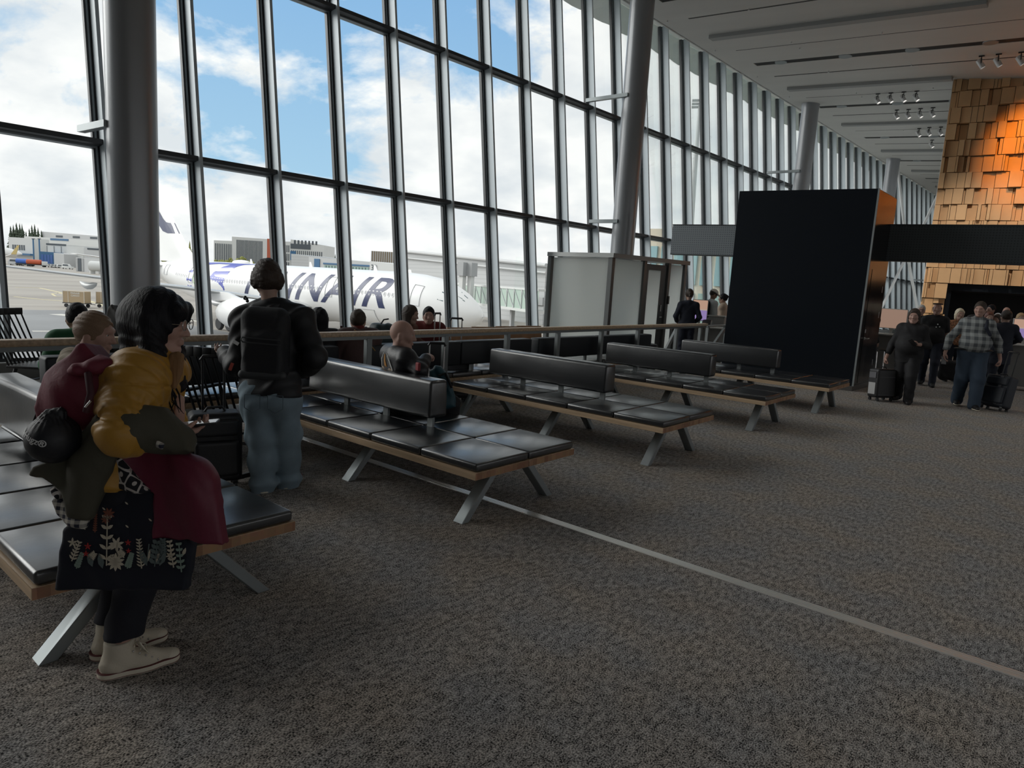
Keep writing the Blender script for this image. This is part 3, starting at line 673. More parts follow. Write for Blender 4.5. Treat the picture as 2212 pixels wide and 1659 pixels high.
q = px(1515, 735, 16.4); desk((q[0], q[1], 0), gz+.1, 1.5, 'grey gate desk where the person with the ponytail stands', .9)
q2 = px(1509, 700, 16.3); monitor((q2[0], q2[1], .9), gz+.25, .36, .5, M_scr, 'tall monitor with an orange and purple page on the gate desk')
b = MB(); b.ab((-.2, -.12, 0), (.2, .12, 1.12)); o = empty('boarding_gate', px(1549, 700, 17.0)*(1, 1, 0)); o.rotation_euler = (0, 0, gz)
b.build('cabinet', M_desk, o, .02, 2); b = MB(); b.ab((-.22, -.14, 1.12), (.22, .14, 1.15)); b.build('top_plate', M_deskt, o); b = MB(); b.ab((.1, -.13, .62), (.16, -.121, .8)); b.build('slot', M_black_pl, o); tag(o, 'grey boarding pass gate cabinet beside the person in the white cap', 'cabinet')
b = MB(); b.hexa([(-.1, -.12, 0), (.1, -.12, 0), (.1, .12, 0), (-.1, .12, 0)], [(-.1, 0.0, .16), (.1, 0.0, .16), (.1, .1, .16), (-.1, .1, .16)]); o = b.build('pass_reader', M_black_pl, None, .01); q3 = px(1527, 693, 16.2); o.location = (q3[0], q3[1], .9); o.rotation_euler = (0, 0, gz); tag(o, 'black boarding pass reader beside the tall monitor', 'reader')
q = px(1918, 760, 15.9); desk((q[0]+.1, q[1], 0), gz, 1.3, 'dark gate desk beside the black box door', 1.0)
q = px(1924, 712, 15.9); monitor((q[0], q[1], 1.0), gz-.1, .62, .46, M_scr2, 'wide monitor with a plain pinkish page beside the black box')
q = px(2232, 760, 14.6); desk((q[0], q[1], 0), gz, 1.5, 'grey gate desk at the right edge behind the dark suited person', 1.0)
q = px(2216, 715, 14.6); monitor((q[0], q[1], 1.0), gz+.2, .5, .42, M_scr, 'monitor with an orange and purple page at the right edge')
# ------------------------------------------------------------------ apron
G = -5.52
def mat_apron():
    m = bpy.data.materials.new('apron_concrete'); N, L = nt(m); b = N['Principled BSDF']; b.inputs['Roughness'].default_value = .9
    tc = N.new('ShaderNodeTexCoord'); mp = N.new('ShaderNodeMapping'); mp.inputs['Scale'].default_value = (.10, .012, 1); mp.inputs['Rotation'].default_value = (0, 0, .25); L.new(tc.outputs['Object'], mp.inputs[0])
    n = N.new('ShaderNodeTexNoise'); n.inputs['Scale'].default_value = 1; n.inputs['Detail'].default_value = 6; L.new(mp.outputs[0], n.inputs['Vector'])
    r = N.new('ShaderNodeValToRGB'); r.color_ramp.elements[0].position = .35; r.color_ramp.elements[1].position = .65; r.color_ramp.elements[0].color = (.27, .25, .225, 1); r.color_ramp.elements[1].color = (.40, .37, .33, 1); L.new(n.outputs['Fac'], r.inputs[0]); L.new(r.outputs[0], b.inputs['Base Color']); return m
M_apron = mat_apron(); M_asph = mat('asphalt', (.24, .245, .25), .9, var=.12, vscale=.15)
b = MB(); b.ab((-2500, -1200, G-.5), (1500, 2500, G)); tag(b.build('ground', M_apron), 'concrete airport apron seen through the windows', 'ground', kind='structure')
b = MB(); b.ab((-104, -150, G), (30, 34, G+.02)); b.hexa([(-104, 34, G), (-10, 34, G), (-10, 36, G), (-104, 37.5, G)], [(-104, 34, G+.02), (-10, 34, G+.02), (-10, 36, G+.02), (-104, 37.5, G+.02)])
tag(b.build('road', M_asph), 'darker asphalt apron stand below the windows', 'ground', kind='structure')
M_line = mat('paint_white', (.62, .6, .55), .8); M_liney = mat('paint_yellow', (.62, .55, .34), .8)
def gline(P, w, m, label, closed=False):
    P = [pz(x, y, G) for x, y in P]; b = MB()
    for a, c in zip(P[:-1], P[1:]):
        d = unit(c-a); nn = np.array([-d[1], d[0], 0])*w/2; z = np.array([0, 0, .03]); b.hexa([a-nn, c-nn, c+nn, a+nn], [a-nn+z, c-nn+z, c+nn+z, a+nn+z])
    tag(b.build('ground_marking', m), label, 'marking', kind='structure')
gline([(33, 621), (85, 622), (150, 636), (236, 664)], .5, M_liney, 'curved pale taxi line on the apron')
gline([(31, 641), (80, 646), (145, 651), (238, 656)], .45, M_liney, 'long pale line across the apron')
gline([(112, 635), (125, 633), (145, 637), (140, 641), (120, 640), (112, 635)], .35, M_liney, 'looped pale marking on the apron')
gline([(352, 683), (400, 690), (450, 698)], .7, M_line, 'white line beside the engine')
gline([(120, 679), (170, 684), (238, 684)], 1.6, M_line, 'broad white wedge marking on the asphalt')
gline([(70, 716), (150, 716), (230, 716)], .9, M_line, 'white bar marking near the building')
# ------------------------------------------------------------------ airliner
M_plane = mat('aircraft_white', (.80, .80, .79), .32, spec=.5)
M_navyp = mat('livery_navy', (.035, .045, .11), .35); M_bluep = mat('livery_blue', (.07, .09, .42), .35); M_greenp = mat('livery_green', (.16, .42, .05), .4)
M_wing = mat('wing_grey', (.5, .51, .51), .35, .2); M_shiny = mat('polished_lip', (.75, .75, .76), .2, .9); M_tyre = mat('tyre', (.03, .03, .032), .8); M_dkg = mat('dark_gap', (.06, .065, .07), .6); M_seam = mat('door_seam', (.4, .41, .42), .5)
HD = math.radians(183.017); AN = np.array([-41.47, 45.38, G]); aft = np.array([math.cos(HD), math.sin(HD), 0]); stb = np.array([-aft[1], aft[0], 0]); 
def ap(a, b_, c): return aft*a+stb*b_+np.array([0, 0, c])
AIR = empty('airliner', AN)
prof = [(0, .03, 3.95), (.25, .5, 3.97), (.7, .88, 4.03), (1.4, 1.32, 4.15), (2.4, 1.78, 4.32), (3.6, 2.16, 4.47), (5.5, 2.55, 4.63), (7.5, 2.74, 4.71), (10, 2.82, 4.75), (42, 2.82, 4.75), (46, 2.68, 4.88), (50, 2.28, 5.2), (54, 1.75, 5.6), (58, 1.15, 5.98), (61, .7, 6.2), (63.2, .3, 6.35)]
PA, PR_, PC = [np.array(x) for x in zip(*prof)]
def fus(a, th, e=0.0):   # th: angle up from the starboard side
    R_ = np.interp(a, PA, PR_)+e; return ap(a, R_*math.cos(th), np.interp(a, PA, PC)+R_*math.sin(th))
al = sorted(set([0, .1, .25, .45, .7, 1, 1.4, 1.9, 2.4, 3, 3.6, 4.5, 5.5, 6.5, 7.5, 9, 10]+list(range(12, 43, 3))+list(range(42, 64, 2))+[63.2]))
b = MB(); sg_ = 56
V = [fus(a, t) for a in al for t in np.linspace(0, 2*PI, sg_, endpoint=False)]
b.add(V, [(i*sg_+j, i*sg_+(j+1) % sg_, (i+1)*sg_+(j+1) % sg_, (i+1)*sg_+j) for i in range(len(al)-1) for j in range(sg_)]+[tuple((len(al)-1)*sg_+j for j in range(sg_))])
b.build('fuselage', M_plane, AIR, smooth=60)
def foil(mb, st, mi=0):     # st: sections (LE a, TE a, b, c, thickness)
    loops = []
    for le, te, b_, c, t in st:
        ch = te-le; up = []; lo = []
        for x in (0, .02, .08, .25, .5, .75, 1):
            y = t*ch*(1.5*math.sqrt(x)*(1-x)**.9+.0); up.append((le+ch*x, b_, c+y)); lo.append((le+ch*x, b_, c-y*.7))
        loops.append(up+lo[::-1][1:-1])
    n = len(loops[0]); Vv = [ap(*p) for l in loops for p in l]
    mb.add(Vv, [(i*n+j, i*n+(j+1) % n, (i+1)*n+(j+1) % n, (i+1)*n+j) for i in range(len(loops)-1) for j in range(n)]+[tuple(range(n)), tuple((len(loops)-1)*n+j for j in range(n))], mi)
for sd in (1, -1):
    w_ = MB(); foil(w_, [(20.3, 32.0, sd*1.5, 3.3, .085), (21.8, 32.2, sd*3.0, 3.45, .08), (27.6, 33.6, sd*10.5, 4.55, .07), (33.6, 37.3, sd*21.5, 5.55, .065), (37.9, 40.2, sd*29.2, 6.3, .06)])
    wo = w_.build('wing', M_wing, AIR, smooth=50)
    w_ = MB(); foil(w_, [(37.9, 40.2, sd*29.2, 6.3, .06), (39.4, 41.0, sd*30.0, 7.2, .05), (40.3, 41.4, sd*30.5, 8.2, .05)]); w_.build('winglet', M_plane, wo, smooth=50)
    for bb, a0_, L_ in ((7, 28.5, 5.6), (13.2, 31.0, 4.6), (18.5, 33.2, 3.8)):
        w_ = MB(); cz = np.interp(bb, [3, 10.5, 21.5], [3.0, 4.2, 5.3])-.3; P_ = [ap(a0_+L_*t, sd*bb, cz-.35*math.sin(PI*t)) for t in np.linspace(0, 1, 7)]; w_.tube(P_, [.06, .25, .33, .34, .3, .2, .05], 10); w_.build('flap_fairing', M_wing, wo, smooth=50)
    w_ = MB(); foil(w_, [(55.2, 61.2, sd*.8, 6.6, .06), (60.8, 63.0, sd*9.7, 7.5, .05)]); w_.build('tailplane', M_plane, AIR, smooth=50)
    e_ = MB(); cen = ap(0, sd*9.37, 2.45); ax = np.array([np.cross((0, 0, 1), aft), (0, 0, 1), aft]).T
    e_.lathe([(1.2, 20.6), (1.42, 20.3), (1.55, 20.5), (1.66, 21.3), (1.66, 22.8), (1.5, 24.6), (1.15, 25.9), (.75, 26.2), (.6, 26.9), (.25, 27.6)], cen, 32, ax); en = e_.build('engine_nacelle', M_plane, AIR, smooth=40)
    e_ = MB(); e_.lathe([(1.25, 20.62), (1.3, 20.35), (1.42, 20.27), (1.56, 20.48), (1.565, 20.62)], cen, 32, ax); e_.build('intake_lip', M_shiny, en, smooth=40)
    e_ = MB(); e_.lathe([(1.22, 20.9), (1.22, 20.95), (.1, 20.95)], cen, 32, ax); e_.build('fan', M_dkg, en)
    e_ = MB(); e_.hexa([ap(22.2, sd*9.2, 3.8), ap(29, sd*9.2, 3.6), ap(29, sd*9.55, 3.6), ap(22.2, sd*9.55, 3.8)], [ap(25.6, sd*9.25, 4.5), ap(30.5, sd*9.25, 4.5), ap(30.5, sd*9.5, 4.5), ap(25.6, sd*9.5, 4.5)]); e_.build('pylon', M_plane, AIR)
    g_ = MB(); g_.tube([ap(32, sd*5.3, .7), ap(31.8, sd*5.0, 3.6)], .2, 12); g_.tube([ap(30.4, sd*5.2, 3.3), ap(31.9, sd*5.25, 1.3)], .1, 8); g_.bar(ap(31.0, sd*5.3, .62), ap(33.0, sd*5.3, .62), .2, .2); gg = g_.build('main_gear', M_wing, AIR, smooth=40)
    for da in (-1, 1):
        for db in (-.7, .7):
            t_ = MB(); RR = np.array([aft, (0, 0, 1), stb]).T; t_.lathe([(.3, -.2), (.6, -.2), (.69, -.1), (.69, .1), (.6, .2), (.3, .2)], ap(32+da, sd*5.3+db, .69), 24, RR); t_.build('wheel', M_tyre, gg, smooth=40)
n_ = MB(); n_.tube([ap(6.7, 0, .6), ap(6.6, 0, 2.4)], .12, 10); ng = n_.build('nose_gear', M_wing, AIR, smooth=40)
for db in (-.3, .3):
    t_ = MB(); RR = np.array([aft, (0, 0, 1), stb]).T; t_.lathe([(.2, -.15), (.45, -.15), (.52, 0), (.45, .15), (.2, .15)], ap(6.7, db, .52), 20, RR); t_.build('wheel', M_tyre, ng, smooth=40)
# belly fairing, tail fin
b = MB(); P_ = [ap(a, 0, 2.75) for a in np.linspace(17, 38, 11)]; V = []
for i, a in enumerate(np.linspace(16.5, 38.5, 13)):
    k = math.sin(PI*i/12)**.5 if 0 < i < 12 else .02
    V += [ap(a, (2.2+.9*k)*math.cos(t)*max(k, .3), 3.1+(1.15*k+.35)*math.sin(t)) for t in np.linspace(0, 2*PI, 28, endpoint=False)]
b.add(V, [(i*28+j, i*28+(j+1) % 28, (i+1)*28+(j+1) % 28, (i+1)*28+j) for i in range(12) for j in range(28)]); b.build('belly_fairing', M_plane, AIR, smooth=60)
def fin_sec(z, le, te, t): return [(le, 0, z), (le+(te-le)*.08, t*.6, z), (le+(te-le)*.3, t, z), (le+(te-le)*.65, t*.7, z), (te, .02, z), (le+(te-le)*.65, -t*.7, z), (le+(te-le)*.3, -t, z), (le+(te-le)*.08, -t*.6, z)]
fl_ = [fin_sec(7.3, 47.0, 60.2, .35), fin_sec(8.2, 49.6, 60.5, .38), fin_sec(9.2, 50.9, 60.9, .34), fin_sec(17.0, 58.9, 63.2, .17)]
b = MB(); V = [ap(*p) for l in fl_ for p in l]; b.add(V, [(i*8+j, i*8+(j+1) % 8, (i+1)*8+(j+1) % 8, (i+1)*8+j) for i in range(3) for j in range(8)]+[tuple(24+j for j in range(8))]); fino = b.build('tail_fin', M_plane, AIR, smooth=50)
def fsurf(u, z, e=.03):      # u 0..1 across the fin chord, height z
    le = np.interp(z, [9.2, 17], [50.9, 58.9]); te = np.interp(z, [9.2, 17], [60.9, 63.2]); t = np.interp(z, [9.2, 17], [.34, .17]); y = np.interp(u, [0, .08, .3, .65, 1], [0, .6*t, t, .7*t, .02]); return ap(le+(te-le)*u, y+e, z)
def finband(poly): 
    mb = MB(); mb.add([fsurf(u, z, .06) for u, z in poly], [tuple(range(len(poly)))]); return mb
fe = MB()
def quadband(mb, A, B_, n=10, f_=fsurf):
    A = [f_(*p) for p in A]; B_ = [f_(*p) for p in B_]; k = len(A); mb.add(A+B_, [(i, i+1, k+i+1, k+i) for i in range(k-1)])
quadband(fe, [(.03, 11.0), (.2, 11.0), (.36, 11.0), (.5, 11.3), (.58, 12.2), (.64, 13.3), (.70, 14.2), (.80, 14.65), (.98, 14.7)], [(.02, 12.4), (.18, 12.4), (.27, 12.5), (.33, 13.0), (.38, 13.9), (.45, 15.0), (.55, 15.7), (.72, 15.95), (.98, 16.0)])
quadband(fe, [(.74, 12.6), (.85, 12.45), (.98, 12.4)], [(.74, 13.5), (.85, 13.5), (.98, 13.5)])
fe.build('fin_emblem', M_navyp, fino)
# cockpit windows
b = MB()
for a0_, a1_, t0, t1 in ((1.75, 2.75, .42, .86), (2.9, 3.75, .36, .78), (1.45, 1.7, .9, 1.35), (1.75, 2.5, .95, 1.4)):
    P4 = [fus(a0_+.25*(t0 < .5), t0, .015), fus(a1_, t0, .015), fus(a1_-.15, t1, .015), fus(a0_+.55, t1, .015)]; b.add(P4, [(0, 1, 2, 3)])
b.build('cockpit_window', mat('cockpit_glass', (.10, .15, .16), .12), AIR)
# cabin windows: each its own oval
wm = MB(); pts_ = [(.14*math.cos(t)*(1), .19*math.sin(t)) for t in np.linspace(0, 2*PI, 12, endpoint=False)]
wm.add([(0, x, y) for x, y in pts_], [tuple(range(12))]); wme = wm.mesh('cabin_window'); wme.materials.append(mat('cabin_window_grey', (.28, .29, .3), .3))
wr = MB(); wr.add([(-.004, x*1.45, y*1.3) for x, y in pts_], [tuple(range(12))]); wrm = wr.mesh('window_surround'); wrm.materials.append(mat('window_rim_white', (.85, .85, .85), .4))
for a in np.arange(8.3, 50, .533):
    if 17.2 < a < 19.4 or 44.6 < a < 46.6 or len([1 for x in () if x]): continue
    th_ = .23; o = link('cabin_window', wme, None, AIR); p = fus(a, th_, .02); nn = unit(p-ap(a, 0, np.interp(a, PA, PC))); ux = -aft; uz = np.cross(nn, ux)
    o.matrix_local = Matrix(((nn[0], ux[0], uz[0], p[0]), (nn[1], ux[1], uz[1], p[1]), (nn[2], ux[2], uz[2], p[2]), (0, 0, 0, 1)))
    link('surround', wrm, None, o)
# doors
def outline(mb, a0_, a1_, t0, t1, w=.05):
    def seg(p, q):
        k = 6
        for i in range(k):
            u = i/k; v = (i+1)/k; A = fus(p[0]+(q[0]-p[0])*u, p[1]+(q[1]-p[1])*u, .02); B_ = fus(p[0]+(q[0]-p[0])*v, p[1]+(q[1]-p[1])*v, .02); mb.bar(A, B_, w, .02, unit(np.cross(B_-A, (0, 1, .3))))
    seg((a0_, t0), (a1_, t0)); seg((a1_, t0), (a1_, t1)); seg((a1_, t1), (a0_, t1)); seg((a0_, t1), (a0_, t0))
for a in (5.5, 17.6, 45.0, 53.0):
    d_ = MB(); outline(d_, a, a+1.1, -.03, .74); d_.build('door_outline', M_seam, AIR)
d_ = MB(); outline(d_, 11.4, 14.2, -1.0, -.35); d_.build('cargo_door', M_seam, AIR)
# lettering and livery bands
me = text_mesh('FINNAIR', 1.0, 0.0, 0.0, 'LEFT', .012, 1.08)
bm = bmesh.new(); bm.from_mesh(me)
xs_ = [v.co.x for v in bm.verts]; ys_ = [v.co.y for v in bm.verts]; x0_, x1_, y0_, y1_ = min(xs_), max(xs_), min(ys_), max(ys_)
for t in np.linspace(y0_, y1_, 12)[1:-1]: bmesh.ops.bisect_plane(bm, geom=bm.verts[:]+bm.edges[:]+bm.faces[:], plane_co=(0, t, 0), plane_no=(0, 1, 0))
bm.to_mesh(me); bm.free()
for v in me.vertices:
    v_ = (v.co.y-y0_)/(y1_-y0_); a_ = 33.4-(v.co.x-x0_)/(x1_-x0_)*23.6-(v_)*1.75; v.co = Vector(fus(a_, -.26+v_*1.12, .025))
link('lettering', me, M_navyp, AIR)
bb = MB()
fsf = lambda a, t: fus(a, t, .03)
quadband(bb, [(46.3, -.25), (46.6, .1), (46.5, .5), (45.6, .95), (44.0, 1.2), (42, 1.28), (39, 1.28), (36, 1.3), (33.5, 1.35)], [(45.3, -.25), (45.2, .1), (45.5, .5), (44.9, .8), (43.2, 1.0), (41.4, 1.12), (39, 1.12), (36.5, 1.15), (34.8, 1.25)], f_=fsf)
quadband(bb, [(36.0, 1.18), (36.9, .95), (37.3, .6), (37.6, .25), (37.55, -.1), (37.4, -.45)], [(38.6, 1.15), (39.6, .9), (40.6, .55), (41.1, .27), (38.75, .1), (38.6, -.45)], f_=fsf)
bb.build('blue_band', M_bluep, AIR)
gb = MB(); ring = [(44.1+.75*math.cos(t)*(1+.12*math.sin(3*t)), .2+.34*math.sin(t)*(1+.1*math.cos(2*t))) for t in np.linspace(0, 2*PI, 20, endpoint=False)]
gb.add([fus(a, t, .03) for a, t in ring], [tuple(range(20))]); gb.build('green_patch', M_greenp, AIR)
b = MB(); b.ball(ap(38.5, 0, 7.6), (1.9, .5, .35), 16, np.array([aft, stb, (0, 0, 1)]).T); b.build('antenna_dome', M_plane, AIR, smooth=60)
for a in (36, 24.5, 14):
    b = MB(); b.hexa([ap(a, -.03, 7.5), ap(a+.6, -.03, 7.5), ap(a+.6, .03, 7.5), ap(a, .03, 7.5)], [ap(a+.35, -.02, 8.1), ap(a+.6, -.02, 8.1), ap(a+.6, .02, 8.1), ap(a+.35, .02, 8.1)]); b.build('antenna', M_plane, AIR)
tag(AIR, 'white wide body airliner parked outside with large navy lettering along its side', 'airliner')

# ------------------------------------------------------------------ buildings across the apron
M_bwhite = mat('cladding_white', (.62, .63, .62), .7); M_bgrey = mat('cladding_grey', (.36, .37, .375), .7); M_bgl = mat('cladding_light', (.52, .53, .535), .7)
M_bdark = mat('window_dark', (.07, .085, .1), .3); M_bbrown = mat('slat_brown', (.26, .2, .13), .7); M_bblue = mat('panel_blue', (.04, .13, .26), .5); M_bred = mat('panel_red', (.42, .1, .05), .6); M_bteal = mat('glass_teal', (.3, .42, .38), .3)
def mat_ribs(name, col, dark, n=6.0, axis=2):
    m = bpy.data.materials.new(name); N, L = nt(m); b_ = N['Principled BSDF']; b_.inputs['Roughness'].default_value = .6
    tc = N.new('ShaderNodeTexCoord'); sp = N.new('ShaderNodeSeparateXYZ'); L.new(tc.outputs['Object'], sp.inputs[0]); a = N.new('ShaderNodeMath'); a.operation = 'MULTIPLY'; a.inputs[1].default_value = n; L.new(sp.outputs[axis], a.inputs[0]); f_ = N.new('ShaderNodeMath'); f_.operation = 'FRACT'; L.new(a.outputs[0], f_.inputs[0]); r_ = N.new('ShaderNodeValToRGB'); r_.color_ramp.elements[0].color = (*dark, 1); r_.color_ramp.elements[1].color = (*col, 1); r_.color_ramp.elements[1].position = .3; L.new(f_.outputs[0], r_.inputs[0]); L.new(r_.outputs[0], b_.inputs['Base Color']); return m
M_rib = mat_ribs('ribbed_cladding', (.44, .45, .455), (.36, .37, .375), 1.2); M_rib2 = mat_ribs('ribbed_cladding_light', (.56, .57, .575), (.47, .48, .485), .6)
def frame_at(x0, y0, x1, y1, D0, D1=None):
    """origin, right and inward vectors of a wall standing on the apron whose top runs from pixel (x0, y0) to (x1, y1)"""
    D1 = D1 or D0; A = px(x0, y0, D0); B_ = px(x1, y1, D1); ux = B_-A; ux[2] = 0; L_ = np.linalg.norm(ux); ux /= L_; iv = np.array([-ux[1], ux[0], 0])
    if iv @ (RC[2]*(1, 1, 0)) < 0: iv = -iv
    return A, B_, L_, ux, iv
def building(name, x0, y0, x1, y1, D0, D1, depth, m, label, zb=G, cat='building'):
    A, B_, L_, ux, iv = frame_at(x0, y0, x1, y1, D0, D1)
    o = empty(name, (A[0], A[1], zb)); o.rotation_euler = (0, 0, math.atan2(ux[1], ux[0])); hA = A[2]-zb; hB = B_[2]-zb
    b = MB(); s_ = 1 if np.cross(ux, iv)[2] > 0 else -1
    b.hexa([(0, 0, 0), (L_, 0, 0), (L_, s_*depth, 0), (0, s_*depth, 0)], [(0, 0, hA), (L_, 0, hB), (L_, s_*depth, hB), (0, s_*depth, hA)]); b.build('walls', m, o)
    tag(o, label, cat); return o, L_, hA, s_
def strips(o, L_, s_, n, u0, u1, z0, z1, frac, m, name='window', off=.15):
    w = (u1-u0)/n
    for i in range(n):
        b = MB(); b.ab((L_*(u0+i*w), -s_*off, z0), (L_*(u0+(i+frac)*w), s_*.05, z1)); b.build(name, m, o)
def panel(o, L_, s_, u0, u1, z0, z1, m, name, off=.2):
    b = MB(); b.ab((L_*u0, -s_*off, z0), (L_*u1, s_*.05, z1)); return b.build(name, m, o)
# office blocks far behind the airliner
o, L_, h, s_ = building('office_block', 462, 519, 513, 521, 430, 430, 20, M_bwhite, 'lower white office block with narrow upright windows beside the taller one', G); strips(o, L_, s_, 12, .05, .97, h*.28, h*.92, .5, M_bdark)
o, L_, h, s_ = building('office_block', 501, 511, 585, 517, 428, 428, 22, M_bwhite, 'tall white office block with a red end wall', G); strips(o, L_, s_, 22, .12, .8, h*.3, h*.93, .55, M_bdark); panel(o, L_, s_, .91, 1.0, h*.25, h, M_bred, 'red_end_panel', .3); strips(o, L_, s_, 10, .15, .9, h*.12, h*.22, .5, M_bdark)
o, L_, h, s_ = building('office_block', 586, 521, 628, 522, 432, 432, 20, M_bwhite, 'black and white checked office block between the window posts', G)
for r_ in range(3): strips(o, L_, s_, 10, .02+.03*(r_ % 2), .98, h*(.3+.22*r_), h*(.48+.22*r_), .5, M_bdark)
o, L_, h, s_ = building('office_block', 628, 517, 700, 530, 432, 432, 24, M_bwhite, 'stepped office block with dark top and white fins', G); strips(o, L_, s_, 16, .02, .98, h*.2, h*.74, .45, M_bdark); panel(o, L_, s_, .0, .6, h*.78, h*.9, M_bdark, 'dark_band', .3); panel(o, L_, s_, .0, .16, h*.5, h*.72, M_bblue, 'blue_panel', .4); strips(o, L_, s_, 7, .1, .85, h*.9, h*.99, .5, M_bdark)
M_crown = mat('spring_crown', (.22, .23, .06), .9, var=.4, vscale=1.5); M_conif = mat('conifer', (.05, .07, .045), .9, var=.4, vscale=1.2); M_trunk = mat('trunk', (.08, .06, .045), .9)
def tree(p, h, m, label, conifer=True, grp='trees beyond the apron'):
    o = empty('spruce_tree' if conifer else 'young_tree', p); b = MB(); b.tube([(0, 0, 0), (0, 0, h*.85)], [h*.02, h*.006], 6); b.build('trunk', M_trunk, o)
    b = MB()
    if conifer:
        for k in range(11):
            z = h*(.16+.84*k/11); R_ = h*.19*(1-k/11.5)*rng.uniform(.75, 1.15); pts = [(0, 0, z+h*.1)]+[(R_*rng.uniform(.6, 1.2)*math.cos(t), R_*rng.uniform(.6, 1.2)*math.sin(t), z-h*.05*rng.uniform(.3, 1.4)) for t in np.linspace(0, 2*PI, 11, endpoint=False)]
            b.add(pts, [(0, i+1, (i+1) % 11+1) for i in range(11)]+[tuple(range(11, 0, -1))])
    else:
        for k in range(9):
            t = rng.uniform(0, 2*PI); b.ball((h*.13*math.cos(t), h*.13*math.sin(t), h*rng.uniform(.35, .85)), h*rng.uniform(.08, .15), 8)
    b.build('crown', m, o); tag(o, label, 'tree', grp)
for k, x in enumerate((470, 486, 497, 505, 520, 530, 540, 572)): p = px(x, 549, 405); tree((p[0], p[1], G), 11+1.5*(k % 3), M_crown, 'small yellow green tree in front of the white office blocks', False, 'yellow green trees before the office blocks')
for k, (x, yt) in enumerate(((355, 525), (410, 521), (418, 519), (426, 524), (433, 530), (441, 533))): p = px(x, 540, 400); t_ = px(x, yt, 400); tree((p[0], p[1], G), t_[2]-G, M_crown, 'pale green tree beside the airliner fin', True, 'pale green trees behind the airliner fin')
for k, (x, yt) in enumerate(((24, 489), (30, 486), (37, 482), (44, 483), (49, 484), (57, 500), (64, 494), (70, 487), (76, 485), (83, 492), (90, 498))):
    p = px(x, 520, 560); t_ = px(x, yt, 560); tree((p[0], p[1], G+6), t_[2]-G-6, M_conif, 'tall dark spruce standing behind the hangars', True, 'dark spruces behind the hangars')
for k, x in enumerate((706, 712, 718, 724, 730, 736, 742)): p = px(x, 560, 480); t_ = px(x, 549+(k % 3), 480); tree((p[0], p[1], G), t_[2]-G, M_conif, 'far dark spruce above the terminal roof', True, 'far spruces above the terminal roof')
# hangars at the left
o, L_, h, s_ = building('hangar', 90, 500, 250, 513, 560, 530, 25, M_bgl, 'long pale hangar roof line farthest back at the left', G); strips(o, L_, s_, 3, .2, .9, h*.84, h*.9, .4, M_bdark, 'roof_vent')
o, L_, h, s_ = building('hangar', 52, 510, 250, 522, 500, 470, 18, M_bwhite, 'white hangar with a blue roof stripe in the middle distance', G); panel(o, L_, s_, .3, .5, h*.9, h*.97, M_bblue, 'blue_stripe'); strips(o, L_, s_, 3, .45, .95, h*.6, h*.64, .3, M_bdark, 'vent')
o, L_, h, s_ = building('terminal_block', 18, 512, 72, 515, 470, 465, 12, M_bwhite, 'white block with a row of small dark windows at the far left', G); strips(o, L_, s_, 6, .15, .68, h*.52, h*.72, .6, M_bdark); panel(o, L_, s_, 0, 1, h*.33, h*.4, M_bblue, 'blue_canopy', 3)
o, L_, h, s_ = building('hangar', 100, 528, 143, 529, 440, 438, 30, M_bwhite, 'white hangar with thin dark columns', G); strips(o, L_, s_, 3, .02, 1.1, .5, h*.95, .05, M_bdark, 'column_line'); panel(o, L_, s_, 0, 1, h*.98, h*1.06, M_bdark, 'roof_edge')
o, L_, h, s_ = building('hangar', 143, 531, 182, 533, 436, 434, 30, M_bwhite, 'white hangar with a gridded glass door', G)
d_ = panel(o, L_, s_, .3, .95, .3, h*.62, M_bwhite, 'hangar_door'); strips(o, L_, s_, 5, .36, .9, h*.12, h*.3, .6, M_bdark); strips(o, L_, s_, 5, .36, .9, h*.34, h*.54, .6, M_bdark)
o, L_, h, s_ = building('hangar', 181, 534, 260, 542, 432, 428, 30, M_bgl, 'pale hangar beside the first column', G); panel(o, L_, s_, .1, 1, h*.9, h*.98, M_bdark, 'roof_edge')
o, L_, h, s_ = building('workshop', 87, 543, 116, 545, 430, 430, 14, M_bblue, 'blue glazed workshop front in front of the hangars', G); strips(o, L_, s_, 4, .05, .95, h*.2, h*.8, .8, mat('blue_glass', (.06, .13, .36), .3))
o, L_, h, s_ = building('workshop', 116, 546, 138, 549, 428, 426, 14, M_bgl, 'small pale shed right of the blue workshop', G)
b = MB(); 
for x in (72, 85):
    o = empty('mast', px(x, 530, 455)*(1, 1, 0)+np.array([0, 0, G])); t_ = px(x, 516, 455); b = MB(); b.tube([(0, 0, 0), (0, 0, t_[2]-G)], .45, 8); b.build('pole', M_bblue, o); b = MB(); b.box((0, 0, t_[2]-G), (1.6, 1.6, .5)); b.build('cap', M_bdark, o); tag(o, 'thin blue mast in front of the white block, %s of two' % ('left' if x == 72 else 'right'), 'mast', 'two blue masts')
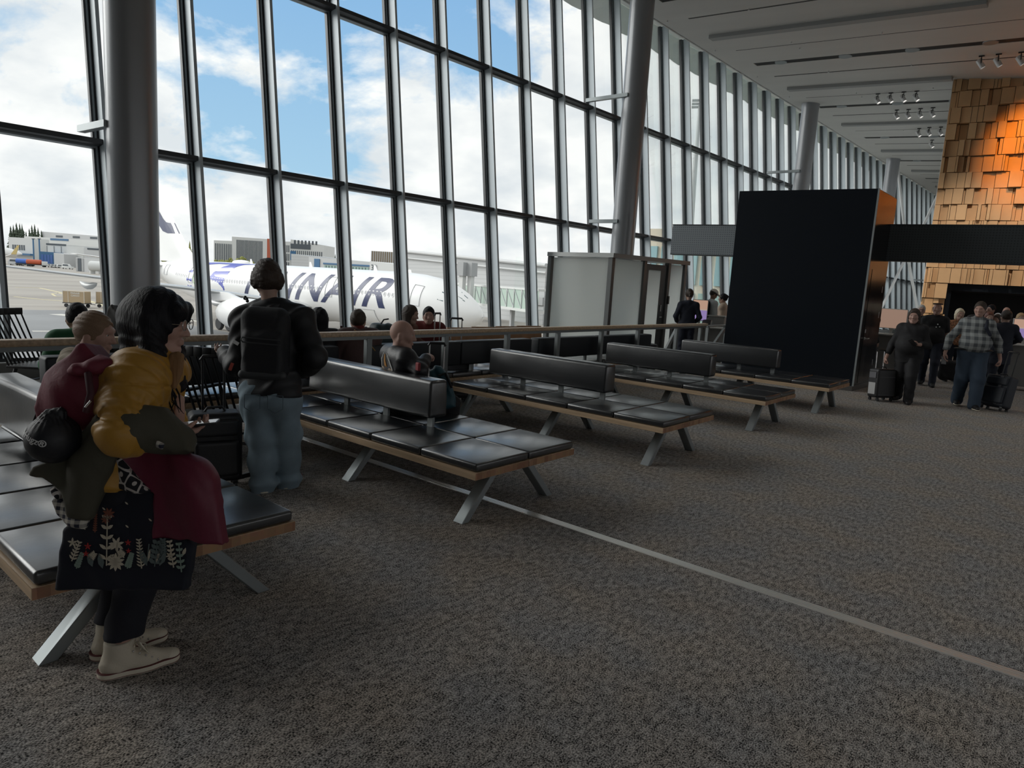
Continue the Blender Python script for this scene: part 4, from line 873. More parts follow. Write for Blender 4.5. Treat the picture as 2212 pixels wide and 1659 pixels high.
# container shed and white tank
o, L_, h, s_ = building('container_shed', 164, 556, 248, 561, 330, 322, 8, M_bgl, 'long pale container shed with dark doors near the first column', G); panel(o, L_, s_, .06, .14, .2, h*.95, M_bdark, 'dark_doorway'); panel(o, L_, s_, 0, .05, .2, h*.95, M_bgrey, 'gate_leaf'); panel(o, L_, s_, .15, .2, .2, h*.95, M_bgrey, 'gate_leaf')
o = empty('white_tank', px(218, 570, 300)*(1, 1, 0)+np.array([0, 0, G])); A_, B_, L_, ux, iv = frame_at(196, 570, 242, 573, 300); b = MB(); b.tube([-ux*L_/2+(0, 0, 3.4), -ux*L_/2*.95+(0, 0, 3.4), ux*L_/2*.95+(0, 0, 3.4), ux*L_/2+(0, 0, 3.4)], [1.2, 2.2, 2.2, 1.2], 16); b.build('vessel', M_bwhite, o, smooth=50)
for t in (-.8, 0, .8): b = MB(); b.box(ux*L_/2*t+(0, 0, .8), (.5, 2, 1.6)); b.build('saddle', M_bwhite, o)
tag(o, 'white cylindrical tank lying beside the container shed', 'tank')
def car(p, rz, L_, hh, m, label, kind='car', grp=None, extra=None):
    o = empty(kind, p, rz); b = MB(); b.hexa([(-L_/2, -.9, .35), (L_/2, -.9, .35), (L_/2, .9, .35), (-L_/2, .9, .35)], [(-L_/2, -.88, hh*.55), (L_/2, -.88, hh*.5), (L_/2, .88, hh*.5), (-L_/2, .88, hh*.55)]); b.hexa([(-L_/2, -.85, hh*.55), (L_*.25, -.85, hh*.53), (L_*.25, .85, hh*.53), (-L_/2, .85, hh*.55)], [(-L_*.42, -.75, hh), (L_*.1, -.75, hh), (L_*.1, .75, hh), (-L_*.42, .75, hh)]); b.build('body', m, o, .08, 2)
    b = MB(); b.hexa([(-L_*.4, -.84, hh*.6), (L_*.2, -.84, hh*.6), (L_*.2, .84, hh*.6), (-L_*.4, .84, hh*.6)], [(-L_*.37, -.79, hh*.9), (L_*.1, -.79, hh*.9), (L_*.1, .79, hh*.9), (-L_*.37, .79, hh*.9)]); b.build('windows', M_bdark, o)
    for x in (-.32, .32):
        for y in (-.85, .85): b = MB(); b.lathe([(.36, -.1), (.36, .1)], (x*L_, y, .36), 16, rotm('X', PI/2)); b.build('wheel', M_tyre, o)
    tag(o, label, 'car' if kind == 'car' else 'van', grp)
for k, x in enumerate((113, 120, 127, 133)): p = px(x, 565, 392); car((p[0], p[1], G), .6+.3*k, 5.2, 1.9, M_bwhite, ['white car parked leftmost before the pale shed', 'white car parked second from the left before the pale shed', 'white car parked third from the left before the pale shed', 'white car parked fourth from the left before the pale shed'][k], 'car', 'white cars parked before the shed')
p = px(146, 565, 372); car((p[0], p[1], G), .5, 6.4, 2.8, M_bwhite, 'white van parked alone left of the container shed', 'van')
def truck(p, rz, label, tank, cab):
    o = empty('truck', p, rz); b = MB(); b.ab((-5, -1.1, .9), (5, 1.1, 1.3)); b.build('chassis', M_dkg, o); b = MB(); b.ab((3, -1.2, 1.0), (5.2, 1.2, 3.2)); b.build('cab', cab, o, .15, 2); b = MB(); b.tube([(-5, 0, 2.6), (-4.7, 0, 2.6), (2.3, 0, 2.6), (2.6, 0, 2.6)], [.9, 1.4, 1.4, .9], 14); b.build('tank', tank, o, smooth=50)
    for x in (-4, -2.6, 3.8):
        for y in (-1, 1): b = MB(); b.lathe([(.55, -.15), (.55, .15)], (x, y, .55), 14, rotm('X', PI/2)); b.build('wheel', M_tyre, o)
    tag(o, label, 'truck')
p = px(55, 568, 392); truck((p[0], p[1], G), .75, 'tank truck with a blue tank on the far apron', mat('tank_blue', (.05, .14, .5), .4), M_bwhite)
p = px(79, 570, 385); truck((p[0], p[1], G), .9, 'orange red truck with a white cab on the far apron', mat('truck_red', (.5, .1, .04), .5), M_bwhite)
p = px(37, 568, 392); car((p[0], p[1], G), .8, 9, 3.6, M_bgl, 'pale grey service van left of the blue tank truck', 'van')
# tip of a parked airliner at the far left
o = empty('parked_airliner', px(30, 550, 420)*(1, 1, 0)+np.array([0, 0, G])); A_, B_, L_, ux, iv = frame_at(8, 546, 36, 547, 420); b = MB(); b.tube([-ux*30+(0, 0, 7.5), -ux*6+(0, 0, 7.5), ux*2+(0, 0, 7.0), ux*5+(0, 0, 6.6)], [2.8, 2.8, 1.6, .4], 18); b.build('fuselage', M_plane, o, smooth=50)
b = MB(); b.hexa([-ux*4+iv*-4+(0, 0, 4), ux*4+iv*-4+(0, 0, 4.0), ux*4+iv*-3+(0, 0, 4.5), -ux*4+iv*-3+(0, 0, 4.5)], [ux*13+iv*-20+(0, 0, 6.1), ux*16+iv*-20+(0, 0, 6.1), ux*16+iv*-20+(0, 0, 6.4), ux*13+iv*-20+(0, 0, 6.4)]); wg = b.build('wing', M_plane, o)
b = MB(); b.hexa([ux*13+iv*-20+(0, 0, 6.1), ux*16+iv*-20+(0, 0, 6.1), ux*16+iv*-20.3+(0, 0, 6.2), ux*13+iv*-20.3+(0, 0, 6.2)], [ux*17+iv*-20+(0, 0, 11.5), ux*18+iv*-20+(0, 0, 11.5), ux*18+iv*-20.3+(0, 0, 11.5), ux*17+iv*-20.3+(0, 0, 11.5)]); b.build('winglet', mat('winglet_yellow', (.62, .48, .2), .5), wg)
tag(o, 'far white airliner whose yellow tipped wing shows at the left', 'airliner')
# terminal pier with the stand number
o, L_, h, s_ = building('terminal_pier', 629, 548, 668, 553, 205, 203, 20, M_rib, 'grey ribbed end block of the terminal pier', G)
o, L_, h, s_ = building('terminal_pier', 667, 554, 800, 566, 200, 190, 20, M_bgl, 'pale terminal pier with a blue panel and a window band', G); panel(o, L_, s_, .1, .19, h*.55, h*.95, M_bblue, 'blue_panel'); panel(o, L_, s_, .27, .98, h*.55, h*.8, M_bteal, 'window_band'); panel(o, L_, s_, .25, 1.0, h*.82, h*.86, M_bblue, 'blue_edge'); strips(o, L_, s_, 14, .3, .98, h*.56, h*.79, .12, M_bdark, 'window_post', .3)
o, L_, h, s_ = building('terminal_pier', 799, 564, 936, 581, 188, 176, 16, M_bwhite, 'white terminal block marked 33 above its windows', G); strips(o, L_, s_, 10, .02, .8, h*.5, h*.62, .8, mat('pier_window', (.08, .16, .22), .3)); panel(o, L_, s_, .84, .88, h*.3, h*.95, M_bblue, 'blue_panel')
place_text('stand_number', '33', 2.3, M_bdark, o, (L_*.06+.4, -s_*.2, h*.83), (1, 0, 0), (0, 0, 1), bold=.03)
o, L_, h, s_ = building('slatted_building', 802, 542, 857, 545, 235, 235, 14, M_bbrown, 'brown building behind a screen of upright slats', G); strips(o, L_, s_, 12, .0, 1.0, h*.45, h*1.0, .35, M_bgl, 'slat')
o, L_, h, s_ = building('gable_terminal', 857, 541, 1180, 573, 172, 120, 30, M_rib, 'large grey ribbed terminal with a pipe along its roof', G)
b = MB(); 
A_ = px(857, 541, 171); B_ = px(1180, 573, 119); o2 = o
Ml = np.array([[math.cos(o.rotation_euler[2]), math.sin(o.rotation_euler[2]), 0], [-math.sin(o.rotation_euler[2]), math.cos(o.rotation_euler[2]), 0], [0, 0, 1]])
lo = lambda p: Ml @ (np.array(p)-np.array([o.location.x, o.location.y, o.location.z]))
b.tube([lo(A_), lo(B_)], .35, 8); b.tube([lo(A_)-(0, 0, 1.6), lo(B_)-(0, 0, 1.3)], .18, 8); b.build('roof_pipe', M_bgl, o, smooth=40)
panel(o, L_, s_, 0.0, 1.0, 3.5, 4.9, M_bgrey, 'lower_band', .3)
# glazed boarding bridge in front of it
A_ = px(985, 611, 128); B_ = px(1182, 620, 96); ux = B_-A_; L_ = np.linalg.norm(ux[:2]); o = empty('boarding_bridge', (A_[0], A_[1], 0)); o.rotation_euler = (0, 0, math.atan2(ux[1], ux[0])); zt_ = A_[2]; zb_ = px(1040, 653, 119)[2]
b = MB(); b.ab((0, -1.4, zt_-.3), (L_, 1.4, zt_)); b.ab((0, -1.4, zb_-.4), (L_, 1.4, zb_)); b.build('deck_and_roof', M_bwhite, o)
b = MB(); b.ab((0, -1.3, zb_), (L_, -1.25, zt_-.3)); b.build('glazing', mat('bridge_glass', (.42, .52, .46), .2), o)
n_ = 14
for i in range(n_):
    x0_, x1_ = L_*i/n_, L_*(i+1)/n_; b = MB(); b.bar((x0_, -1.38, zb_), (x0_, -1.38, zt_-.2), .12, .12, (1, 0, 0)); b.bar((x0_, -1.38, zt_-.3), (x1_, -1.38, zb_), .1, .1, (1, 0, 0)); b.build('truss', M_bgl, o)
b = MB(); b.box((L_*.25, -1.42, zb_+1.2), (1.6, .03, .55)); b.build('yellow_sign', mat('sign_yellow', (.6, .42, .03), .5), o)
for x in (.12, .7, .86): b = MB(); b.ab((L_*x-.3, -.3, G), (L_*x+.3, .3, zb_-.3)); b.build('support', M_bgrey, o)
tag(o, 'long glazed boarding bridge beyond the airliner nose', 'boarding bridge')
for k, (x, yt) in enumerate(((1000, 588), (1018, 589))):
    t_ = px(x, yt, 112); o = empty('post', (t_[0], t_[1], G)); b = MB(); b.ab((-.4, -.4, 0), (.4, .4, t_[2]-G)); b.build('shaft', M_bwhite, o); b = MB(); b.ab((-.7, -.7, t_[2]-G-.6), (.7, .7, t_[2]-G+1.6)); b.build('lamp_box', M_bgrey, o); tag(o, 'white post with a grey box on top, %s of two by the airliner nose' % ('left' if k == 0 else 'right'), 'post', 'white posts by the airliner nose')
# crane-like light mast seen through the far windows
o = empty('light_mast', px(1497, 480, 75)*(1, 1, 0)+np.array([0, 0, G])); base_ = px(1497, 480, 75); top_ = px(1512, 225, 75)
off = np.array([base_[0], base_[1], G]); b = MB(); b.tube([np.array([0, 0, 0]), np.array(top_)-off], [.6, .16], 10); b.build('pole', M_bgl, o, smooth=40)
b = MB(); t_ = np.array(top_)-off
for k in (-1, 0, 1): b.bar(t_+(-.7, -.5, k*.35), t_+(.7, .5, k*.35+.1), .22, .22)
b.build('lamp_head', M_bgrey, o); tag(o, 'tall tapering light mast outside the windows beyond the second column', 'mast')
# adjacent bridge building right outside the far windows
A_ = px(1398, 494, 44); B_ = px(1640, 520, 40); ux = B_-A_; L_ = np.linalg.norm(ux[:2]); o = empty('bridge_tower', (A_[0], A_[1], G)); o.rotation_euler = (0, 0, math.atan2(ux[1], ux[0])); h = A_[2]-G
b = MB(); b.ab((0, 0, 0), (L_, 7, h)); b.build('walls', mat('tower_beige', (.62, .54, .42), .6), o)
for i in range(8):
    for z0_, z1_, m_ in ((.5, 4, M_bteal), (4.6, 7.2, M_bteal), (7.7, h-1.1, mat('tower_glass', (.25, .42, .45), .2))):
        b = MB(); b.ab((L_*(i+.3)/8, -.12, z0_), (L_*(i+.98)/8, .05, z1_)); b.build('glass_panel', m_, o)
tag(o, 'beige and green glazed bridge tower close outside the windows by the gate', 'building')
# cargo dollies
M_ply = mat('cargo_board', (.42, .32, .2), .7); M_wtext = mat('faded_white', (.65, .63, .58), .7)
def dolly(p, rz, label):
    o = empty('cargo_dolly', p, rz); b = MB(); b.ab((-1.6, -.8, .55), (1.6, .8, .66)); b.tube([(1.6, 0, .6), (2.6, 0, .5)], .05, 6); b.build('chassis', M_dkg, o)
    for x in (-1.1, 1.1):
        for y in (-.7, .7): b = MB(); b.lathe([(.26, -.09), (.26, .09)], (x, y, .26), 14, rotm('X', PI/2)); b.build('wheel', M_tyre, o)
    b = MB(); b.ab((-1.5, -.78, .66), (1.5, .78, 2.3)); bx_ = b.build('container', M_ply, o, .03, 1)
    b = MB()
    for x in (-1.5, -.75, 1.5): b.box((x, -.79, 1.48), (.06, .03, 1.64))
    b.box((0, -.79, 2.28), (3, .03, .06)); b.build('container_rim', M_wtext, bx_)
    place_text('container_lettering', 'FINNAIR\nCARGO', .34, M_wtext, bx_, (.25, -.8, 1.85), (1, 0, 0), (0, 0, 1), bold=.01)
    tag(o, label, 'cargo dolly', 'cargo dollies on the apron')
A_, B_, L_, ux, iv = frame_at(145, 660, 188, 660, 94); rz = math.atan2(ux[1], ux[0]); p = pz(167, 664, G); dolly((p[0], p[1], G), rz, 'tan cargo container on a dolly on the apron, left of two')
p = pz(237, 665, G); dolly((p[0], p[1], G), rz, 'tan cargo container on a dolly half hidden by the first column')
# ------------------------------------------------------------------ organic shapes: smooth union fields turned into one surface
def poly_sd(u, v, poly):
    n = len(poly); d = np.full(np.broadcast(u, v).shape, 1e9); sgn = np.ones(d.shape)
    for i in range(n):
        a = poly[i]; b = poly[i-1]; ex, ey = b[0]-a[0], b[1]-a[1]; wx, wy = u-a[0], v-a[1]
        t = np.clip((wx*ex+wy*ey)/(ex*ex+ey*ey+1e-12), 0, 1); bx, by = wx-ex*t, wy-ey*t; d = np.minimum(d, bx*bx+by*by)
        c1 = v >= a[1]; c2 = v < b[1]; c3 = ex*wy > ey*wx
        sgn = np.where((c1 & c2 & c3) | (~c1 & ~c2 & ~c3), -sgn, sgn)
    return sgn*np.sqrt(d)
class Fld:
    def __init__(s): s.P = []; s.folds = []
    def _add(s, lo, hi, fn, k, op):
        s.P.append((np.array(lo, float), np.array(hi, float), fn, k, op)); return s
    def rc(s, a, b, ra, rb=None, k=.03, op='u', flat=None, rib=None):
        a = np.array(a, float); b = np.array(b, float); rb = ra if rb is None else rb; ab = b-a; L2 = max(ab@ab, 1e-9); R_ = max(ra, rb)*1.15+.002
        fd, ff = (unit(flat[0]), flat[1]) if flat else (None, 1)
        def fn(X, Y, Z):
            x, y, z = X-a[0], Y-a[1], Z-a[2]
            t = np.clip((x*ab[0]+y*ab[1]+z*ab[2])/L2, 0, 1)
            x = x-t*ab[0]; y = y-t*ab[1]; z = z-t*ab[2]
            if fd is not None:
                q = (x*fd[0]+y*fd[1]+z*fd[2])*(ff-1); x = x+q*fd[0]; y = y+q*fd[1]; z = z+q*fd[2]
            r = ra+(rb-ra)*t
            if rib: r = r*(1-rib[1]+rib[1]*2*np.abs(np.sin(PI*rib[0]*t))**.55)
            return np.sqrt(x*x+y*y+z*z)-r
        m = R_*(max(1, 1/ff))
        return s._add(np.minimum(a, b)-m, np.maximum(a, b)+m, fn, k, op)
    def chain(s, pts, rad, k=.03, flat=None, rib=None, op='u'):
        for i in range(len(pts)-1): s.rc(pts[i], pts[i+1], rad[i], rad[i+1], k, op, flat, rib)
        return s
    def ell(s, c, r, R=None, k=.03, op='u'):
        c = np.array(c, float); r = np.array([r]*3 if np.isscalar(r) else r, float); M = np.eye(3) if R is None else np.array(R).T; R_ = r.max()
        def fn(X, Y, Z):
            x, y, z = X-c[0], Y-c[1], Z-c[2]
            q = [(M[i, 0]*x+M[i, 1]*y+M[i, 2]*z) for i in range(3)]
            k0 = np.sqrt(sum((q[i]/r[i])**2 for i in range(3))); k1 = np.sqrt(sum((q[i]/r[i]**2)**2 for i in range(3)))
            return k0*(k0-1)/np.maximum(k1, 1e-6)
        return s._add(c-R_, c+R_, fn, k, op)
    def box(s, c, h, R=None, rd=.01, k=.01, op='u'):
        c = np.array(c, float); h = np.array(h, float); M = np.eye(3) if R is None else np.array(R).T; R_ = np.linalg.norm(h)
        def fn(X, Y, Z):
            x, y, z = X-c[0], Y-c[1], Z-c[2]
            q = [np.abs(M[i, 0]*x+M[i, 1]*y+M[i, 2]*z)-h[i]+rd for i in range(3)]
            return np.sqrt(sum(np.maximum(v, 0)**2 for v in q))+np.minimum(np.maximum(np.maximum(q[0], q[1]), q[2]), 0)-rd
        return s._add(c-R_, c+R_, fn, k, op)
    def slab(s, poly, O, ux, uy, n, th, k=.02, bulge=None, rd=.012):
        """soft cloth panel: outline poly in the (ux, uy) plane at O, th thick along n, bulge(u, v) pushes it along n"""
        O = np.array(O, float); C = np.array([O+ux*a+uy*b for a, b in poly]); m = th+.12
        def fn(X, Y, Z):
            x, y, z = X-O[0], Y-O[1], Z-O[2]; u = x*ux[0]+y*ux[1]+z*ux[2]; v = x*uy[0]+y*uy[1]+z*uy[2]; w = x*n[0]+y*n[1]+z*n[2]
            if bulge: w = w-bulge(u, v)
            a = poly_sd(u, v, poly)+rd; b = np.abs(w)-th/2+rd
            return np.sqrt(np.maximum(a, 0)**2+np.maximum(b, 0)**2)+np.minimum(np.maximum(a, b), 0)-rd
        return s._add(C.min(0)-m, C.max(0)+m, fn, k, 'u')
    def cut(s, p, n, k=.008):      # removes the side n points to
        p = np.array(p, float); n = unit(n)
        return s._add([-9]*3, [9]*3, lambda X, Y, Z: -((X-p[0])*n[0]+(Y-p[1])*n[1]+(Z-p[2])*n[2]), k, 's')
    def fold(s, fn): s.folds.append(fn); return s
    def arrays(s, h):
        U = [p for p in s.P if p[4] == 'u']; lo = np.min([p[0] for p in U], 0)-4*h; hi = np.max([p[1] for p in U], 0)+4*h
        n = np.ceil((hi-lo)/h).astype(int)+1; ax = [lo[i]+h*np.arange(n[i]) for i in range(3)]
        v = np.full(n, 9.0, np.float32)
        for a, b, fn, k, op in s.P:
            i0 = np.maximum(np.floor((a-k-3*h-lo)/h).astype(int), 0); i1 = np.minimum(np.ceil((b+k+3*h-lo)/h).astype(int)+1, n)
            if (i1 <= i0).any(): continue
            sl = tuple(slice(i0[i], i1[i]) for i in range(3)); X, Y, Z = np.meshgrid(ax[0][sl[0]], ax[1][sl[1]], ax[2][sl[2]], indexing='ij', sparse=True)
            d = fn(X, Y, Z); A = v[sl]
            if op == 'u': t = np.clip(.5+.5*(d-A)/k, 0, 1); v[sl] = d*(1-t)+A*t-k*t*(1-t)
            else: d = -d; t = np.clip(.5-.5*(d-A)/k, 0, 1); v[sl] = d*(1-t)+A*t+k*t*(1-t)
        if s.folds:
            X, Y, Z = np.meshgrid(*ax, indexing='ij', sparse=True)
            near = np.abs(v) < .06
            for fn in s.folds: v = np.where(near, v+fn(X, Y, Z), v)
        return v, lo
    def mesh(s, h, name='m'):
        v, lo = s.arrays(h); sg = v < 0
        c = sg[:-1, :-1, :-1].astype(np.int8)
        for dx, dy, dz in ((1, 0, 0), (0, 1, 0), (0, 0, 1), (1, 1, 0), (1, 0, 1), (0, 1, 1), (1, 1, 1)): c = c+sg[dx:sg.shape[0]-1+dx, dy:sg.shape[1]-1+dy, dz:sg.shape[2]-1+dz]
        cells = np.argwhere((c > 0) & (c < 8)); idx = np.full(c.shape, -1, np.int32); idx[tuple(cells.T)] = np.arange(len(cells))
        pos = np.zeros((len(cells), 3)); cnt = np.zeros(len(cells))
        C8 = [(0, 0, 0), (1, 0, 0), (0, 1, 0), (1, 1, 0), (0, 0, 1), (1, 0, 1), (0, 1, 1), (1, 1, 1)]
        for a in range(8):
            for bx in (1, 2, 4):
                if a & bx: continue
                b = a | bx; A = np.array(C8[a]); B = np.array(C8[b]); va = v[tuple((cells+A).T)]; vb = v[tuple((cells+B).T)]; m = (va < 0) != (vb < 0)
                t = np.where(m, va/np.where(va-vb == 0, 1, va-vb), 0); pos += np.where(m[:, None], A+(B-A)*t[:, None], 0); cnt += m
        P = lo+h*(cells+pos/np.maximum(cnt, 1)[:, None])
        F_ = []
        for axn in range(3):
            u, w = [(1, 2), (2, 0), (0, 1)][axn]
            s0 = [slice(None)]*3; s1 = [slice(None)]*3; s0[axn] = slice(0, -1); s1[axn] = slice(1, None)
            for q in (u, w): s0[q] = slice(1, -1); s1[q] = slice(1, -1)
            A = sg[tuple(s0)]; B = sg[tuple(s1)]; E_ = np.argwhere(A != B)
            if not len(E_): continue
            inside = A[tuple(E_.T)]; base = E_.copy(); base[:, u] += 1; base[:, w] += 1
            def g(du, dw): q = base.copy(); q[:, u] -= du; q[:, w] -= dw; return idx[tuple(q.T)]
            Q = np.stack([g(1, 1), g(0, 1), g(0, 0), g(1, 0)], 1); Q[~inside] = Q[~inside][:, ::-1]; F_.append(Q)
        F_ = np.concatenate(F_); F_ = F_[(F_ >= 0).all(1)]
        me = bpy.data.meshes.new(name); me.vertices.add(len(P)); me.vertices.foreach_set('co', P.astype(np.float32).ravel())
        me.loops.add(F_.size); me.loops.foreach_set('vertex_index', F_.astype(np.int32).ravel()); me.polygons.add(len(F_)); me.polygons.foreach_set('loop_start', np.arange(0, F_.size, 4, dtype=np.int32)); me.polygons.foreach_set('use_smooth', np.ones(len(F_), bool))
        me.update(calc_edges=True); me.validate()
        return me
    def build(s, name, h, m, parent=None): return link(name, s.mesh(h, name), m, parent)
def wrinkle(amp, fx, fy, fz, ph=0.0):
    return lambda X, Y, Z: amp*np.sin(fx*X+fy*Y+fz*Z+ph+1.3*np.sin(.6*fx*Y+.5*fz*X+.7*fy*Z))
V3 = lambda *a: np.array(a, float)
# ------------------------------------------------------------------ people
SKIN = mat('skin_light', (.40, .26, .205), .55, var=.06, vscale=20); SKIN2 = mat('skin_rosy', (.42, .255, .205), .55, var=.06, vscale=20); SKIN3 = mat('skin_tan', (.30, .17, .11), .55)
EYEW = mat('eye_white', (.7, .68, .66), .25); EYED = mat('eye_iris', (.03, .025, .02), .2)
H_BLK = mat('hair_black', (.004, .004, .007), .55, spec=.25, bump=.5, bscale=120, stretch=(1, 1, .12)); H_BRN = mat('hair_brown', (.035, .022, .014), .6, bump=.5, bscale=120, stretch=(1, 1, .12)); H_BLD = mat('hair_blond', (.36, .24, .12), .5, bump=.4, bscale=120, stretch=(1, 1, .15)); H_SAND = mat('hair_sandy', (.20, .125, .075), .55, bump=.4, bscale=140); H_GREY = mat('hair_grey', (.38, .37, .35), .55); H_RED = mat('hair_auburn', (.12, .035, .018), .5); H_WHT = mat('hair_pale_blond', (.62, .54, .40), .5)
def frame(fw, up=(0, 0, 1)):
    f_ = unit(fw); l_ = unit(np.cross(up, f_)); u_ = np.cross(f_, l_); return f_, l_, u_
def head_prims(F, c, fw, s=1.0, up=(0, 0, 1)):
    f_, l_, u_ = frame(fw, up); R = np.array([f_, l_, u_]).T
    P = lambda a, b, z: c+(f_*a+l_*b+u_*z)*s
    F.ell(P(-.008, 0, .025), V3(.098, .077, .098)*s, R, .02)
    F.rc(P(.035, 0, -.01), P(.047, 0, -.085), .062*s, .034*s, .035)
    for b in (-1, 1):
        F.rc(P(-.01, b*.055, -.045), P(.05, b*.02, -.095), .026*s, .022*s, .03); F.ell(P(.062, b*.036, -.018), V3(.028, .026, .026)*s, R, .025)
        F.ell(P(-.005, b*.079, -.008), V3(.022, .009, .032)*s, R, .006); F.ell(P(-.012, b*.083, -.03), V3(.01, .007, .012)*s, R, .005)
    F.rc(P(.082, -.035, .032), P(.082, .035, .032), .014*s, .014*s, .018)
    for b in (-1, 1): F.ell(P(.098, b*.032, .01), V3(.015, .016, .008)*s, R, .008, 's')
    F.rc(P(.09, 0, .018), P(.113, 0, -.03), .009*s, .0125*s, .012)
    for b in (-1, 1): F.ell(P(.1, b*.012, -.034), V3(.011, .009, .008)*s, R, .006)
    F.ell(P(.088, 0, -.058), V3(.014, .026, .007)*s, R, .006); F.ell(P(.088, 0, -.070), V3(.013, .022, .008)*s, R, .006); F.ell(P(.103, 0, -.0635), V3(.008, .024, .0018)*s, R, .003, 's')
    F.ell(P(.072, 0, -.1), V3(.018, .02, .016)*s, R, .015)
def eyes(c, fw, s, parent, up=(0, 0, 1)):
    f_, l_, u_ = frame(fw, up)
    for b in (-1, 1):
        p = c+(f_*.0795+l_*b*.032+u_*.010)*s; mb = MB(); mb.ball(p, .0108*s, 12); e = mb.build('eye', EYEW, parent, smooth=60); mb = MB(); mb.ball(p+f_*.0064*s, .0060*s, 10); mb.build('iris', EYED, e, smooth=60)
def hand_prims(F, w, d, n, s=1.0, curl=.5, thumb=1, spread=.06, k=.006, thick=1.0, fc=None):
    """w wrist, d towards the fingers, n palm normal (palm faces n), curl 0 straight to 1.5 closed; thumb +-1 picks its side"""
    d = unit(d); n = np.array(n, float); n = unit(n-d*(n@d)); x = np.cross(d, n)*thumb    # x towards the thumb side
    P = lambda a, b, z: w+(d*a+x*b+n*z)*s
    F.rc(P(0, 0, 0), P(.03, 0, 0), .026*s, .03*s, .02, flat=(n, 1.35))
    F.rc(P(.03, .02, .002), P(.085, .026, 0), .022*s, .016*s, .02, flat=(n, 1.25)); F.rc(P(.03, -.018, .002), P(.08, -.026, 0), .021*s, .015*s, .02, flat=(n, 1.25)); F.rc(P(.035, 0, 0), P(.088, 0, 0), .023*s, .017*s, .02, flat=(n, 1.3))
    for i, (b, L_, a0) in enumerate(((.030, .072, .086), (.010, .080, .091), (-.011, .074, .088), (-.031, .058, .079))):
        cu = curl if fc is None else fc[i]
        p = P(a0, b, -.001); ang = .15+cu*.55; dr = d+x*spread*b/.03
        for j, (fl, r0, r1) in enumerate(((.46, .0095, .0088), (.31, .0088, .0080), (.23, .0080, .0068))):
            dd = unit(dr*math.cos(ang)+n*math.sin(ang)); q = p+dd*L_*fl*s; F.rc(p, q, r0*s*thick, r1*s*thick, .004 if j == 0 else .003); p = q; ang += cu*.75
    p = P(.022, .03, .008); q = P(.05, .056, .018+.01*curl); r = P(.075, .060-.02*curl, .024+.018*curl); t = P(.094, .054-.03*curl, .026+.026*curl)
    F.rc(p, q, .015*s, .0125*s, .012); F.rc(q, r, .0112*s*thick, .0102*s*thick, .004); F.rc(r, t, .010*s*thick, .0078*s*thick, .003)
def J0(h=1.72, sit=False, **kw):
    s = h/1.72
    if not sit:
        J = dict(pel=(0, 0, .93), wai=(0, 0, 1.08), che=(.01, 0, 1.27), nec=(-.01, 0, 1.46), hed=(.025, 0, 1.62), hf=(1, 0, 0),
                 hL=(0, .09, .90), kL=(.02, .10, .49), aL=(-.01, .105, .09), tL=(.15, .13, .03), sL=(-.01, .165, 1.39), eL=(-.03, .235, 1.11), wL=(.05, .25, .87),
                 hR=(0, -.09, .90), kR=(.02, -.10, .49), aR=(-.01, -.105, .09), tR=(.15, -.13, .03), sR=(-.01, -.165, 1.39), eR=(-.03, -.235, 1.11), wR=(.05, -.25, .87))
    else:   # origin on the floor below the hips; sit may be the height of the head
        z = .56; tf = 1.0 if sit is True else max(.6, (sit-z)/.69)
        J = dict(pel=(0, 0, z), wai=(-.02, 0, z+.15), che=(-.02, 0, z+.34), nec=(-.02, 0, z+.53), hed=(.02, 0, z+.69), hf=(1, 0, 0),
                 hL=(.02, .09, z-.02), kL=(.45, .13, z-.02), aL=(.45, .13, .09), tL=(.61, .14, .03), sL=(-.03, .165, z+.465), eL=(.03, .24, z+.19), wL=(.27, .17, z+.12),
                 hR=(.02, -.09, z-.02), kR=(.45, -.13, z-.02), aR=(.45, -.13, .09), tR=(.61, -.14, .03), sR=(-.03, -.165, z+.465), eR=(.03, -.24, z+.19), wR=(.27, -.17, z+.12))
        for k in ('wai', 'che', 'nec', 'hed', 'sL', 'sR', 'eL', 'eR', 'wL', 'wR'): J[k] = (J[k][0]-(0 if k[0] != 'h' else 0), J[k][1], z+(J[k][2]-z)*tf)
        if tf < .97: J['nec'] = (J['nec'][0], 0, J['hed'][2]-.15)
        s = 1.0
    J = {k: V3(*v)*(1 if k == 'hf' else s) for k, v in J.items()}
    for k, v in kw.items():
        if k == 'mv': continue
        J[k] = v if np.isscalar(v) else V3(*v)
    for sd in 'LR':
        J.setdefault('d'+sd, unit(J['w'+sd]-J['e'+sd])); J.setdefault('n'+sd, V3(0, -1 if sd == 'L' else 1, 0))
    J['s'] = s
    return J
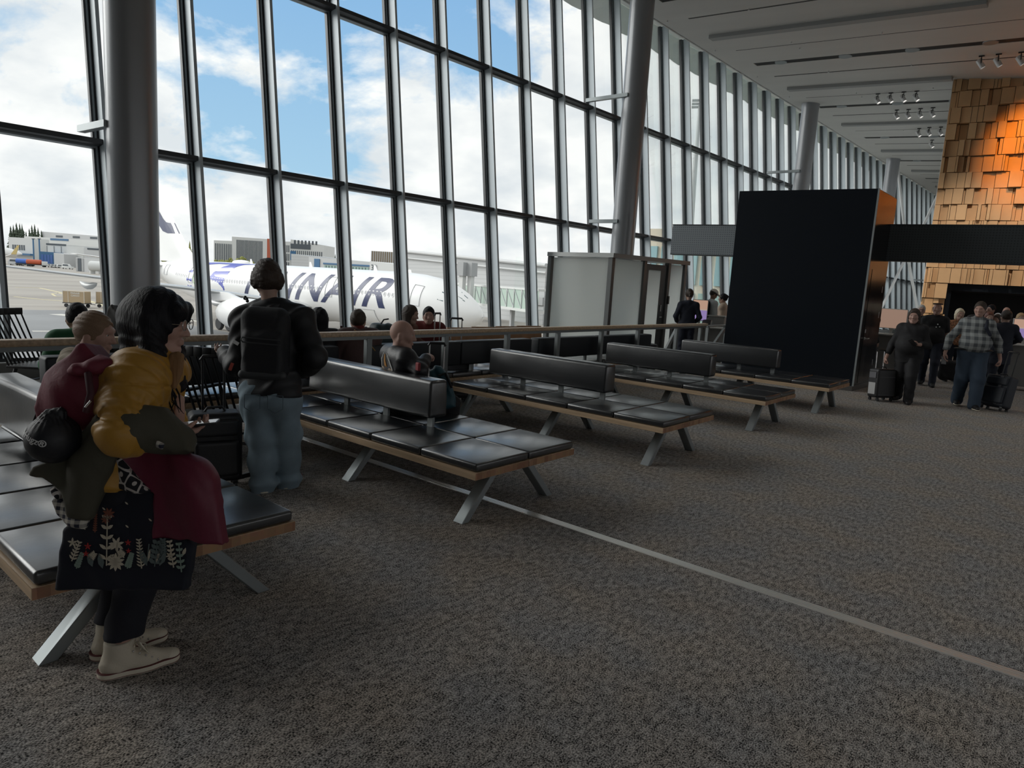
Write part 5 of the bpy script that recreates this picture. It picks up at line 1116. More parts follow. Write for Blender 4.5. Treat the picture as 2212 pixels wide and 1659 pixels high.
def torso_prims(F, J, g, bf, belly, k=.05):
    lat = unit(J['sL']-J['sR']); sp = unit(J['che']-J['pel']); fw = unit(np.cross(lat, sp)); fl = (fw, 1.3)
    F.rc(J['pel']-lat*.07*bf, J['pel']+lat*.07*bf, (.105+g)*bf, (.105+g)*bf, k, flat=(fw, 1.12))
    F.rc(J['pel']-lat*.045*bf, J['wai']-lat*.04*bf, (.105+g)*bf, (.095+g)*bf, k, flat=fl); F.rc(J['pel']+lat*.045*bf, J['wai']+lat*.04*bf, (.105+g)*bf, (.095+g)*bf, k, flat=fl)
    for b in (-1, 1): F.rc(J['wai']+lat*.04*b*bf, J['che']+lat*.06*b*bf, (.095+g)*bf, (.105+g)*bf, k, flat=fl)
    F.rc(J['che'], J['nec']-sp*.06, (.10+g)*bf, .06+g, k, flat=fl)
    for b, sh in ((1, J['sL']), (-1, J['sR'])): F.rc(J['che']+lat*.05*b+sp*.08, sh-sp*.01, .075*bf+g, .056*bf+g, k); F.rc(J['nec']-sp*.02+lat*b*.02, sh, .045+g, .05*bf+g, .04)
    if belly: F.ell(J['wai']+fw*.06*bf, V3(.11+belly, .14*bf+belly, .15)+g, np.array([fw, lat, sp]).T, k)
def body_prims(F, J, bf=1.0, belly=0.0, curl=.5, feet=True, thick=1.0):
    s = J['s']
    torso_prims(F, J, -.012, bf, belly*.6)
    F.rc(J['nec']-V3(0, 0, .04), J['hed']-unit(J['hf'])*.02-V3(0, 0, .05), .056, .052, .03)
    head_prims(F, J['hed'], J['hf'], J.get('hs', 1.0))
    for sd, th in (('L', -1), ('R', 1)):
        F.rc(J['s'+sd], J['e'+sd], .047*bf, .038*bf, .03); F.rc(J['e'+sd], J['w'+sd], .039*bf, .026, .02)
        hand_prims(F, J['w'+sd], J['d'+sd], J['n'+sd], .95*s if s < 1 else 1, J.get('c'+sd, curl), th, thick=thick)
        F.rc(J['h'+sd], J['k'+sd], .083*bf, .055*bf, .04); F.rc(J['k'+sd], J['a'+sd], .053*bf, .036, .03); F.rc(J['a'+sd]-V3(0, 0, .03), J['t'+sd]+V3(0, 0, .004), .032, .016, .02)
def top_field(J, bf=1.0, belly=0.0, g=.016, sleeve=1.0, hem=None, collar=.0, puff=None, sl_r=(.058, .048, .042)):
    F = Fld(); torso_prims(F, J, g, bf, belly)
    for sd in 'LR':
        S_, E_, W_ = J['s'+sd], J['e'+sd], J['w'+sd]
        if sleeve > .5:
            W2 = E_+(W_-E_)*min(1, (sleeve-.5)*2)*.97; F.rc(S_, E_, sl_r[0]*bf+g*.4, sl_r[1]*bf+g*.4, .035, rib=puff); F.rc(E_, W2, sl_r[1]*bf+g*.4, sl_r[2]+g*.3, .025, rib=puff); F.cut(W2+unit(W_-E_)*.03, unit(W_-E_)) if False else None
        else: F.rc(S_, S_+(E_-S_)*sleeve*2, sl_r[0]*bf+g*.5, sl_r[0]*bf+g*.5, .035)
    sp = unit(J['che']-J['pel'])
    if hem is not None:
        if hem < 0:
            lat = unit(J['sL']-J['sR']); fw = unit(np.cross(lat, sp))
            for b in (-1, 1): F.rc(J['pel']+lat*.05*b*bf, J['pel']+lat*.055*b*bf+sp*(hem-.06), (.105+g)*bf, (.112+g)*bf, .04, flat=(fw, 1.2))
        F.cut(J['pel']+sp*hem, -sp)
    if collar: F.rc(J['nec']-V3(0, 0, .03), J['nec']+V3(.0, 0, .01)+unit(J['hf'])*.0, .062+collar, .06+collar, .02)
    F.folds.append(wrinkle(.003, 35, 28, 22))
    return F
def legs_field(J, bf=1.0, g=.014, flare=0.0, belly=0, zc=.055):
    F = Fld(); lat = unit(J['sL']-J['sR'])
    F.rc(J['pel']-lat*.06*bf, J['pel']+lat*.06*bf, (.105+g)*bf, None, .05, flat=((1, 0, 0), 1.1)); F.cut(J['pel']+unit(J['che']-J['pel'])*.07, unit(J['che']-J['pel']))
    for sd in 'LR':
        F.rc(J['h'+sd], J['k'+sd], (.088+g)*bf, (.06+g)*bf+flare*.5, .04); F.rc(J['k'+sd], J['a'+sd]+(J['a'+sd]-J['k'+sd])*.06, (.058+g)*bf+flare*.5, .045+g+flare, .03)
    F.folds.append(wrinkle(.0035, 22, 18, 34)); return F
def shoes(J, m, sole, parent, name='shoe', h=.008):
    for sd in 'LR':
        a, t = J['a'+sd], J['t'+sd]; d = t-a; d[2] = 0; d = unit(d); lt = V3(-d[1], d[0], 0); b0 = V3(a[0], a[1], a[2]-.09)
        F = Fld(); F.rc(b0-d*.03+V3(0, 0, .05), b0+d*.10+V3(0, 0, .045), .04, .042, .02); F.rc(b0+d*.08+V3(0, 0, .045), b0+d*.19+V3(0, 0, .035), .042, .034, .03, flat=((0, 0, 1), 1.2)); F.rc(b0+V3(0, 0, .06), b0+V3(0, 0, .10), .042, .044, .03); F.cut(b0+V3(0, 0, .012), (0, 0, -1)); sh = F.build(name, h, m, parent)
        F = Fld(); F.rc(b0-d*.03+V3(0, 0, .012), b0+d*.10+V3(0, 0, .012), .043, .045, .02, flat=((0, 0, 1), 3)); F.rc(b0+d*.08+V3(0, 0, .012), b0+d*.19+V3(0, 0, .012), .045, .037, .03, flat=((0, 0, 1), 3)); F.build('sole', h, sole, sh)
def hair_field(c, fw, style='short', s=1.0, ln=.3, up=(0, 0, 1)):
    f_, l_, u_ = frame(fw, up); R = np.array([f_, l_, u_]).T; P = lambda a, b, z: c+(f_*a+l_*b+u_*z)*s
    F = Fld(); t = .011 if style in ('short', 'bald') else .015
    F.ell(P(-.012, 0, .028), (V3(.098, .077, .1)+t)*s, R, .02)
    if style in ('long', 'bob', 'pony', 'bun'):
        if style == 'bob': F.rc(P(-.03, -.05, -.03), P(-.03, -.055, -.09), .045*s, .036*s, .03); F.rc(P(-.03, .05, -.03), P(-.03, .055, -.09), .045*s, .036*s, .03); F.rc(P(-.05, 0, -.02), P(-.05, 0, -.09), .066*s, .055*s, .04); F.rc(P(.06, -.03, .085), P(.035, .07, .05), .022*s, .018*s, .02)
        if style == 'long':
            for b in (-.055, .055): F.rc(P(-.02, b, .0), P(-.0, b*1.25, -ln*.55), .048*s, .045*s, .03); F.rc(P(0, b*1.25, -ln*.55), P(.02, b*1.2, -ln), .045*s, .018*s, .03)
            F.rc(P(-.05, 0, 0), P(-.06, 0, -ln*.9), .075*s, .06*s, .04, flat=(f_, 1.3))
        if style == 'pony': F.ell(P(-.12, 0, .03), .03*s, None, .02); F.chain([P(-.13, 0, .03), P(-.145, 0, -.06), P(-.125, 0, -.2), P(-.12, 0, -.27)], [.026*s, .03*s, .022*s, .006*s], .02)
        if style == 'bun': F.ell(P(-.10, 0, .06), .042*s, None, .02)
    F.ell(P(.105, 0, -.045), V3(.078, .080, .116)*s, R, .012, 's')
    if style in ('short', 'pony', 'bun', 'crop'):
        F.cut(P(.0, 0, -.055), -u_*.9-f_*.12 if False else -u_, .02); F.ell(P(.04, 0, -.07), V3(.08, .1, .055)*s, R, .015, 's')
    if style == 'fringe': pass
    if style == 'bald': F.cut(P(0, 0, .035), u_, .02)
    F.folds.append(lambda X, Y, Z: .0022*np.sin(90*X+40*np.sin(9*Z)+60*Y)); return F
def person(label, loc, ang, J, top=None, legs=None, hair=None, shoe=None, skin=None, bf=1.0, belly=0.0, vox=.011, grp=None, curl=.5, thick=1.15, eye=True):
    F = Fld(); body_prims(F, J, bf, belly, curl, thick=thick); o = F.build('person', vox, skin or SKIN)
    o.location = loc; o.rotation_euler = (0, 0, ang); tag(o, label, 'person', grp)
    if eye: eyes(J['hed'], J['hf'], J.get('hs', 1.0), o)
    if top: m_, kw = top; kw = dict(kw); nm = kw.pop('nm', 'jacket'); top_field(J, bf, belly, **kw).build(nm, vox, m_, o)
    if legs: m_, kw = legs; legs_field(J, bf, belly=belly, **kw).build('trousers', vox, m_, o)
    if hair: m_, st, kw = hair; hair_field(J['hed'], J['hf'], st, J.get('hs', 1.0), **kw).build('hair', vox*.8, m_, o)
    if shoe: shoes(J, shoe[0], shoe[1], o, h=max(.008, vox*.9))
    return o
# ------------------------------------------------------------------ near figures
CR, CU_, CN = RC[0], -RC[1], -RC[2]     # directions: right, up and towards the viewer from the spot where the photograph was taken
def ppoly(pts, D, off=(0, 0, 0)):
    cx_ = sum(p[0] for p in pts)/len(pts); cy_ = sum(p[1] for p in pts)/len(pts)
    return px(cx_, cy_, D)+np.array(off), [((x-cx_)*D/FPX, -(y-cy_)*D/FPX) for x, y in pts]
class Loc:      # local frame of a figure standing at base, facing ang
    def __init__(s, base, ang): s.b = np.array([base[0], base[1], 0.0]); s.a = ang; c_, n_ = math.cos(ang), math.sin(ang); s.M = np.array([[c_, n_, 0], [-n_, c_, 0], [0, 0, 1]])
    def p(s, x, y, D): return s.M @ (px(x, y, D)-s.b)
    def d(s, v): return s.M @ np.array(v, float)
def cloth(name, pts, D, th, m, parent, L_, h=.007, bulge=None, extra=None):
    O, poly = ppoly(pts, D); F = Fld(); F.slab(poly, L_.M @ (O-L_.b), L_.d(CR), L_.d(CU_), L_.d(CN), th, bulge=bulge)
    if extra: extra(F)
    F.folds.append(wrinkle(.0025, 30, 40, 18)); return F.build(name, h, m, parent)
def cloth_top(name, pts, D, th, m, h=.007, bulge=None, extra=None):
    O, poly = ppoly(pts, D); b0 = np.array([O[0], O[1], 0]); F = Fld(); F.slab(poly, O-b0, CR, CU_, CN, th, bulge=bulge)
    if extra: extra(F, b0)
    F.folds.append(wrinkle(.0025, 30, 40, 18)); o = F.build(name, h, m); o.location = b0; return o, b0
M_must = mat('mustard_nylon', (.37, .19, .018), .5, bump=.35, bscale=26, sheen=.1); M_cord = mat('tan_corduroy', (.23, .125, .055), .8, bump=.5, bscale=90, stretch=(1, 1, .1))
M_olive = mat('olive_cotton', (.055, .052, .036), .85, bump=.15, bscale=60); M_maroon = mat('maroon_canvas', (.13, .012, .028), .7, bump=.2, bscale=50); M_maroon2 = mat('maroon_nylon', (.12, .009, .03), .55, bump=.25, bscale=18)
M_nvy = mat('navy_trousers', (.008, .009, .016), .85, bump=.1, bscale=80); M_navybag = mat('navy_bag', (.006, .008, .017), .85, bump=.1, bscale=90)
M_canv = mat('cream_canvas', (.52, .47, .38), .85, bump=.2, bscale=150); M_rub = mat('off_white_rubber', (.6, .55, .45), .6); M_stripe = mat('dark_red_stripe', (.10, .02, .02), .6); M_silver = mat('silver_metal', (.6, .6, .6), .25, .9)
M_pill = mat('black_jersey', (.006, .007, .011), .55, bump=.1, bscale=60)
def mat_blotch():
    m = bpy.data.materials.new('black_white_print'); N, L = nt(m); b = N['Principled BSDF']; b.inputs['Roughness'].default_value = .85
    tc = N.new('ShaderNodeTexCoord'); v = N.new('ShaderNodeTexVoronoi'); v.inputs['Scale'].default_value = 22; v.feature = 'DISTANCE_TO_EDGE'; L.new(tc.outputs['Object'], v.inputs['Vector'])
    v2 = N.new('ShaderNodeTexVoronoi'); v2.inputs['Scale'].default_value = 22; L.new(tc.outputs['Object'], v2.inputs['Vector'])
    a = N.new('ShaderNodeMath'); a.operation = 'LESS_THAN'; a.inputs[1].default_value = .075; L.new(v.outputs['Distance'], a.inputs[0])
    c = N.new('ShaderNodeMath'); c.operation = 'LESS_THAN'; c.inputs[1].default_value = .22; L.new(v2.outputs['Distance'], c.inputs[0])
    d = N.new('ShaderNodeMath'); d.operation = 'MAXIMUM'; L.new(a.outputs[0], d.inputs[0]); L.new(c.outputs[0], d.inputs[1])
    mx = N.new('ShaderNodeMix'); mx.data_type = 'RGBA'; mx.inputs[6].default_value = (.008, .009, .014, 1); mx.inputs[7].default_value = (.5, .47, .45, 1); L.new(d.outputs[0], mx.inputs[0]); L.new(mx.outputs[2], b.inputs['Base Color']); return m
M_blotch = mat_blotch()
def mat_check(name, c1, c2, sc, axes=(0, 2), rot=0.0):
    m = bpy.data.materials.new(name); N, L = nt(m); b = N['Principled BSDF']; b.inputs['Roughness'].default_value = .85
    tc = N.new('ShaderNodeTexCoord'); mp = N.new('ShaderNodeMapping'); mp.inputs['Rotation'].default_value = (0, rot, 0); L.new(tc.outputs['Object'], mp.inputs[0]); sp = N.new('ShaderNodeSeparateXYZ'); L.new(mp.outputs[0], sp.inputs[0]); o_ = []
    for a in axes:
        q = N.new('ShaderNodeMath'); q.operation = 'MULTIPLY'; q.inputs[1].default_value = sc; L.new(sp.outputs[a], q.inputs[0]); f_ = N.new('ShaderNodeMath'); f_.operation = 'FRACT'; L.new(q.outputs[0], f_.inputs[0]); g = N.new('ShaderNodeMath'); g.operation = 'GREATER_THAN'; g.inputs[1].default_value = .5; L.new(f_.outputs[0], g.inputs[0]); o_.append(g.outputs[0])
    ad = N.new('ShaderNodeMath'); ad.operation = 'ADD'; L.new(o_[0], ad.inputs[0]); L.new(o_[1], ad.inputs[1]); h_ = N.new('ShaderNodeMath'); h_.operation = 'MULTIPLY'; h_.inputs[1].default_value = .5; L.new(ad.outputs[0], h_.inputs[0])
    mx = N.new('ShaderNodeMix'); mx.data_type = 'RGBA'; mx.inputs[6].default_value = (*c1, 1); mx.inputs[7].default_value = (*c2, 1); L.new(h_.outputs[0], mx.inputs[0]); L.new(mx.outputs[2], b.inputs['Base Color']); return m
M_ging = mat_check('gingham', (.5, .47, .42), (.012, .014, .03), 38); M_plaid = mat_check('grey_plaid', (.30, .32, .32), (.075, .085, .095), 9, (1, 2))
# ---- person in the mustard jacket
L1 = Loc((-2.85, 1.07), math.atan2(.985, .17)); q = L1.p
hfL = L1.d((.70, .71, -.05))
J = dict(pel=q(272, 1045, 2.66), wai=q(272, 960, 2.64), che=q(292, 870, 2.63), nec=q(330, 775, 2.64), hed=q(342, 700, 2.64), hf=hfL,
         sR=q(300, 815, 2.53), eR=q(262, 935, 2.41), wR=q(372, 938, 2.55), sL=q(345, 800, 2.78), eL=q(352, 905, 2.86), wL=q(383, 905, 2.74), s=.95, hs=.96)
J['pel'][2] = .83
for sd, fx in (('R', (240, 1425)), ('L', (228, 1392))):
    g_ = L1.M @ (pz(*fx)-L1.b); y_ = -.085 if sd == 'R' else .085
    J['a'+sd] = V3(-.07, y_, .095); J['t'+sd] = V3(.09, y_*1.12, .03); J['h'+sd] = J['pel']+V3(0, y_, -.03); J['k'+sd] = V3(.03, y_*1.05, .47)
J['dR'] = unit(q(430, 925, 2.60)-J['wR']); J['nR'] = L1.d((0, 0, 1)); J['dL'] = unit(q(388, 870, 2.74)-J['wL']); J['nL'] = L1.d((-.5, -.6, .1)); J['cR'] = .55; J['cL'] = 1.2
F = Fld(); body_prims(F, J, .95, 0, .5, thick=.95); W1 = F.build('person', .0058, SKIN2); W1.location = L1.b; W1.rotation_euler = (0, 0, L1.a)
tag(W1, 'person in a mustard puffer jacket and cream high top sneakers, holding a phone and coats', 'person')
eyes(J['hed'], J['hf'], .96, W1)
F = Fld(); torso_prims(F, J, .05, .98, 0)
F.rc(J['sR']+V3(0, 0, .0), J['eR'], .088, .082, .04, rib=(3.4, .05)); F.rc(J['eR'], J['eR']+(J['wR']-J['eR'])*.72, .082, .064, .03, rib=(3.6, .07))
F.rc(J['sL'], J['eL'], .085, .078, .04, rib=(3, .06)); F.rc(J['eL'], J['eL']+(J['wL']-J['eL'])*.75, .076, .052, .03, rib=(2.5, .06))
F.cut(J['pel']-unit(J['che']-J['pel'])*.02, -unit(J['che']-J['pel']))
sp_ = unit(J['che']-J['pel'])
F.folds.append(lambda X, Y, Z: .009*np.exp(-np.abs(np.sin(24*(X*sp_[0]+Y*sp_[1]+Z*sp_[2])+2.2*Y))*9)); F.folds.append(wrinkle(.004, 45, 30, 38)); F.folds.append(wrinkle(.0025, 80, 95, 60, 2))
eb = J['eR']+unit(J['wR']-J['eR'])*.02+unit(J['sR']-J['eR'])*.05
F.folds.append(lambda X, Y, Z: -.011*np.exp(-((X-eb[0])**2+(Y-eb[1])**2+(Z-eb[2])**2)/.006)*np.sin(16*np.arctan2(Z-eb[2], X-eb[0])))
jk = F.build('puffer_jacket', .0058, M_must, W1)
cloth('corduroy_collar', [(372, 762), (392, 758), (405, 766), (402, 790), (388, 842), (372, 842), (362, 800)], 2.60, .022, M_cord, W1, L1, .006, bulge=lambda u, v: .02*np.cos(14*u))
# hair with a fringe and long loose strands
f_, l_, u_ = frame(hfL); c = J['hed']; P = lambda a, b, z: c+f_*a+l_*b+u_*z
F = Fld(); R_ = np.array([f_, l_, u_]).T
F.ell(P(-.012, 0, .028), (.122, .100, .118), R_, .02)
for b in (-1, 1): F.rc(P(-.01, b*.075, .02), P(.02, b*.085, -.12), .042, .045, .03); F.rc(P(.02, b*.085, -.12), P(.05, b*.09, -.25), .047, .034, .03)
F.rc(P(-.06, 0, 0), P(-.055, 0, -.13), .085, .075, .04)
F.rc(P(.085, -.045, .062), P(.085, .045, .062), .030, .030, .02)
F.ell(P(.13, 0, -.055), (.085, .080, .085), R_, .012, 's')
F.folds.append(lambda X, Y, Z: .0022*np.sin(130*X+60*Y+12*np.sin(14*Z)))
hr = F.build('hair', .0055, H_BLK, W1)
b = MB()
for k in range(16):
    t = k/15; a0_ = P(.01+.05*t, -.085+.02*rng.uniform(-1, 1), -.1); b.tube([a0_, a0_+V3(.01, -.005, -.08)+rng.uniform(-.012, .012, 3), a0_+V3(.03, 0, -.17)+rng.uniform(-.02, .02, 3), a0_+V3(.04, .01, -.24)+rng.uniform(-.03, .03, 3)], [.006, .005, .0035, .001], 5)
b.build('loose_strands', H_BLK, hr, smooth=60)
b = MB(); ey = P(.105, 0, .012)
for s_ in (-1, 1): b.tube([P(.11, s_*.033+.022*math.cos(t), .008+.02*math.sin(t)) for t in np.linspace(0, 2*PI, 17)], .0018, 6)
b.tube([P(.115, -.011, .012), P(.118, 0, .015), P(.115, .011, .012)], .0018, 6)
for s_ in (-1, 1): b.tube([P(.11, s_*.055, .012), P(.0, s_*.085, .012)], .0016, 6)
b.build('glasses', M_silver, W1, smooth=60)
F = legs_field(J, .98, g=.024, flare=.0); F.cut((0, 0, .165), (0, 0, -1)); F.build('trousers', .007, M_nvy, W1)
for sd in 'RL':      # high top canvas sneakers
    a, t = J['a'+sd], J['t'+sd]; d = t-a; d[2] = 0; d = unit(d); b0 = V3(a[0], a[1], 0); z = lambda h: V3(0, 0, h); lt = V3(-d[1], d[0], 0)
    F = Fld(); F.rc(b0-d*.025+z(.05), b0+d*.1+z(.046), .041, .041, .02); F.rc(b0+d*.08+z(.045), b0+d*.18+z(.036), .041, .033, .03, flat=((0, 0, 1), 1.25)); F.rc(b0-d*.005+z(.06), b0-d*.002+z(.15), .044, .046, .03); F.rc(b0+d*.02+z(.06), b0+d*.015+z(.15), .04, .04, .03); F.cut(b0+z(.15), (0, 0, 1)); F.cut(b0+z(.02), (0, 0, -1)); F.folds.append(wrinkle(.0015, 60, 40, 70)); sh = F.build('sneaker', .005, M_canv, W1)
    for nm, z0_, th_, gr, m_ in (('rubber_sole', .004, .03, .004, M_rub), ('stripe', .030, .004, .006, M_stripe), ('stripe', .010, .003, .006, M_stripe)):
        F = Fld(); F.rc(b0-d*.028+z(z0_+th_/2), b0+d*.1+z(z0_+th_/2), .043+gr, .044+gr, .02); F.rc(b0+d*.08+z(z0_+th_/2), b0+d*.185+z(z0_+th_/2), .044+gr, .037+gr, .03); F.cut(b0+z(z0_), (0, 0, -1), .002); F.cut(b0+z(z0_+th_), (0, 0, 1), .002); F.build(nm, .005 if th_ > .01 else .0022, m_, sh)
    F = Fld(); F.ell(b0+d*.19+z(.035), (.036, .036, .022), None, .01); F.cut(b0+d*.165, -d, .004); F.build('toe_cap', .004, M_rub, sh)
    b = MB()
    for k in range(5):
        e = b0+d*(.055+.022*k)+z(.118-.016*k); b.tube([e-lt*.03, e+z(.008), e+lt*.03], .0035, 6)
    e = b0+d*.06+z(.118)
    for s_ in (-1, 1): b.tube([e, e+lt*s_*.03+z(.012)+d*.015, e+lt*s_*.045-z(.012)+d*.03, e+d*.012], .003, 6); b.tube([e, e+lt*s_*.025+d*.03-z(.02), e+lt*s_*.04+d*.045-z(.035)], .003, 6)
    b.build('laces', M_rub, sh, smooth=60)
    for k in range(5):
        for s_ in (-1, 1): b = MB(); b.ball(b0+d*(.05+.022*k)+z(.105-.015*k)+lt*s_*.039, .0045, 8); b.build('eyelet', M_silver, sh, smooth=60)
# phone held flat in the right hand
pc = px(428, 915, 2.585); fd = unit(np.array([.62, .78, .12])); lt = unit(np.cross((0, 0, 1), fd)); up_ = np.cross(fd, lt); R_ = np.array([fd, lt, up_]).T
b = MB(); b.box((0, 0, 0), (.145, .07, .009), R_); o = b.build('smartphone', M_black_pl, None, .003, 2); o.location = pc; tag(o, 'smartphone held level by the person in the mustard jacket', 'phone')
b = MB(); b.box(up_*.0052, (.139, .064, .001), R_); b.build('screen', mat('phone_screen', (.55, .56, .57), .08, spec=1.0), o)
# maroon rucksack on the back
pts = [(192, 748), (205, 742), (224, 762), (243, 782), (246, 830), (240, 878), (222, 912), (150, 925), (104, 908), (98, 878), (122, 828), (150, 792), (176, 772)]
def ex(F, b0):
    F.ell(px(178, 852, 2.53)-b0, (.115, .12, .125), np.array([CR, unit(np.cross((0, 0, 1), CR)), (0, 0, 1)]).T, .05)
o, b0 = cloth_top('rucksack', pts, 2.56, .13, M_maroon, .007, lambda u, v: .03*np.cos(9*u)*np.cos(7*v), ex)
tag(o, 'maroon rucksack worn by the person in the mustard jacket', 'backpack')
pl = lambda x, y, D: px(x, y, D)-b0
b = MB(); b.tube([pl(190, 806, 2.40), pl(196, 850, 2.37), pl(186, 890, 2.38)], .012, 6); b.build('strap', mat('maroon_dark', (.04, .006, .012), .7), o, smooth=60)
b = MB(); b.tube([pl(196, 866, 2.35), pl(184, 880, 2.345)], .004, 6); b.build('buckle', M_silver, o, smooth=60)
F = Fld(); F.rc(pl(165, 800, 2.43), pl(235, 788, 2.47), .03, .028, .03, flat=((0, 0, 1), 1.3)); F.rc(pl(200, 792, 2.44), pl(215, 775, 2.48), .03, .02, .03); F.folds.append(wrinkle(.004, 60, 50, 40)); F.build('roll_top', .006, M_maroon, o)
b = MB(); b.bar(pl(112, 830, 2.56), pl(80, 915, 2.58), .03, .02); b.build('side_panel', mat('maroon_black', (.015, .008, .01), .8), o)
# round black travel pillow bag with its lettering
cp_ = px(116, 948, 2.40); o_ = Fld(); o_.ell((0, 0, 0), (.086, .088, .086), None, .02); o_.rc((0, .0, .08), (.02, .02, .1), .03, .014, .03); o_.folds.append(lambda X, Y, Z: .0028*np.sin(22*np.arctan2(Y, X))*np.clip((Z-.03)/.05, 0, 1)); o = o_.build('travel_pillow', .006, M_pill); o.location = cp_
tag(o, 'round black travel pillow bag hanging from the maroon rucksack', 'pillow')
vd = unit(CN+CR*-.25); tr = unit(np.cross((0, 0, 1), vd)); tr = unit(tr*.93-np.array([0, 0, .36])); tu = np.cross(vd, tr)
def onball(u, v):
    w = math.sqrt(max(1e-6, 1-(u*u+v*v)/.0892**2)); p = tr*u+tu*v+vd*.0892*w; return p
place_text('lettering', 'FlyHugz®', .031, mat('print_white', (.6, .6, .6), .6), o, None, None, None, bold=.0006, fn=lambda u, v: onball(u-.012, v+.006), cuts=3)
# olive coat over the forearm
pts = [(222, 893), (262, 955), (300, 872), (352, 882), (395, 940), (414, 980), (372, 968), (330, 952), (262, 972), (240, 1010), (222, 1060), (192, 1116), (158, 1112), (140, 1062), (104, 1030), (77, 1024), (86, 1006), (120, 990), (170, 940)]
def ex(F, b0):
    F.rc(px(290, 925, 2.42)-b0, px(388, 952, 2.50)-b0, .075, .06, .04, rib=None); F.rc(px(240, 940, 2.40)-b0, px(190, 1010, 2.42)-b0, .05, .06, .04, flat=(CN, 1.5)); F.rc(px(190, 1010, 2.42)-b0, px(178, 1095, 2.44)-b0, .055, .045, .04, flat=(CN, 1.4))
o, b0 = cloth_top('olive_coat', pts, 2.44, .05, M_olive, .007, lambda u, v: .018*np.sin(16*u+9*v), ex); tag(o, 'olive green coat draped over the forearm of the person in mustard', 'coat')
pl = lambda x, y, D: px(x, y, D)-b0
F = Fld(); O, poly = ppoly([(112, 1082), (126, 1064), (150, 1096), (196, 1112), (188, 1142), (150, 1136), (122, 1112)], 2.45); F.slab(poly, O-b0, CR, CU_, CN, .035, bulge=lambda u, v: .01*np.sin(40*u)); F.build('gingham_cuff', .005, M_ging, o)
F = Fld(); O, poly = ppoly([(338, 950), (356, 958), (352, 972), (336, 966)], 2.36); F.slab(poly, O-b0, CR, CU_, CN, .02); F.build('gingham_lining', .004, M_ging, o)
F = Fld(); O, poly = ppoly([(110, 1055), (122, 1048), (138, 1060), (126, 1080), (114, 1068)], 2.44); F.slab(poly, O-b0, CR, CU_, CN, .03); F.build('print_lining', .005, M_blotch, o)
# maroon jacket hanging from the same arm
pts = [(262, 982), (330, 968), (405, 978), (446, 1000), (470, 1034), (474, 1062), (486, 1080), (498, 1172), (420, 1160), (336, 1162), (340, 1110), (344, 1062), (300, 1040)]
o, b0 = cloth_top('maroon_jacket', pts, 2.52, .07, M_maroon2, .007, lambda u, v: .022*np.sin(18*u+3*v)+.03*np.cos(5*v), lambda F, b0: F.ell(px(420, 1050, 2.50)-b0, (.09, .07, .11), None, .05)); tag(o, 'dark maroon jacket hanging in front of the person in mustard', 'jacket')
# printed scarf
o, b0 = cloth_top('printed_scarf', [(214, 992), (262, 985), (300, 1030), (330, 1062), (296, 1064), (240, 1054), (206, 1050)], 2.475, .04, M_blotch, .006, lambda u, v: .012*np.sin(26*u)); tag(o, 'black and white printed scarf between the coat and the tote bag', 'scarf')
# tote bag with embroidered plants
pts = [(226, 1000), (338, 1046), (350, 1100), (420, 1172), (408, 1271), (128, 1271), (143, 1140), (196, 1100), (206, 1050)]
o, b0 = cloth_top('tote_bag', pts, 2.52, .06, M_navybag, .007); tag(o, 'navy tote bag embroidered with pale plants hanging from the arm', 'tote bag')
def em(x, y, e=.0): return px(x, y, 2.485-e)-b0
M_e1 = mat('thread_cream', (.50, .45, .36), .8); M_e2 = mat('thread_sage', (.22, .29, .25), .8); M_e3 = mat('thread_rust', (.20, .07, .045), .8); M_e4 = mat('thread_red', (.4, .03, .03), .8); M_e5 = mat('thread_grey', (.10, .13, .13), .8)
eb_ = MB()
def leaf(x, y, ang, L_, w, mi): 
    c_, s_ = math.cos(ang), -math.sin(ang); P_ = [(0, 0), (.35, .5), (.7, .42), (1, 0), (.7, -.42), (.35, -.5)]; eb_.prism([em(x+L_*a*c_-w*b_*s_*-1 if False else x+L_*a*c_+w*b_*s_, y+L_*a*s_-w*b_*c_) for a, b_ in P_], CN*.002, mi)
def stem(x0, y0, x1, y1, mi): eb_.bar(em(x0, y0, .001), em(x1, y1, .001), .0035, .002, CN, mi)
def frond(x0, y0, x1, y1, n_, L_, w, mi):
    stem(x0, y0, x1, y1, mi); a = math.atan2(-(y1-y0), x1-x0)
    for i in range(n_):
        t = (i+.6)/n_; X, Y = x0+(x1-x0)*t, y0+(y1-y0)*t
        for s_ in (-1, 1): leaf(X, Y, a+s_*.95, L_*(1-.4*t), w, mi)
def flower(x, y, r, n_, mi):
    for i in range(n_): leaf(x, y, 2*PI*i/n_+.3, r, r*.36, mi)
for a in ((155, 1212, 172, 1170, 6, 12, 4, 0), (165, 1228, 178, 1195, 6, 9, 6, 1), (205, 1150, 208, 1105, 9, 6, 3, 2), (230, 1222, 232, 1112, 5, 22, 7, 0), (252, 1190, 254, 1172, 0, 0, 0, 0), (275, 1228, 285, 1196, 6, 10, 7, 1), (306, 1228, 300, 1165, 9, 12, 3, 0), (268, 1205, 258, 1190, 5, 12, 3, 0), (192, 1210, 205, 1195, 5, 12, 3, 0), (318, 1215, 322, 1175, 0, 0, 0, 4), (334, 1224, 340, 1170, 5, 20, 9, 4), (375, 1226, 366, 1168, 6, 13, 5, 0), (392, 1236, 386, 1172, 5, 13, 6, 1), (350, 1200, 352, 1165, 6, 14, 5, 4)): frond(*a)
for a in ((252, 1176, 17, 7, 0), (250, 1214, 20, 10, 0), (157, 1172, 11, 5, 0), (235, 1110, 14, 8, 2), (228, 1122, 10, 7, 2), (367, 1200, 9, 6, 0), (277, 1172, 7, 5, 3), (190, 1180, 8, 5, 3), (186, 1196, 7, 5, 3), (278, 1190, 6, 5, 3)): flower(*a)
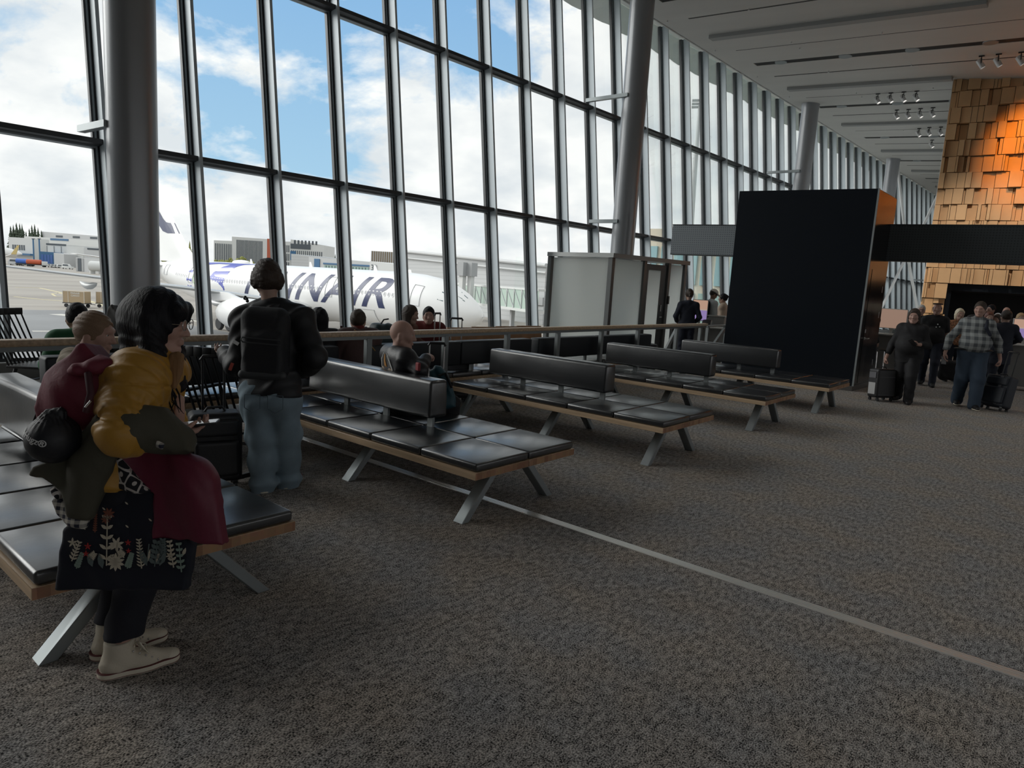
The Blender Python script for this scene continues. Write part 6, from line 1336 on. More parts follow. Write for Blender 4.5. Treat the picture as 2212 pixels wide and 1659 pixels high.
for x, y, a, L_, w in ((320, 1212, 1.4, 26, 5), (338, 1215, 1.3, 30, 5), (200, 1224, 1.9, 30, 12), (222, 1228, 1.8, 34, 13), (318, 1222, 2.0, 40, 14), (345, 1222, 1.2, 36, 14), (395, 1200, 1.2, 18, 7)): leaf(x, y, a, L_, w, 4 if w > 9 else 0)
for x, y in ((228, 1102), (277, 1090), (278, 1140), (328, 1126), (185, 1144)): leaf(x, y, 2.4, 9, 3, 0)
eb_.build('embroidery', [M_e1, M_e2, M_e3, M_e4, M_e5], o)
b = MB(); b.tube([em(240, 1040, -.02), em(246, 1000, -.02), em(262, 965, -.05), em(300, 950, -.1)], .009, 6); b.tube([em(300, 1050, -.02), em(292, 1000, -.02), em(285, 960, -.06)], .009, 6); b.build('handle', M_navybag, o, smooth=60)
# ---- person seen from behind with a black rucksack
L2 = Loc((-4.42, 2.66), math.atan2(.70, -.71)); q = L2.p; M_jean = mat('washed_denim', (.20, .27, .32), .85, var=.12, vscale=7, bump=.15, bscale=120); M_jkt = mat('black_shell', (.006, .007, .010), .6, bump=.2, bscale=20); M_bp = mat('black_cordura', (.007, .008, .011), .7, bump=.2, bscale=70); M_greyt = mat('dark_grey_trim', (.035, .038, .042), .6)
J = J0(1.70, hed=q(578, 604, 4.70), hf=L2.d((-.80, .60, -.12)), nec=q(588, 662, 4.72), sL=q(530, 690, 4.76), sR=q(650, 690, 4.70), eL=q(512, 790, 4.72), wL=q(487, 765, 4.92), eR=q(682, 775, 4.64), wR=q(655, 800, 4.88), che=q(590, 735, 4.72), wai=q(588, 800, 4.73), pel=q(584, 845, 4.75), hs=1.0)
J['dL'] = unit(q(470, 755, 5.02)-J['wL']); J['nL'] = L2.d((.5, 0, .6)); J['dR'] = unit(q(630, 790, 5.0)-J['wR'])
J['nR'] = L2.d((-.3, 0, .8))
for sd, fx in (('L', (568, 1062)), ('R', (622, 1052))):
    g_ = L2.M @ (pz(*fx)-L2.b); J['a'+sd] = V3(g_[0], g_[1], .09); y_ = .085 if sd == 'L' else -.085; J['h'+sd] = J['pel']+V3(0, y_, -.03); J['k'+sd] = (J['a'+sd]+J['h'+sd])/2+V3(.03, 0, .02); J['t'+sd] = J['a'+sd]+V3(.15, .06 if sd == 'L' else -.03, -.06)
W2 = Fld(); body_prims(W2, J, 1.0, 0, .6); W2 = W2.build('person', .0075, SKIN); W2.location = L2.b; W2.rotation_euler = (0, 0, L2.a); tag(W2, 'person seen from behind in black jacket and baggy light jeans with a rucksack', 'person'); eyes(J['hed'], J['hf'], 1.0, W2)
F = top_field(J, 1.0, .0, g=.042, hem=-.02, sl_r=(.068, .062, .05)); F.folds.append(wrinkle(.006, 25, 20, 30)); F.rc(J['nec']+V3(-.03, .09, -.02), J['nec']+V3(.02, .10, -.04), .045, .04, .03); F.build('jacket', .0075, M_jkt, W2)
F = Fld(); n_ = J['nec']; F.rc(n_+V3(-.05, -.09, -.05), n_+V3(-.05, .09, -.05), .062, .062, .03); F.rc(n_+V3(-.05, -.09, -.03), n_+V3(.05, -.085, .01), .05, .04, .03); F.rc(n_+V3(-.05, .09, -.03), n_+V3(.05, .085, .01), .05, .04, .03); F.rc(n_+V3(-.06, 0, -.02), n_+V3(-.07, 0, -.1), .07, .06, .05); F.ell(n_+V3(.02, 0, .05), (.075, .075, .06), None, .02, 's'); F.folds.append(wrinkle(.006, 40, 50, 30)); F.build('hood', .007, M_jkt, W2)
b = MB(); 
for k in range(4): p_ = q(527+3*k, 640+3*k, 4.62); b.ball(p_+rng.uniform(-.008, .008, 3), .012, 8)
b.build('toggle', M_black_pl, W2, smooth=60)
hf_ = hair_field(J['hed'], J['hf'], 'short', 1.05); f_, l_, u_ = frame(J['hf']); c = J['hed']
for b_ in (-1, 1): hf_.ell(c+l_*b_*.075-u_*.01-f_*.02, (.05, .035, .06), None, .03)
hf_.ell(c-f_*.07+u_*.0, (.06, .08, .075), None, .03); hf_.folds.append(lambda X, Y, Z: .0035*np.sin(70*X+25*np.sin(30*Z))*np.sin(60*Y+18*np.sin(35*Z))); hf_.build('hair', .0065, H_BRN, W2)
F = legs_field(J, 1.05, g=.03, flare=.022); F.folds.append(wrinkle(.007, 20, 14, 38, 1.0)); F.folds.append(lambda X, Y, Z: .008*np.sin(60*Z)*np.clip((.22-Z)/.2, 0, 1)); jn = F.build('jeans', .0075, M_jean, W2)
b = MB()
for y_ in (-.075, .075):
    P_ = [J['pel']+V3(-.172, y_+u, w) for u, w in ((-.05, .0), (.05, .0), (.05, -.09), (0, -.12), (-.05, -.09), (-.05, 0))]
    for a, c_ in zip(P_[:-1], P_[1:]): b.bar(a, c_, .004, .004)
b.build('pocket_seam', mat('denim_dark', (.10, .14, .17), .85), jn)
M_redsh = mat('dark_red_suede', (.16, .012, .02), .7); shoes(J, M_redsh, M_rub, W2, 'sneaker', .007)
# rucksack
bc = J['che']+V3(-.19, 0, -.0); o_ = L2.b+np.array(L2.M).T @ bc
F = Fld(); F.box((0, 0, .0), (.075, .155, .235), None, .07, .02); F.box((-.06, 0, -.07), (.045, .13, .15), None, .04, .03); F.folds.append(wrinkle(.003, 30, 25, 20)); bp_ = F.build('rucksack', .007, M_bp); bp_.location = o_; bp_.rotation_euler = (0, 0, L2.a); tag(bp_, 'black rucksack with grey trim on the back of the person in jeans', 'backpack')
b = MB(); b.bar((-.108, -.12, .03), (-.108, .12, .04), .008, .008); b.bar((-.108, -.12, .0), (-.108, .12, .01), .008, .008); b.tube([(-.108, .12, .04), (-.108, .13, .025), (-.108, .12, .01)], .004, 6); b.build('pocket_zip', M_greyt, bp_)
F = Fld(); F.rc((-.08, -.125, -.205), (-.08, .125, -.205), .03, .03, .02, flat=((1, 0, 0), 1.0)); F.build('base_trim', .006, M_greyt, bp_)
b = MB(); b.box((-.09, .165, .0), (.012, .035, .02), rotm('X', .5)); b.build('white_tag', M_white, bp_)
b = MB(); b.box((-.075, .20, -.16), (.008, .02, .05), rotm('X', .35)); b.build('red_tag', mat('red_tag', (.4, .08, .06), .6), bp_)
# ------------------------------------------------------------------ other people in the hall
def cl(n, c, r=.8): return mat(n, c, r, bump=.15, bscale=60)
C_blk = cl('cloth_black', (.008, .008, .010)); C_nvy = cl('cloth_navy', (.012, .016, .030)); C_grn = cl('cloth_green', (.02, .11, .05)); C_mauve = cl('cloth_mauve', (.085, .05, .048)); C_red = cl('cloth_red', (.13, .016, .014)); C_beige = cl('cloth_beige', (.46, .36, .28)); C_lgrey = cl('cloth_light_grey', (.50, .52, .52)); C_rust = cl('cloth_rust', (.14, .06, .04)); C_denim = cl('cloth_denim', (.045, .085, .14)); C_dden = cl('cloth_dark_denim', (.03, .05, .08)); C_hood = cl('hood_beige', (.23, .19, .135)); C_leo = mat('leopard_print', (.22, .10, .05), .8, var=.9, vscale=38); C_dgrey = cl('cloth_dark_grey', (.045, .042, .04))
S_blk = mat('shoe_black', (.01, .01, .011), .5)
def at_head(x, y, D, hz): p = px(x, y, D); return (p[0], p[1], 0)
def toward(v): return math.atan2(v[1], v[0])
FW = unit(RC[2]*(1, 1, 0)); RT = unit(RC[0]*(1, 1, 0))
def hdir(ang, world): c_, s_ = math.cos(ang), math.sin(ang); return V3(c_*world[0]+s_*world[1], -s_*world[0]+c_*world[1], world[2] if len(world) > 2 else 0)
# blond person sitting on the far side of the nearest bench
a = math.radians(80); o3 = V3(-4.44, 1.45, 0); L3 = Loc(o3, a)
J = J0(sit=px(205, 722, 4.0)[2], hf=hdir(a, (.72, .69, -.12))); J['hed'] = L3.p(205, 722, 4.0); J['nec'] = J['hed']+V3(-.05, .0, -.155)
b3 = person('short haired person in black padded jacket with beige hood, seated behind the first bench', o3, a, J, (cl('black_padded', (.010, .011, .014), .55), dict(g=.035, hem=-.05, puff=(4, .04), nm='padded_jacket')), (C_nvy, {}), (H_SAND, 'short', {}), (S_blk, M_rub), SKIN2, vox=.0075)
F = Fld(); n_ = J['nec']; F.rc(n_+V3(-.04, -.1, -.0), n_+V3(-.06, .1, -.0), .06, .06, .03); F.rc(n_+V3(-.04, -.1, 0), n_+V3(.06, -.08, -.03), .055, .04, .03); F.rc(n_+V3(-.05, .1, 0), n_+V3(.06, .08, -.03), .055, .04, .03); F.rc(n_+V3(-.08, 0, -.02), n_+V3(-.09, 0, -.07), .07, .05, .04); F.folds.append(wrinkle(.006, 40, 50, 30)); F.build('hood', .007, C_hood, b3)
# person in green on the window bench
a = math.radians(172); p = px(184, 688, 6.0); J = J0(sit=p[2], hf=hdir(a, (-.9, .42, -.2)))
person('person in a green jacket with shaved dark hair on the leftmost window bench', (p[0]-.02, p[1]-.05, 0), a, J, (C_grn, dict(g=.03, hem=-.05, collar=.01)), (C_denim, {}), (H_BLK, 'short', {}), (S_blk, M_rub), SKIN3, vox=.009)
o, b0 = cloth_top('grey_coat', [(226, 722), (232, 690), (238, 664), (246, 657), (253, 668), (262, 676), (262, 688), (270, 706), (281, 738), (284, 775), (222, 775)], 6.15, .12, C_dgrey, .009, lambda u, v: .02*np.sin(20*u)); tag(o, 'dark grey hooded coat propped up on the window bench beside the first column', 'coat')
# bald person behind the second bench
a = math.radians(72); p = px(868, 722, 5.9); L4 = Loc((p[0]-.02, p[1]+.02), a); q = L4.p
J = J0(sit=p[2], hf=hdir(a, (.74, .66, -.05)), hs=1.03); J['hed'] = q(869, 724, 5.9); J['nec'] = J['hed']+V3(-.05, 0, -.16); J['eR'] = q(908, 800, 5.72); J['wR'] = q(920, 775, 5.86); J['dR'] = unit(q(936, 762, 6.0)-J['wR']); J['nR'] = V3(.1, .4, -1); J['cR'] = 1.1
b4 = person('bald person in a black jacket with an embroidered back, seated behind the second bench', L4.b, a, J, (cl('black_bomber', (.008, .008, .011), .45), dict(g=.035, hem=-.05, collar=.006)), (C_blk, {}), None, (S_blk, S_blk), SKIN2, vox=.008)
E1 = mat('embroidery_white', (.55, .55, .53), .7); E2 = mat('embroidery_tan', (.30, .24, .18), .7); E3 = mat('embroidery_orange', (.38, .17, .03), .7)
F = top_field(J, 1.0, 0, g=.035, hem=-.05)
def onback(y, z):    # walk a ray onto the back of the jacket
    lo_, hi_ = -.5, .0; f0 = top_field
    return V3(-.155-.04*(1-(y/.16)**2)*.6, y, z)
jk4 = [c_ for c_ in b4.children if c_.name.startswith('jacket')][0]
from mathutils.bvhtree import BVHTree
bv = BVHTree.FromPolygons([v.co for v in jk4.data.vertices], [p_.vertices for p_ in jk4.data.polygons])
def onback(y, z, e=.004):
    h_ = bv.ray_cast(Vector((-1.0, y, z)), Vector((1, 0, 0)))
    return V3(*h_[0])+V3(-e, 0, 0) if h_[0] is not None else V3(-.2, y, z)
zc = J['pel'][2]+.32; b = MB(); b2 = MB(); b3_ = MB()
def strip(mb, P_, w): 
    P_ = [onback(y, z) for y, z in P_]
    for a_, c_ in zip(P_[:-1], P_[1:]): mb.bar(a_, c_, w, .003, (1, 0, 0))
for s_ in (-1, 1):
    for k in range(4): strip(b, [(s_*(.04+.012*k), zc+.11-.02*k), (s_*(.09+.01*k), zc+.05-.03*k), (s_*(.12+.004*k), zc-.02-.02*k)], .007)
    strip(b2, [(s_*.13, zc-.05), (s_*.08, zc-.02), (s_*.02, zc-.05)], .022)
for k in range(6): strip(b3_, [(-.025+.01*k, zc-.01+.01*(k % 2)), (-.012+.006*k, zc+.045), (-.004+.003*k, zc+.10-.01*(k % 3))], .009)
b.build('white_wings', E1, jk4); b2.build('tan_ribbon', E2, jk4); b3_.build('orange_figure', E3, jk4)
place_text('lettering', 'LEPTIS', .085, E1, jk4, None, None, None, bold=.003, fn=lambda u, v: onback(-u, zc-.105+v+.03*math.cos(9*u)-.02), cuts=3)
F = Fld(); qq = q(903, 792, 5.60); F.box(qq, (.012, .03, .034), None, .008); pt = F.build('sleeve_patch', .004, mat('patch_red', (.2, .02, .025), .7), jk4)
F = Fld(); O, poly = ppoly([(930, 800), (940, 790), (952, 792), (968, 812), (980, 850), (986, 880), (960, 884), (936, 884)], 6.05); b0 = np.array([O[0], O[1], 0]); F.slab(poly, O-b0, CR, CU_, CN, .16, rd=.04); F.folds.append(wrinkle(.006, 30, 25, 20)); o = F.build('teal_rucksack', .008, cl('teal_nylon', (.012, .055, .075), .6)); o.location = b0; tag(o, 'teal rucksack on the lap of the bald person', 'backpack')
b = MB(); b.tube([px(948, 812, 5.94)-b0, px(962, 806, 5.96)-b0, px(976, 838, 5.96)-b0], .012, 6); b.build('strap', C_blk, o, smooth=60)
# people by the windows
a = math.radians(170); p = px(684, 690, 7.6); person('person with long dark hair, half hidden by the person in jeans', (p[0]+.05, p[1], 0), a, J0(sit=p[2]), (C_blk, dict(g=.03, hem=-.05)), (C_nvy, {}), (H_BLK, 'long', dict(ln=.34)), (S_blk, M_rub), SKIN, vox=.011)
a = math.radians(158); p = px(775, 692, 7.75); J = J0(sit=p[2], hf=hdir(a, (-.6, .8, -.05))); J['hed'] = J['hed']+V3(0, 0, -.01)
b8 = person('person with short dark hair and glasses in a long mauve coat, seen from behind', (p[0], p[1], 0), a, J, (C_mauve, dict(g=.045, hem=-.16, nm='coat')), (C_blk, {}), (H_BRN, 'bob' if False else 'short', {}), (S_blk, S_blk), SKIN, vox=.01)
F = Fld(); F.rc(J['nec']-V3(0, 0, .01), J['nec']+V3(.0, 0, .045), .075, .07, .02); F.build('red_collar', .008, C_red, b8)
b = MB(); b.tube([V3(-.19, .1, J['pel'][2]+.47), V3(-.2, 0, J['pel'][2]+.40), V3(-.2, -.14, J['pel'][2]+.24)], .008, 6); b.build('bag_strap', mat('strap_gold', (.3, .18, .06), .5), b8, smooth=60)
f_, l_, u_ = frame(J['hf']); b = MB(); b.tube([J['hed']+f_*.105+l_*-.05+u_*.01, J['hed']+l_*-.085+u_*.01], .004, 6); b.tube([J['hed']+f_*.11+l_*-.033+(l_*math.cos(t)+u_*math.sin(t))*.022 for t in np.linspace(0, 2*PI, 13)], .0025, 6); b.build('glasses', M_black_pl, b8, smooth=60)
a = math.radians(15); p = px(878, 704, 9.4); person('person with long brown hair looking right, seated by the windows', (p[0], p[1], 0), a, J0(sit=True, hf=hdir(a, (.8, .4, -.1)), hed=(.06, 0, 1.13), nec=(.0, 0, .98), sL=(-.02, .165, .93), sR=(-.02, -.165, .93), che=(0, 0, .84)), (C_rust, dict(g=.03, hem=-.05)), (C_nvy, {}), (H_BRN, 'long', dict(ln=.32)), (S_blk, M_rub), SKIN, vox=.011)
a = math.radians(-42); p = px(926, 682, 9.9); J = J0(sit=p[2]); J['aR'] = V3(.42, .06, .36); J['kR'] = V3(.42, -.1, .66); J['tR'] = V3(.55, .12, .33)
person('person in a dark red fleece facing the camera from a seat by the windows', (p[0]-.0, p[1], 0), a, J, (C_red, dict(g=.035, hem=-.05, collar=.015)), (C_denim, {}), (H_BLK, 'short', {}), (S_blk, M_rub), SKIN2, vox=.01)
# gate area
a = toward(FW); p = px(1489, 640, 15.6); person('person with a ponytail in a dark suit at the gate desk', (p[0], p[1], 0), a-.1, J0(1.72, wR=(.22, -.2, .98), eR=(-.03, -.27, 1.12), wL=(.2, .2, 1.0), eL=(-.03, .27, 1.12)), (C_nvy, dict(g=.02, hem=-.1)), (C_nvy, dict(flare=.012)), (H_BRN, 'pony', {}), (S_blk, S_blk), SKIN, vox=.012)
a = toward(RT*.95+FW*.2); p = px(1539, 640, 17.4); J = J0(1.76, hf=(.86, 0, -.45), wR=(.3, -.1, 1.05), eR=(.02, -.22, 1.08), wL=(.3, .1, 1.05), eL=(.02, .22, 1.08))
bc_ = person('person in a white cap and pale grey hoodie with a black rucksack at the gate', (p[0], p[1], 0), a, J, (C_lgrey, dict(g=.03, hem=-.08)), (C_blk, dict(flare=.01)), (H_BRN, 'short', {}), (S_blk, M_rub), SKIN3, vox=.012)
f_, l_, u_ = frame(J['hf']); c = J['hed']; F = Fld(); R_ = np.array([f_, l_, u_]).T; F.ell(c-f_*.01+u_*.045, (.118, .098, .10), R_, .02); F.cut(c+u_*.045, -u_); F.box(c+f_*.135+u_*.05, (.06, .07, .008), R_, .006, .02); F.build('cap', .01, mat('cap_white', (.62, .6, .55), .8), bc_)
F = Fld(); F.box(J['che']+V3(-.2, 0, -.02), (.09, .15, .22), None, .06); o = F.build('rucksack', .012, C_blk, None); o.location = bc_.location; o.rotation_euler = bc_.rotation_euler; tag(o, 'black rucksack on the back of the person in the white cap', 'backpack')
p = px(1563, 652, 18.0); a = toward(-RT*.6+FW*.3); person('person in a beige top half hidden by the left edge of the black box', (p[0], p[1], 0), a, J0(1.66, wL=(.25, .12, 1.0), wR=(.22, -.1, 1.0)), (C_beige, dict(g=.035, hem=-.02)), (C_blk, {}), (H_BLK, 'bun', {}), (S_blk, M_rub), SKIN, vox=.013)
p = px(1884, 690, 15.75); a = toward(RT); person('person in a black coat half hidden by the right edge of the black box', (p[0], p[1], 0), a, J0(1.62), (C_blk, dict(g=.05, hem=-.3)), (C_blk, {}), (H_BLK, 'short', {}), (S_blk, S_blk), SKIN, vox=.013)
# arrivals walking towards the camera
def walk(h, st=.18, **kw):
    J = J0(h, **kw); s = h/1.72
    J['kL'] = V3(.13, .1, .50)*s; J['aL'] = V3(st, .1, .09); J['tL'] = V3(st+.16, .12, .04); J['kR'] = V3(.02, -.1, .49)*s; J['aR'] = V3(-st, -.1, .11); J['tR'] = V3(-st+.15, -.12, .03); return J
cam = lambda p: toward(V3(-p[0], -p[1], 0))
p = V3(-2.28, 13.40, 0); a = cam(p)-.12; J = walk(1.58, .12, wR=(.08, -.33, .74), eR=(-.02, -.27, 1.0), wL=(.24, .14, 1.03), eL=(.0, .26, 1.02)); J['dR'] = V3(.15, 0, -1); J['nR'] = V3(0, 1, 0); J['dL'] = unit(V3(.4, -.75, .1)); J['nL'] = V3(-.3, 0, .9); J['cR'] = 1.2; J['cL'] = .8
pw = person('person in a black three quarter sleeve top wheeling a black suitcase towards the camera', p, a, J, (C_blk, dict(g=.03, hem=-.16, sleeve=.8, nm='top')), (C_blk, dict(flare=.012, g=.02)), (H_BRN, 'bob', {}), (S_blk, S_blk), SKIN2, bf=1.08, belly=.03, vox=.0095)
M_bag = mat('suitcase_black', (.010, .010, .012), .5, bump=.1, bscale=60); M_bag2 = mat('suitcase_navy', (.010, .015, .024), .6, bump=.1, bscale=60); M_bagg = mat('pocket_grey', (.09, .09, .1), .6); M_pale = mat('pocket_pale', (.36, .36, .36), .6)
def suitcase(p, rz, w, d, h, m, label, handle=.45, tilt=0.0, hm=M_silver, pockets=False, wheels=True, zb=.06):
    r = empty('suitcase', p, rz); r.rotation_euler = (0, tilt, rz)
    F = Fld(); F.box((0, 0, zb+h/2), (d/2, w/2, h/2), None, .04, .01); F.build('shell', .008, m, r)
    if pockets:
        F = Fld(); F.box((d/2+.012, 0, zb+h*.36), (.03, w*.42, h*.26), None, .025); F.build('front_pocket', .008, m, r)
        F = Fld(); F.box((d/2+.008, 0, zb+h*.80), (.022, w*.42, h*.12), None, .02); F.build('top_pocket', .008, m, r)
    b = MB()
    for z in (zb+h*.72, zb+h*.1): b.tube([(d/2+.002, -w*.42, z), (d/2+.002, w*.42, z)], .004, 6)
    b.build('zip', M_bagg, r)
    if wheels:
        for x in (-1, 1):
            for y in (-1, 1): b = MB(); b.lathe([(.028, -.012), (.032, 0), (.028, .012)], (x*(d/2-.035), y*(w/2-.05), .032), 14, rotm('X', PI/2)); b.box((x*(d/2-.035), y*(w/2-.05), .055), (.03, .035, .03)); b.build('wheel', M_black_pl, r, smooth=40)
    b = MB()
    for y in (-1, 1): b.tube([(-d/2+.03, y*.075, zb+h-.02), (-d/2+.03, y*.075, zb+h+handle)], .009, 8)
    hd = b.build('telescopic_handle', hm, r, smooth=40); b = MB(); b.tube([(-d/2+.03, -.085, zb+h+handle-.01), (-d/2+.03, -.07, zb+h+handle+.018), (-d/2+.03, .07, zb+h+handle+.018), (-d/2+.03, .085, zb+h+handle-.01)], .014, 8); b.build('grip', M_black_pl, hd, smooth=60)
    b = MB(); b.tube([(0, -.07, zb+h), (0, -.05, zb+h+.03), (0, .05, zb+h+.03), (0, .07, zb+h)], .009, 8); b.build('carry_handle', M_black_pl, r, smooth=60)
    tag(r, label, 'suitcase'); return r
sp_ = V3(-2.58, 13.18, 0); s_ = suitcase((sp_[0], sp_[1], 0), cam(sp_)+.75, .38, .24, .50, M_bag, 'black cabin suitcase with a pale pocket beside the person in black', .30, -.05)
b = MB(); b.box((-.0, -.196, .22), (.15, .012, .2)); b.build('pale_pocket', M_pale, s_); b = MB(); b.box((0, -.196, .45), (.15, .012, .1)); b.build('grey_pocket', M_bagg, s_)
ph = pw.matrix_world
def phone(p_, R_, label, name='smartphone'):
    b = MB(); b.box((0, 0, 0), (.15, .075, .009), R_); o = b.build(name, M_black_pl, None, .003, 2); o.location = p_; b = MB(); b.box(np.array(R_) @ V3(0, 0, .005), (.142, .068, .001), R_); b.build('screen', mat('dim_screen', (.2, .2, .21), .1), o); tag(o, label, 'phone')
def tow(p, a, v): c_, s_ = math.cos(a), math.sin(a); return V3(p[0]+c_*v[0]-s_*v[1], p[1]+s_*v[0]+c_*v[1], p[2]+v[2])
R_ = rotm('Z', a) @ rotm('Z', -.9) @ rotm('Y', -.7) @ rotm('X', .6); phone(tow(p, a, (.32, .07, 1.06)), R_, 'smartphone in the hand of the person in black with the suitcase')
p = V3(-1.42, 13.92, 0); a = cam(p)+.18; J = walk(1.78, .16, wR=(.10, -.42, .90), eR=(-.03, -.36, 1.17), wL=(-.02, .40, .86), eL=(-.06, .34, 1.15), hf=(.9, -.35, -.1)); J['dR'] = V3(.2, -.05, -1); J['nR'] = V3(0, 1, 0); J['dL'] = V3(.1, 0, -1); J['nL'] = V3(0, -1, 0); J['cR'] = .7; J['cL'] = 1.2
pp = person('heavy person in a grey plaid shirt and blue jeans wheeling a dark suitcase', p, a, J, (M_plaid, dict(g=.025, hem=-.0, collar=.008, nm='plaid_shirt')), (C_dden, dict(flare=.016, g=.03)), (H_BRN, 'short', {}), (S_blk, M_rub), SKIN2, bf=1.14, belly=.055, vox=.0095)
F = Fld(); F.chain([J['sL']+V3(.06, -.05, .05), J['che']+V3(.15, .10, .06), J['che']+V3(.14, .17, -.05)], [.03, .028, .025], .02, flat=((1, 0, 0), 1.6)); F.build('rucksack_strap', .01, C_nvy, pp)
F = Fld(); F.rc(J['pel']+V3(0, -.12, .035), J['pel']+V3(0, .12, .035), .17, .17, .05, flat=((0, 0, 1), 7)); F.build('belt', .01, S_blk, pp)
R_ = rotm('Z', a) @ rotm('Y', 1.1); phone(tow(p, a, (.15, -.43, .78)), R_, 'smartphone hanging in the hand of the person in plaid')
sp_ = V3(-1.02, 14.05, 0); s_ = suitcase((sp_[0], sp_[1], 0), cam(sp_)-.5, .40, .25, .54, M_bag2, 'dark navy suitcase with a grey band pulled by the person in plaid', .42, -.22, M_greyt, True)
b = MB(); b.box((.125, .06, .34), (.03, .05, .48)); b.build('grey_band', M_bagg, s_)
p = px(2024, 672, 14.4)*(1, 1, 0); a = cam(p); J = walk(1.74, .14); bk = person('person in a black top with sunglasses pushed up on the head', p, a, J, (C_blk, dict(g=.025, hem=-.06, sleeve=.35)), (C_nvy, dict(g=.02)), (H_BRN, 'bald', {}), (S_blk, S_blk), SKIN2, bf=1.1, belly=.03, vox=.011)
f_, l_, u_ = frame(J['hf']); c = J['hed']; b = MB(); b.tube([c+f_*.06-l_*.085+u_*.1, c+f_*.085-l_*.03+u_*.105, c+f_*.085+l_*.03+u_*.105, c+f_*.06+l_*.085+u_*.1], .014, 8); b.build('sunglasses', M_black_pl, bk, smooth=60)
b = MB()
for y, z in ((.05, 1.32), (.09, 1.27), (.03, 1.26)): b.ball((.135*1.1, y, z), .012, 8)
b.build('white_marks', M_white, bk)
F = Fld(); F.box((0, 0, .3), (.2, .12, .2), None, .08); F.folds.append(wrinkle(.01, 20, 20, 14)); o = F.build('holdall', .014, C_blk); pq = px(2053, 800, 13.6); o.location = (pq[0], pq[1], pq[2]-.3); tag(o, 'black holdall carried between the two people walking in front', 'bag')
crowd = [(1991, 664, 16.6, 1.68, 'grey haired person with glasses in a black top at the left of the crowd', C_blk, H_GREY, 'short', 0), (2072, 680, 15.6, 1.64, 'pale blond person in a leopard print top behind the person in plaid', C_leo, H_WHT, 'bob', .35), (2118, 660, 17.6, 1.80, 'tall sandy haired person in black in the middle of the crowd', C_blk, H_SAND, 'short', 0), (2144, 660, 17.6, 1.80, 'tall person with wavy black hair looking right in the crowd', C_blk, H_BLK, 'short', -.7), (2136, 686, 15.4, 1.60, 'auburn haired person with a fringe in a dark top', C_blk, H_RED, 'bob', .2), (2155, 694, 15.4, 1.56, 'person with dark hair and white headphones in the crowd', C_blk, H_BRN, 'long', -.5), (2176, 664, 17.4, 1.76, 'balding person in a dark top at the back of the crowd', C_blk, H_BRN, 'bald', -.3), (2205, 684, 16.0, 1.62, 'blond person bending over the desk at the right', C_blk, H_BLD, 'bun', .3), (2222, 676, 17.0, 1.68, 'dark haired person cut off by the right edge of the view', C_blk, H_BLK, 'short', 0)]
for x, y, D, h, lb, m_, hm_, st_, tn in crowd:
    p = px(x, y, D); tz = p[2]; p = V3(p[0], p[1], 0); a = cam(p)+tn; J = J0(h)
    J['hed'][2] += 0
    k = person(lb, p, a, J, (m_, dict(g=.02, hem=-.05)), (C_nvy, {}), (hm_, st_, {}), (S_blk, S_blk), SKIN2 if h > 1.65 else SKIN, vox=.013, grp=None)
    if 'headphones' in lb:
        b = MB(); c = J['hed']; b.ball(c+V3(0, .095, 0), (.03, .025, .045), 12); b.ball(c+V3(0, -.095, 0), (.03, .025, .045), 12); b.tube([c+V3(0, .1*math.cos(t), .02+.13*math.sin(t)) for t in np.linspace(0, PI, 12)], .01, 6); b.build('headphones', M_white, k, smooth=60)
    if 'glasses in a black' in lb:
        b = MB(); c = J['hed']
        for s_ in (-1, 1): b.tube([c+V3(.108, s_*.033+.024*math.cos(t), .008+.02*math.sin(t)) for t in np.linspace(0, 2*PI, 13)], .003, 6)
        b.build('glasses', M_black_pl, k, smooth=60)
p = px(2174, 690, 13.6); p = V3(p[0], p[1], 0); a = toward(FW)-.1; person('person in a long dark suit jacket with a bun, back turned at the right', p, a, J0(1.66, wR=(.2, -.22, 1.02), eR=(-.04, -.28, 1.14), wL=(.22, .1, 1.04)), (C_nvy, dict(g=.028, hem=-.28, nm='suit_jacket')), (C_nvy, {}), (H_BRN, 'bun', {}), (S_blk, S_blk), SKIN, vox=.0105)
# ------------------------------------------------------------------ luggage standing about
q_ = pz(470, 1035); suitcase((-4.84, 2.42, 0), math.radians(-20), .36, .22, .52, M_bag, 'black suitcase standing in front of the rocking chair', .38, 0, M_black_pl, True)
p = px(940, 800, 6.9); suitcase((p[0], p[1], 0), toward(-FW), .36, .22, .5, M_bag, 'dark suitcase with a tall silver handle behind the bald person', .42, 0, M_silver)
p = px(955, 720, 9.3); suitcase((p[0], p[1], 0), toward(-FW)+1.2, .36, .22, .55, M_bag2, 'suitcase with a raised silver handle left of the person in red', .55, 0, M_silver)
p = px(988, 720, 9.2); suitcase((p[0], p[1], 0), toward(-FW)+.3, .36, .22, .55, M_bag, 'black suitcase with a raised handle right of the person in red', .5, 0, M_silver)
F = Fld(); F.box((0, 0, .2), (.11, .16, .2), None, .07); F.folds.append(wrinkle(.008, 30, 20, 20)); o = F.build('rucksack', .01, cl('dark_teal_nylon', (.012, .03, .035), .5)); p = px(826, 716, 8.6); o.location = (p[0], p[1], p[2]-.30); tag(o, 'dark teal rucksack standing left of the person with long brown hair', 'backpack')
b = MB(); b.tube([(0, -.03, .39), (.02, 0, .45), (.04, .06, .46)], .01, 6); b.build('haul_loop', C_blk, o, smooth=60)
st_ = empty('stool', (p[0], p[1], 0)); b = MB(); b.lathe([(.2, p[2]-.36), (.2, p[2]-.30)], (0, 0, 0), 20); b.build('seat', M_oak_dk, st_); b = MB()
for t in (0, 2.1, 4.2): b.tube([(.15*math.cos(t), .15*math.sin(t), p[2]-.35), (.2*math.cos(t), .2*math.sin(t), 0)], .015, 6)
b.build('legs', M_oak_dk, st_); tag(st_, 'round oak stool carrying the dark teal rucksack', 'stool')
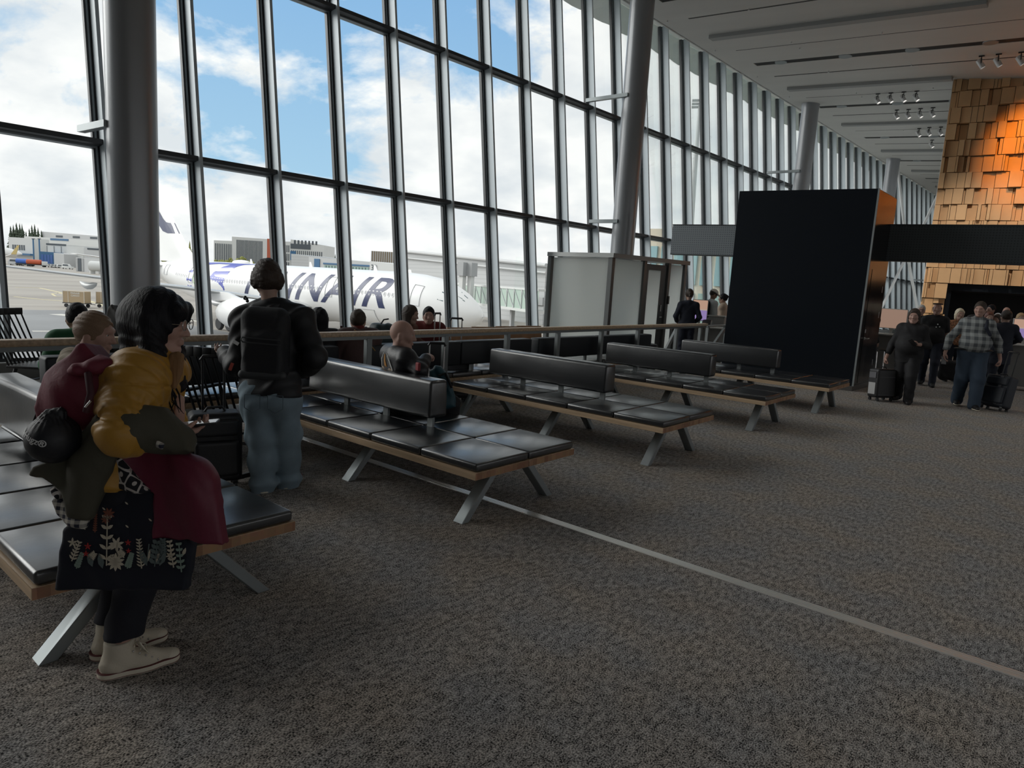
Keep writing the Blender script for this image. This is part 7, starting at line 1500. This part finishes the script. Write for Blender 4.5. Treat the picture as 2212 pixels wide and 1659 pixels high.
# ------------------------------------------------------------------ camera
cd = bpy.data.cameras.new('camera'); co = bpy.data.objects.new('camera', cd); COL.objects.link(co)
cd.sensor_width = 36; cd.lens = FPX/2212*36; cd.clip_end = 4000; cd.clip_start = .05
Mx = Matrix(((RC[0][0], -RC[1][0], -RC[2][0], 0), (RC[0][1], -RC[1][1], -RC[2][1], 0), (RC[0][2], -RC[1][2], -RC[2][2], HC), (0, 0, 0, 1)))
co.matrix_world = Mx
SC.camera = co
# ------------------------------------------------------------------ sky
w = bpy.data.worlds.new('sky'); SC.world = w; w.use_nodes = True
N, L = w.node_tree.nodes, w.node_tree.links; N.clear()
out = N.new('ShaderNodeOutputWorld'); bg = N.new('ShaderNodeBackground'); L.new(bg.outputs[0], out.inputs[0])
tc = N.new('ShaderNodeTexCoord')
def vm(op, a, b=None):
    n = N.new('ShaderNodeVectorMath'); n.operation = op
    L.new(a, n.inputs[0])
    if b is not None:
        if hasattr(b, 'is_linked'): L.new(b, n.inputs[1])
        else: n.inputs[1].default_value = b
    return n
def mth(op, a, b=None, clamp=False):
    n = N.new('ShaderNodeMath'); n.operation = op; n.use_clamp = clamp
    for i, x in enumerate((a, b)):
        if x is None: continue
        if hasattr(x, 'is_linked'): L.new(x, n.inputs[i])
        else: n.inputs[i].default_value = x
    return n.outputs[0]
sep = N.new('ShaderNodeSeparateXYZ'); L.new(tc.outputs['Generated'], sep.inputs[0])
up = mth('MAXIMUM', sep.outputs[2], .0)
# cloud layer: project the direction on a plane overhead
den = mth('ADD', up, .42)
cmb = N.new('ShaderNodeCombineXYZ'); L.new(mth('DIVIDE', sep.outputs[0], den), cmb.inputs[0]); L.new(mth('DIVIDE', sep.outputs[1], den), cmb.inputs[1]); L.new(mth('MULTIPLY', up, 1.2), cmb.inputs[2])
mpw = N.new('ShaderNodeMapping'); mpw.inputs['Location'].default_value = (3.1, 1.7, .3); L.new(cmb.outputs[0], mpw.inputs['Vector'])
n1 = N.new('ShaderNodeTexNoise'); n1.inputs['Scale'].default_value = 2.6; n1.inputs['Detail'].default_value = 12; n1.inputs['Roughness'].default_value = .58; n1.inputs['Distortion'].default_value = .25; L.new(mpw.outputs[0], n1.inputs['Vector'])
n2 = N.new('ShaderNodeTexNoise'); n2.inputs['Scale'].default_value = 5; n2.inputs['Detail'].default_value = 8; L.new(mpw.outputs[0], n2.inputs['Vector'])
# open blue region high up ahead of the windows
bd = unit(px(690, -60, 10)-np.array([0, 0, HC]))
dt = vm('DOT_PRODUCT', tc.outputs['Generated'], tuple(bd)).outputs['Value']
opn = N.new('ShaderNodeMapRange'); opn.inputs[1].default_value = .86; opn.inputs[2].default_value = 1.0; opn.inputs[3].default_value = .14; opn.inputs[4].default_value = -.085; L.new(dt, opn.inputs[0])
dens = mth('ADD', n1.outputs['Fac'], opn.outputs[0])
lowc = N.new('ShaderNodeMapRange'); lowc.inputs[1].default_value = .0; lowc.inputs[2].default_value = .3; lowc.inputs[3].default_value = .2; lowc.inputs[4].default_value = 0; L.new(up, lowc.inputs[0])
dens = mth('ADD', dens, lowc.outputs[0])
cr = N.new('ShaderNodeValToRGB'); cr.color_ramp.elements[0].position = .43; cr.color_ramp.elements[1].position = .535; L.new(dens, cr.inputs[0])
blue = N.new('ShaderNodeValToRGB'); blue.color_ramp.elements[0].position = .1; blue.color_ramp.elements[1].position = .6
blue.color_ramp.elements[0].color = (.42, .66, .86, 1); blue.color_ramp.elements[1].color = (.12, .34, .74, 1); L.new(up, blue.inputs[0])
shade = N.new('ShaderNodeValToRGB'); shade.color_ramp.elements[0].position = .35; shade.color_ramp.elements[1].position = .62
shade.color_ramp.elements[0].color = (.78, .82, .86, 1); shade.color_ramp.elements[1].color = (1.05, 1.05, 1.04, 1); L.new(n2.outputs['Fac'], shade.inputs[0])
mx = N.new('ShaderNodeMix'); mx.data_type = 'RGBA'; L.new(cr.outputs[0], mx.inputs[0]); L.new(blue.outputs[0], mx.inputs[6]); L.new(shade.outputs[0], mx.inputs[7])
L.new(mx.outputs[2], bg.inputs[0]); bg.inputs[1].default_value = 1.0
w.cycles.sampling_method = 'AUTOMATIC'
# ------------------------------------------------------------------ sun through high cloud
sd = bpy.data.lights.new('sun', 'SUN'); so = bpy.data.objects.new('sun', sd); COL.objects.link(so); sd.energy = 2.7; sd.angle = math.radians(45); sd.color = (1, .98, .95)
so.rotation_euler = Vector((.72, .50, -.47)).to_track_quat('-Z', 'Y').to_euler()
# lamps in the ceiling slots
for s_ in slots:
    if -3 < s_ < 40:
        for n_ in ((-3.5, -8) if s_ < 7 else (5.75, 2.0, -3.0) if s_ < 25 else (7.5,)):
            ld = bpy.data.lights.new('ceiling_lamp_light', 'SPOT'); lo_ = bpy.data.objects.new('ceiling_lamp_light', ld); COL.objects.link(lo_); ld.energy = 110; ld.spot_size = math.radians(115); ld.spot_blend = .9; ld.shadow_soft_size = .15; ld.color = (1, .95, .88); lo_.location = cpt(s_, n_, -.02)
# amber light washing the tile wall
for p_, q_, e_, a_ in (((-1.6, 22.6, 8.5), (-1.75, 26.4, 6.5), 1500, 48), ((.6, 22.6, 8.4), (.9, 26.6, 5.0), 1500, 60)):
    ld = bpy.data.lights.new('amber_spot', 'SPOT'); lo_ = bpy.data.objects.new('amber_spot', ld); COL.objects.link(lo_); ld.energy = e_; ld.spot_size = math.radians(a_); ld.spot_blend = .8; ld.shadow_soft_size = .2; ld.color = (1, .33, .03); lo_.location = p_
    lo_.rotation_euler = (Vector(q_)-Vector(p_)).to_track_quat('-Z', 'Y').to_euler()
ld = bpy.data.lights.new('wall_spot', 'SPOT'); lo_ = bpy.data.objects.new('wall_spot', ld); COL.objects.link(lo_); ld.energy = 1300; ld.spot_size = math.radians(60); ld.spot_blend = .8; ld.color = (1, .85, .7); lo_.location = (-3.0, 20.5, 8.4); lo_.rotation_euler = (Vector((-2.5, 26, 1.6))-Vector((-3.0, 20.5, 8.4))).to_track_quat('-Z', 'Y').to_euler()
SC.view_settings.view_transform = 'Standard'; SC.view_settings.look = 'None'; SC.view_settings.exposure = 0.0; SC.view_settings.gamma = 1.0
SC.view_settings.use_curve_mapping = False
SC.cycles.use_denoising = True
SC.cycles.max_bounces = 8; SC.cycles.diffuse_bounces = 4; SC.cycles.transparent_max_bounces = 12; SC.cycles.sample_clamp_indirect = 4.0
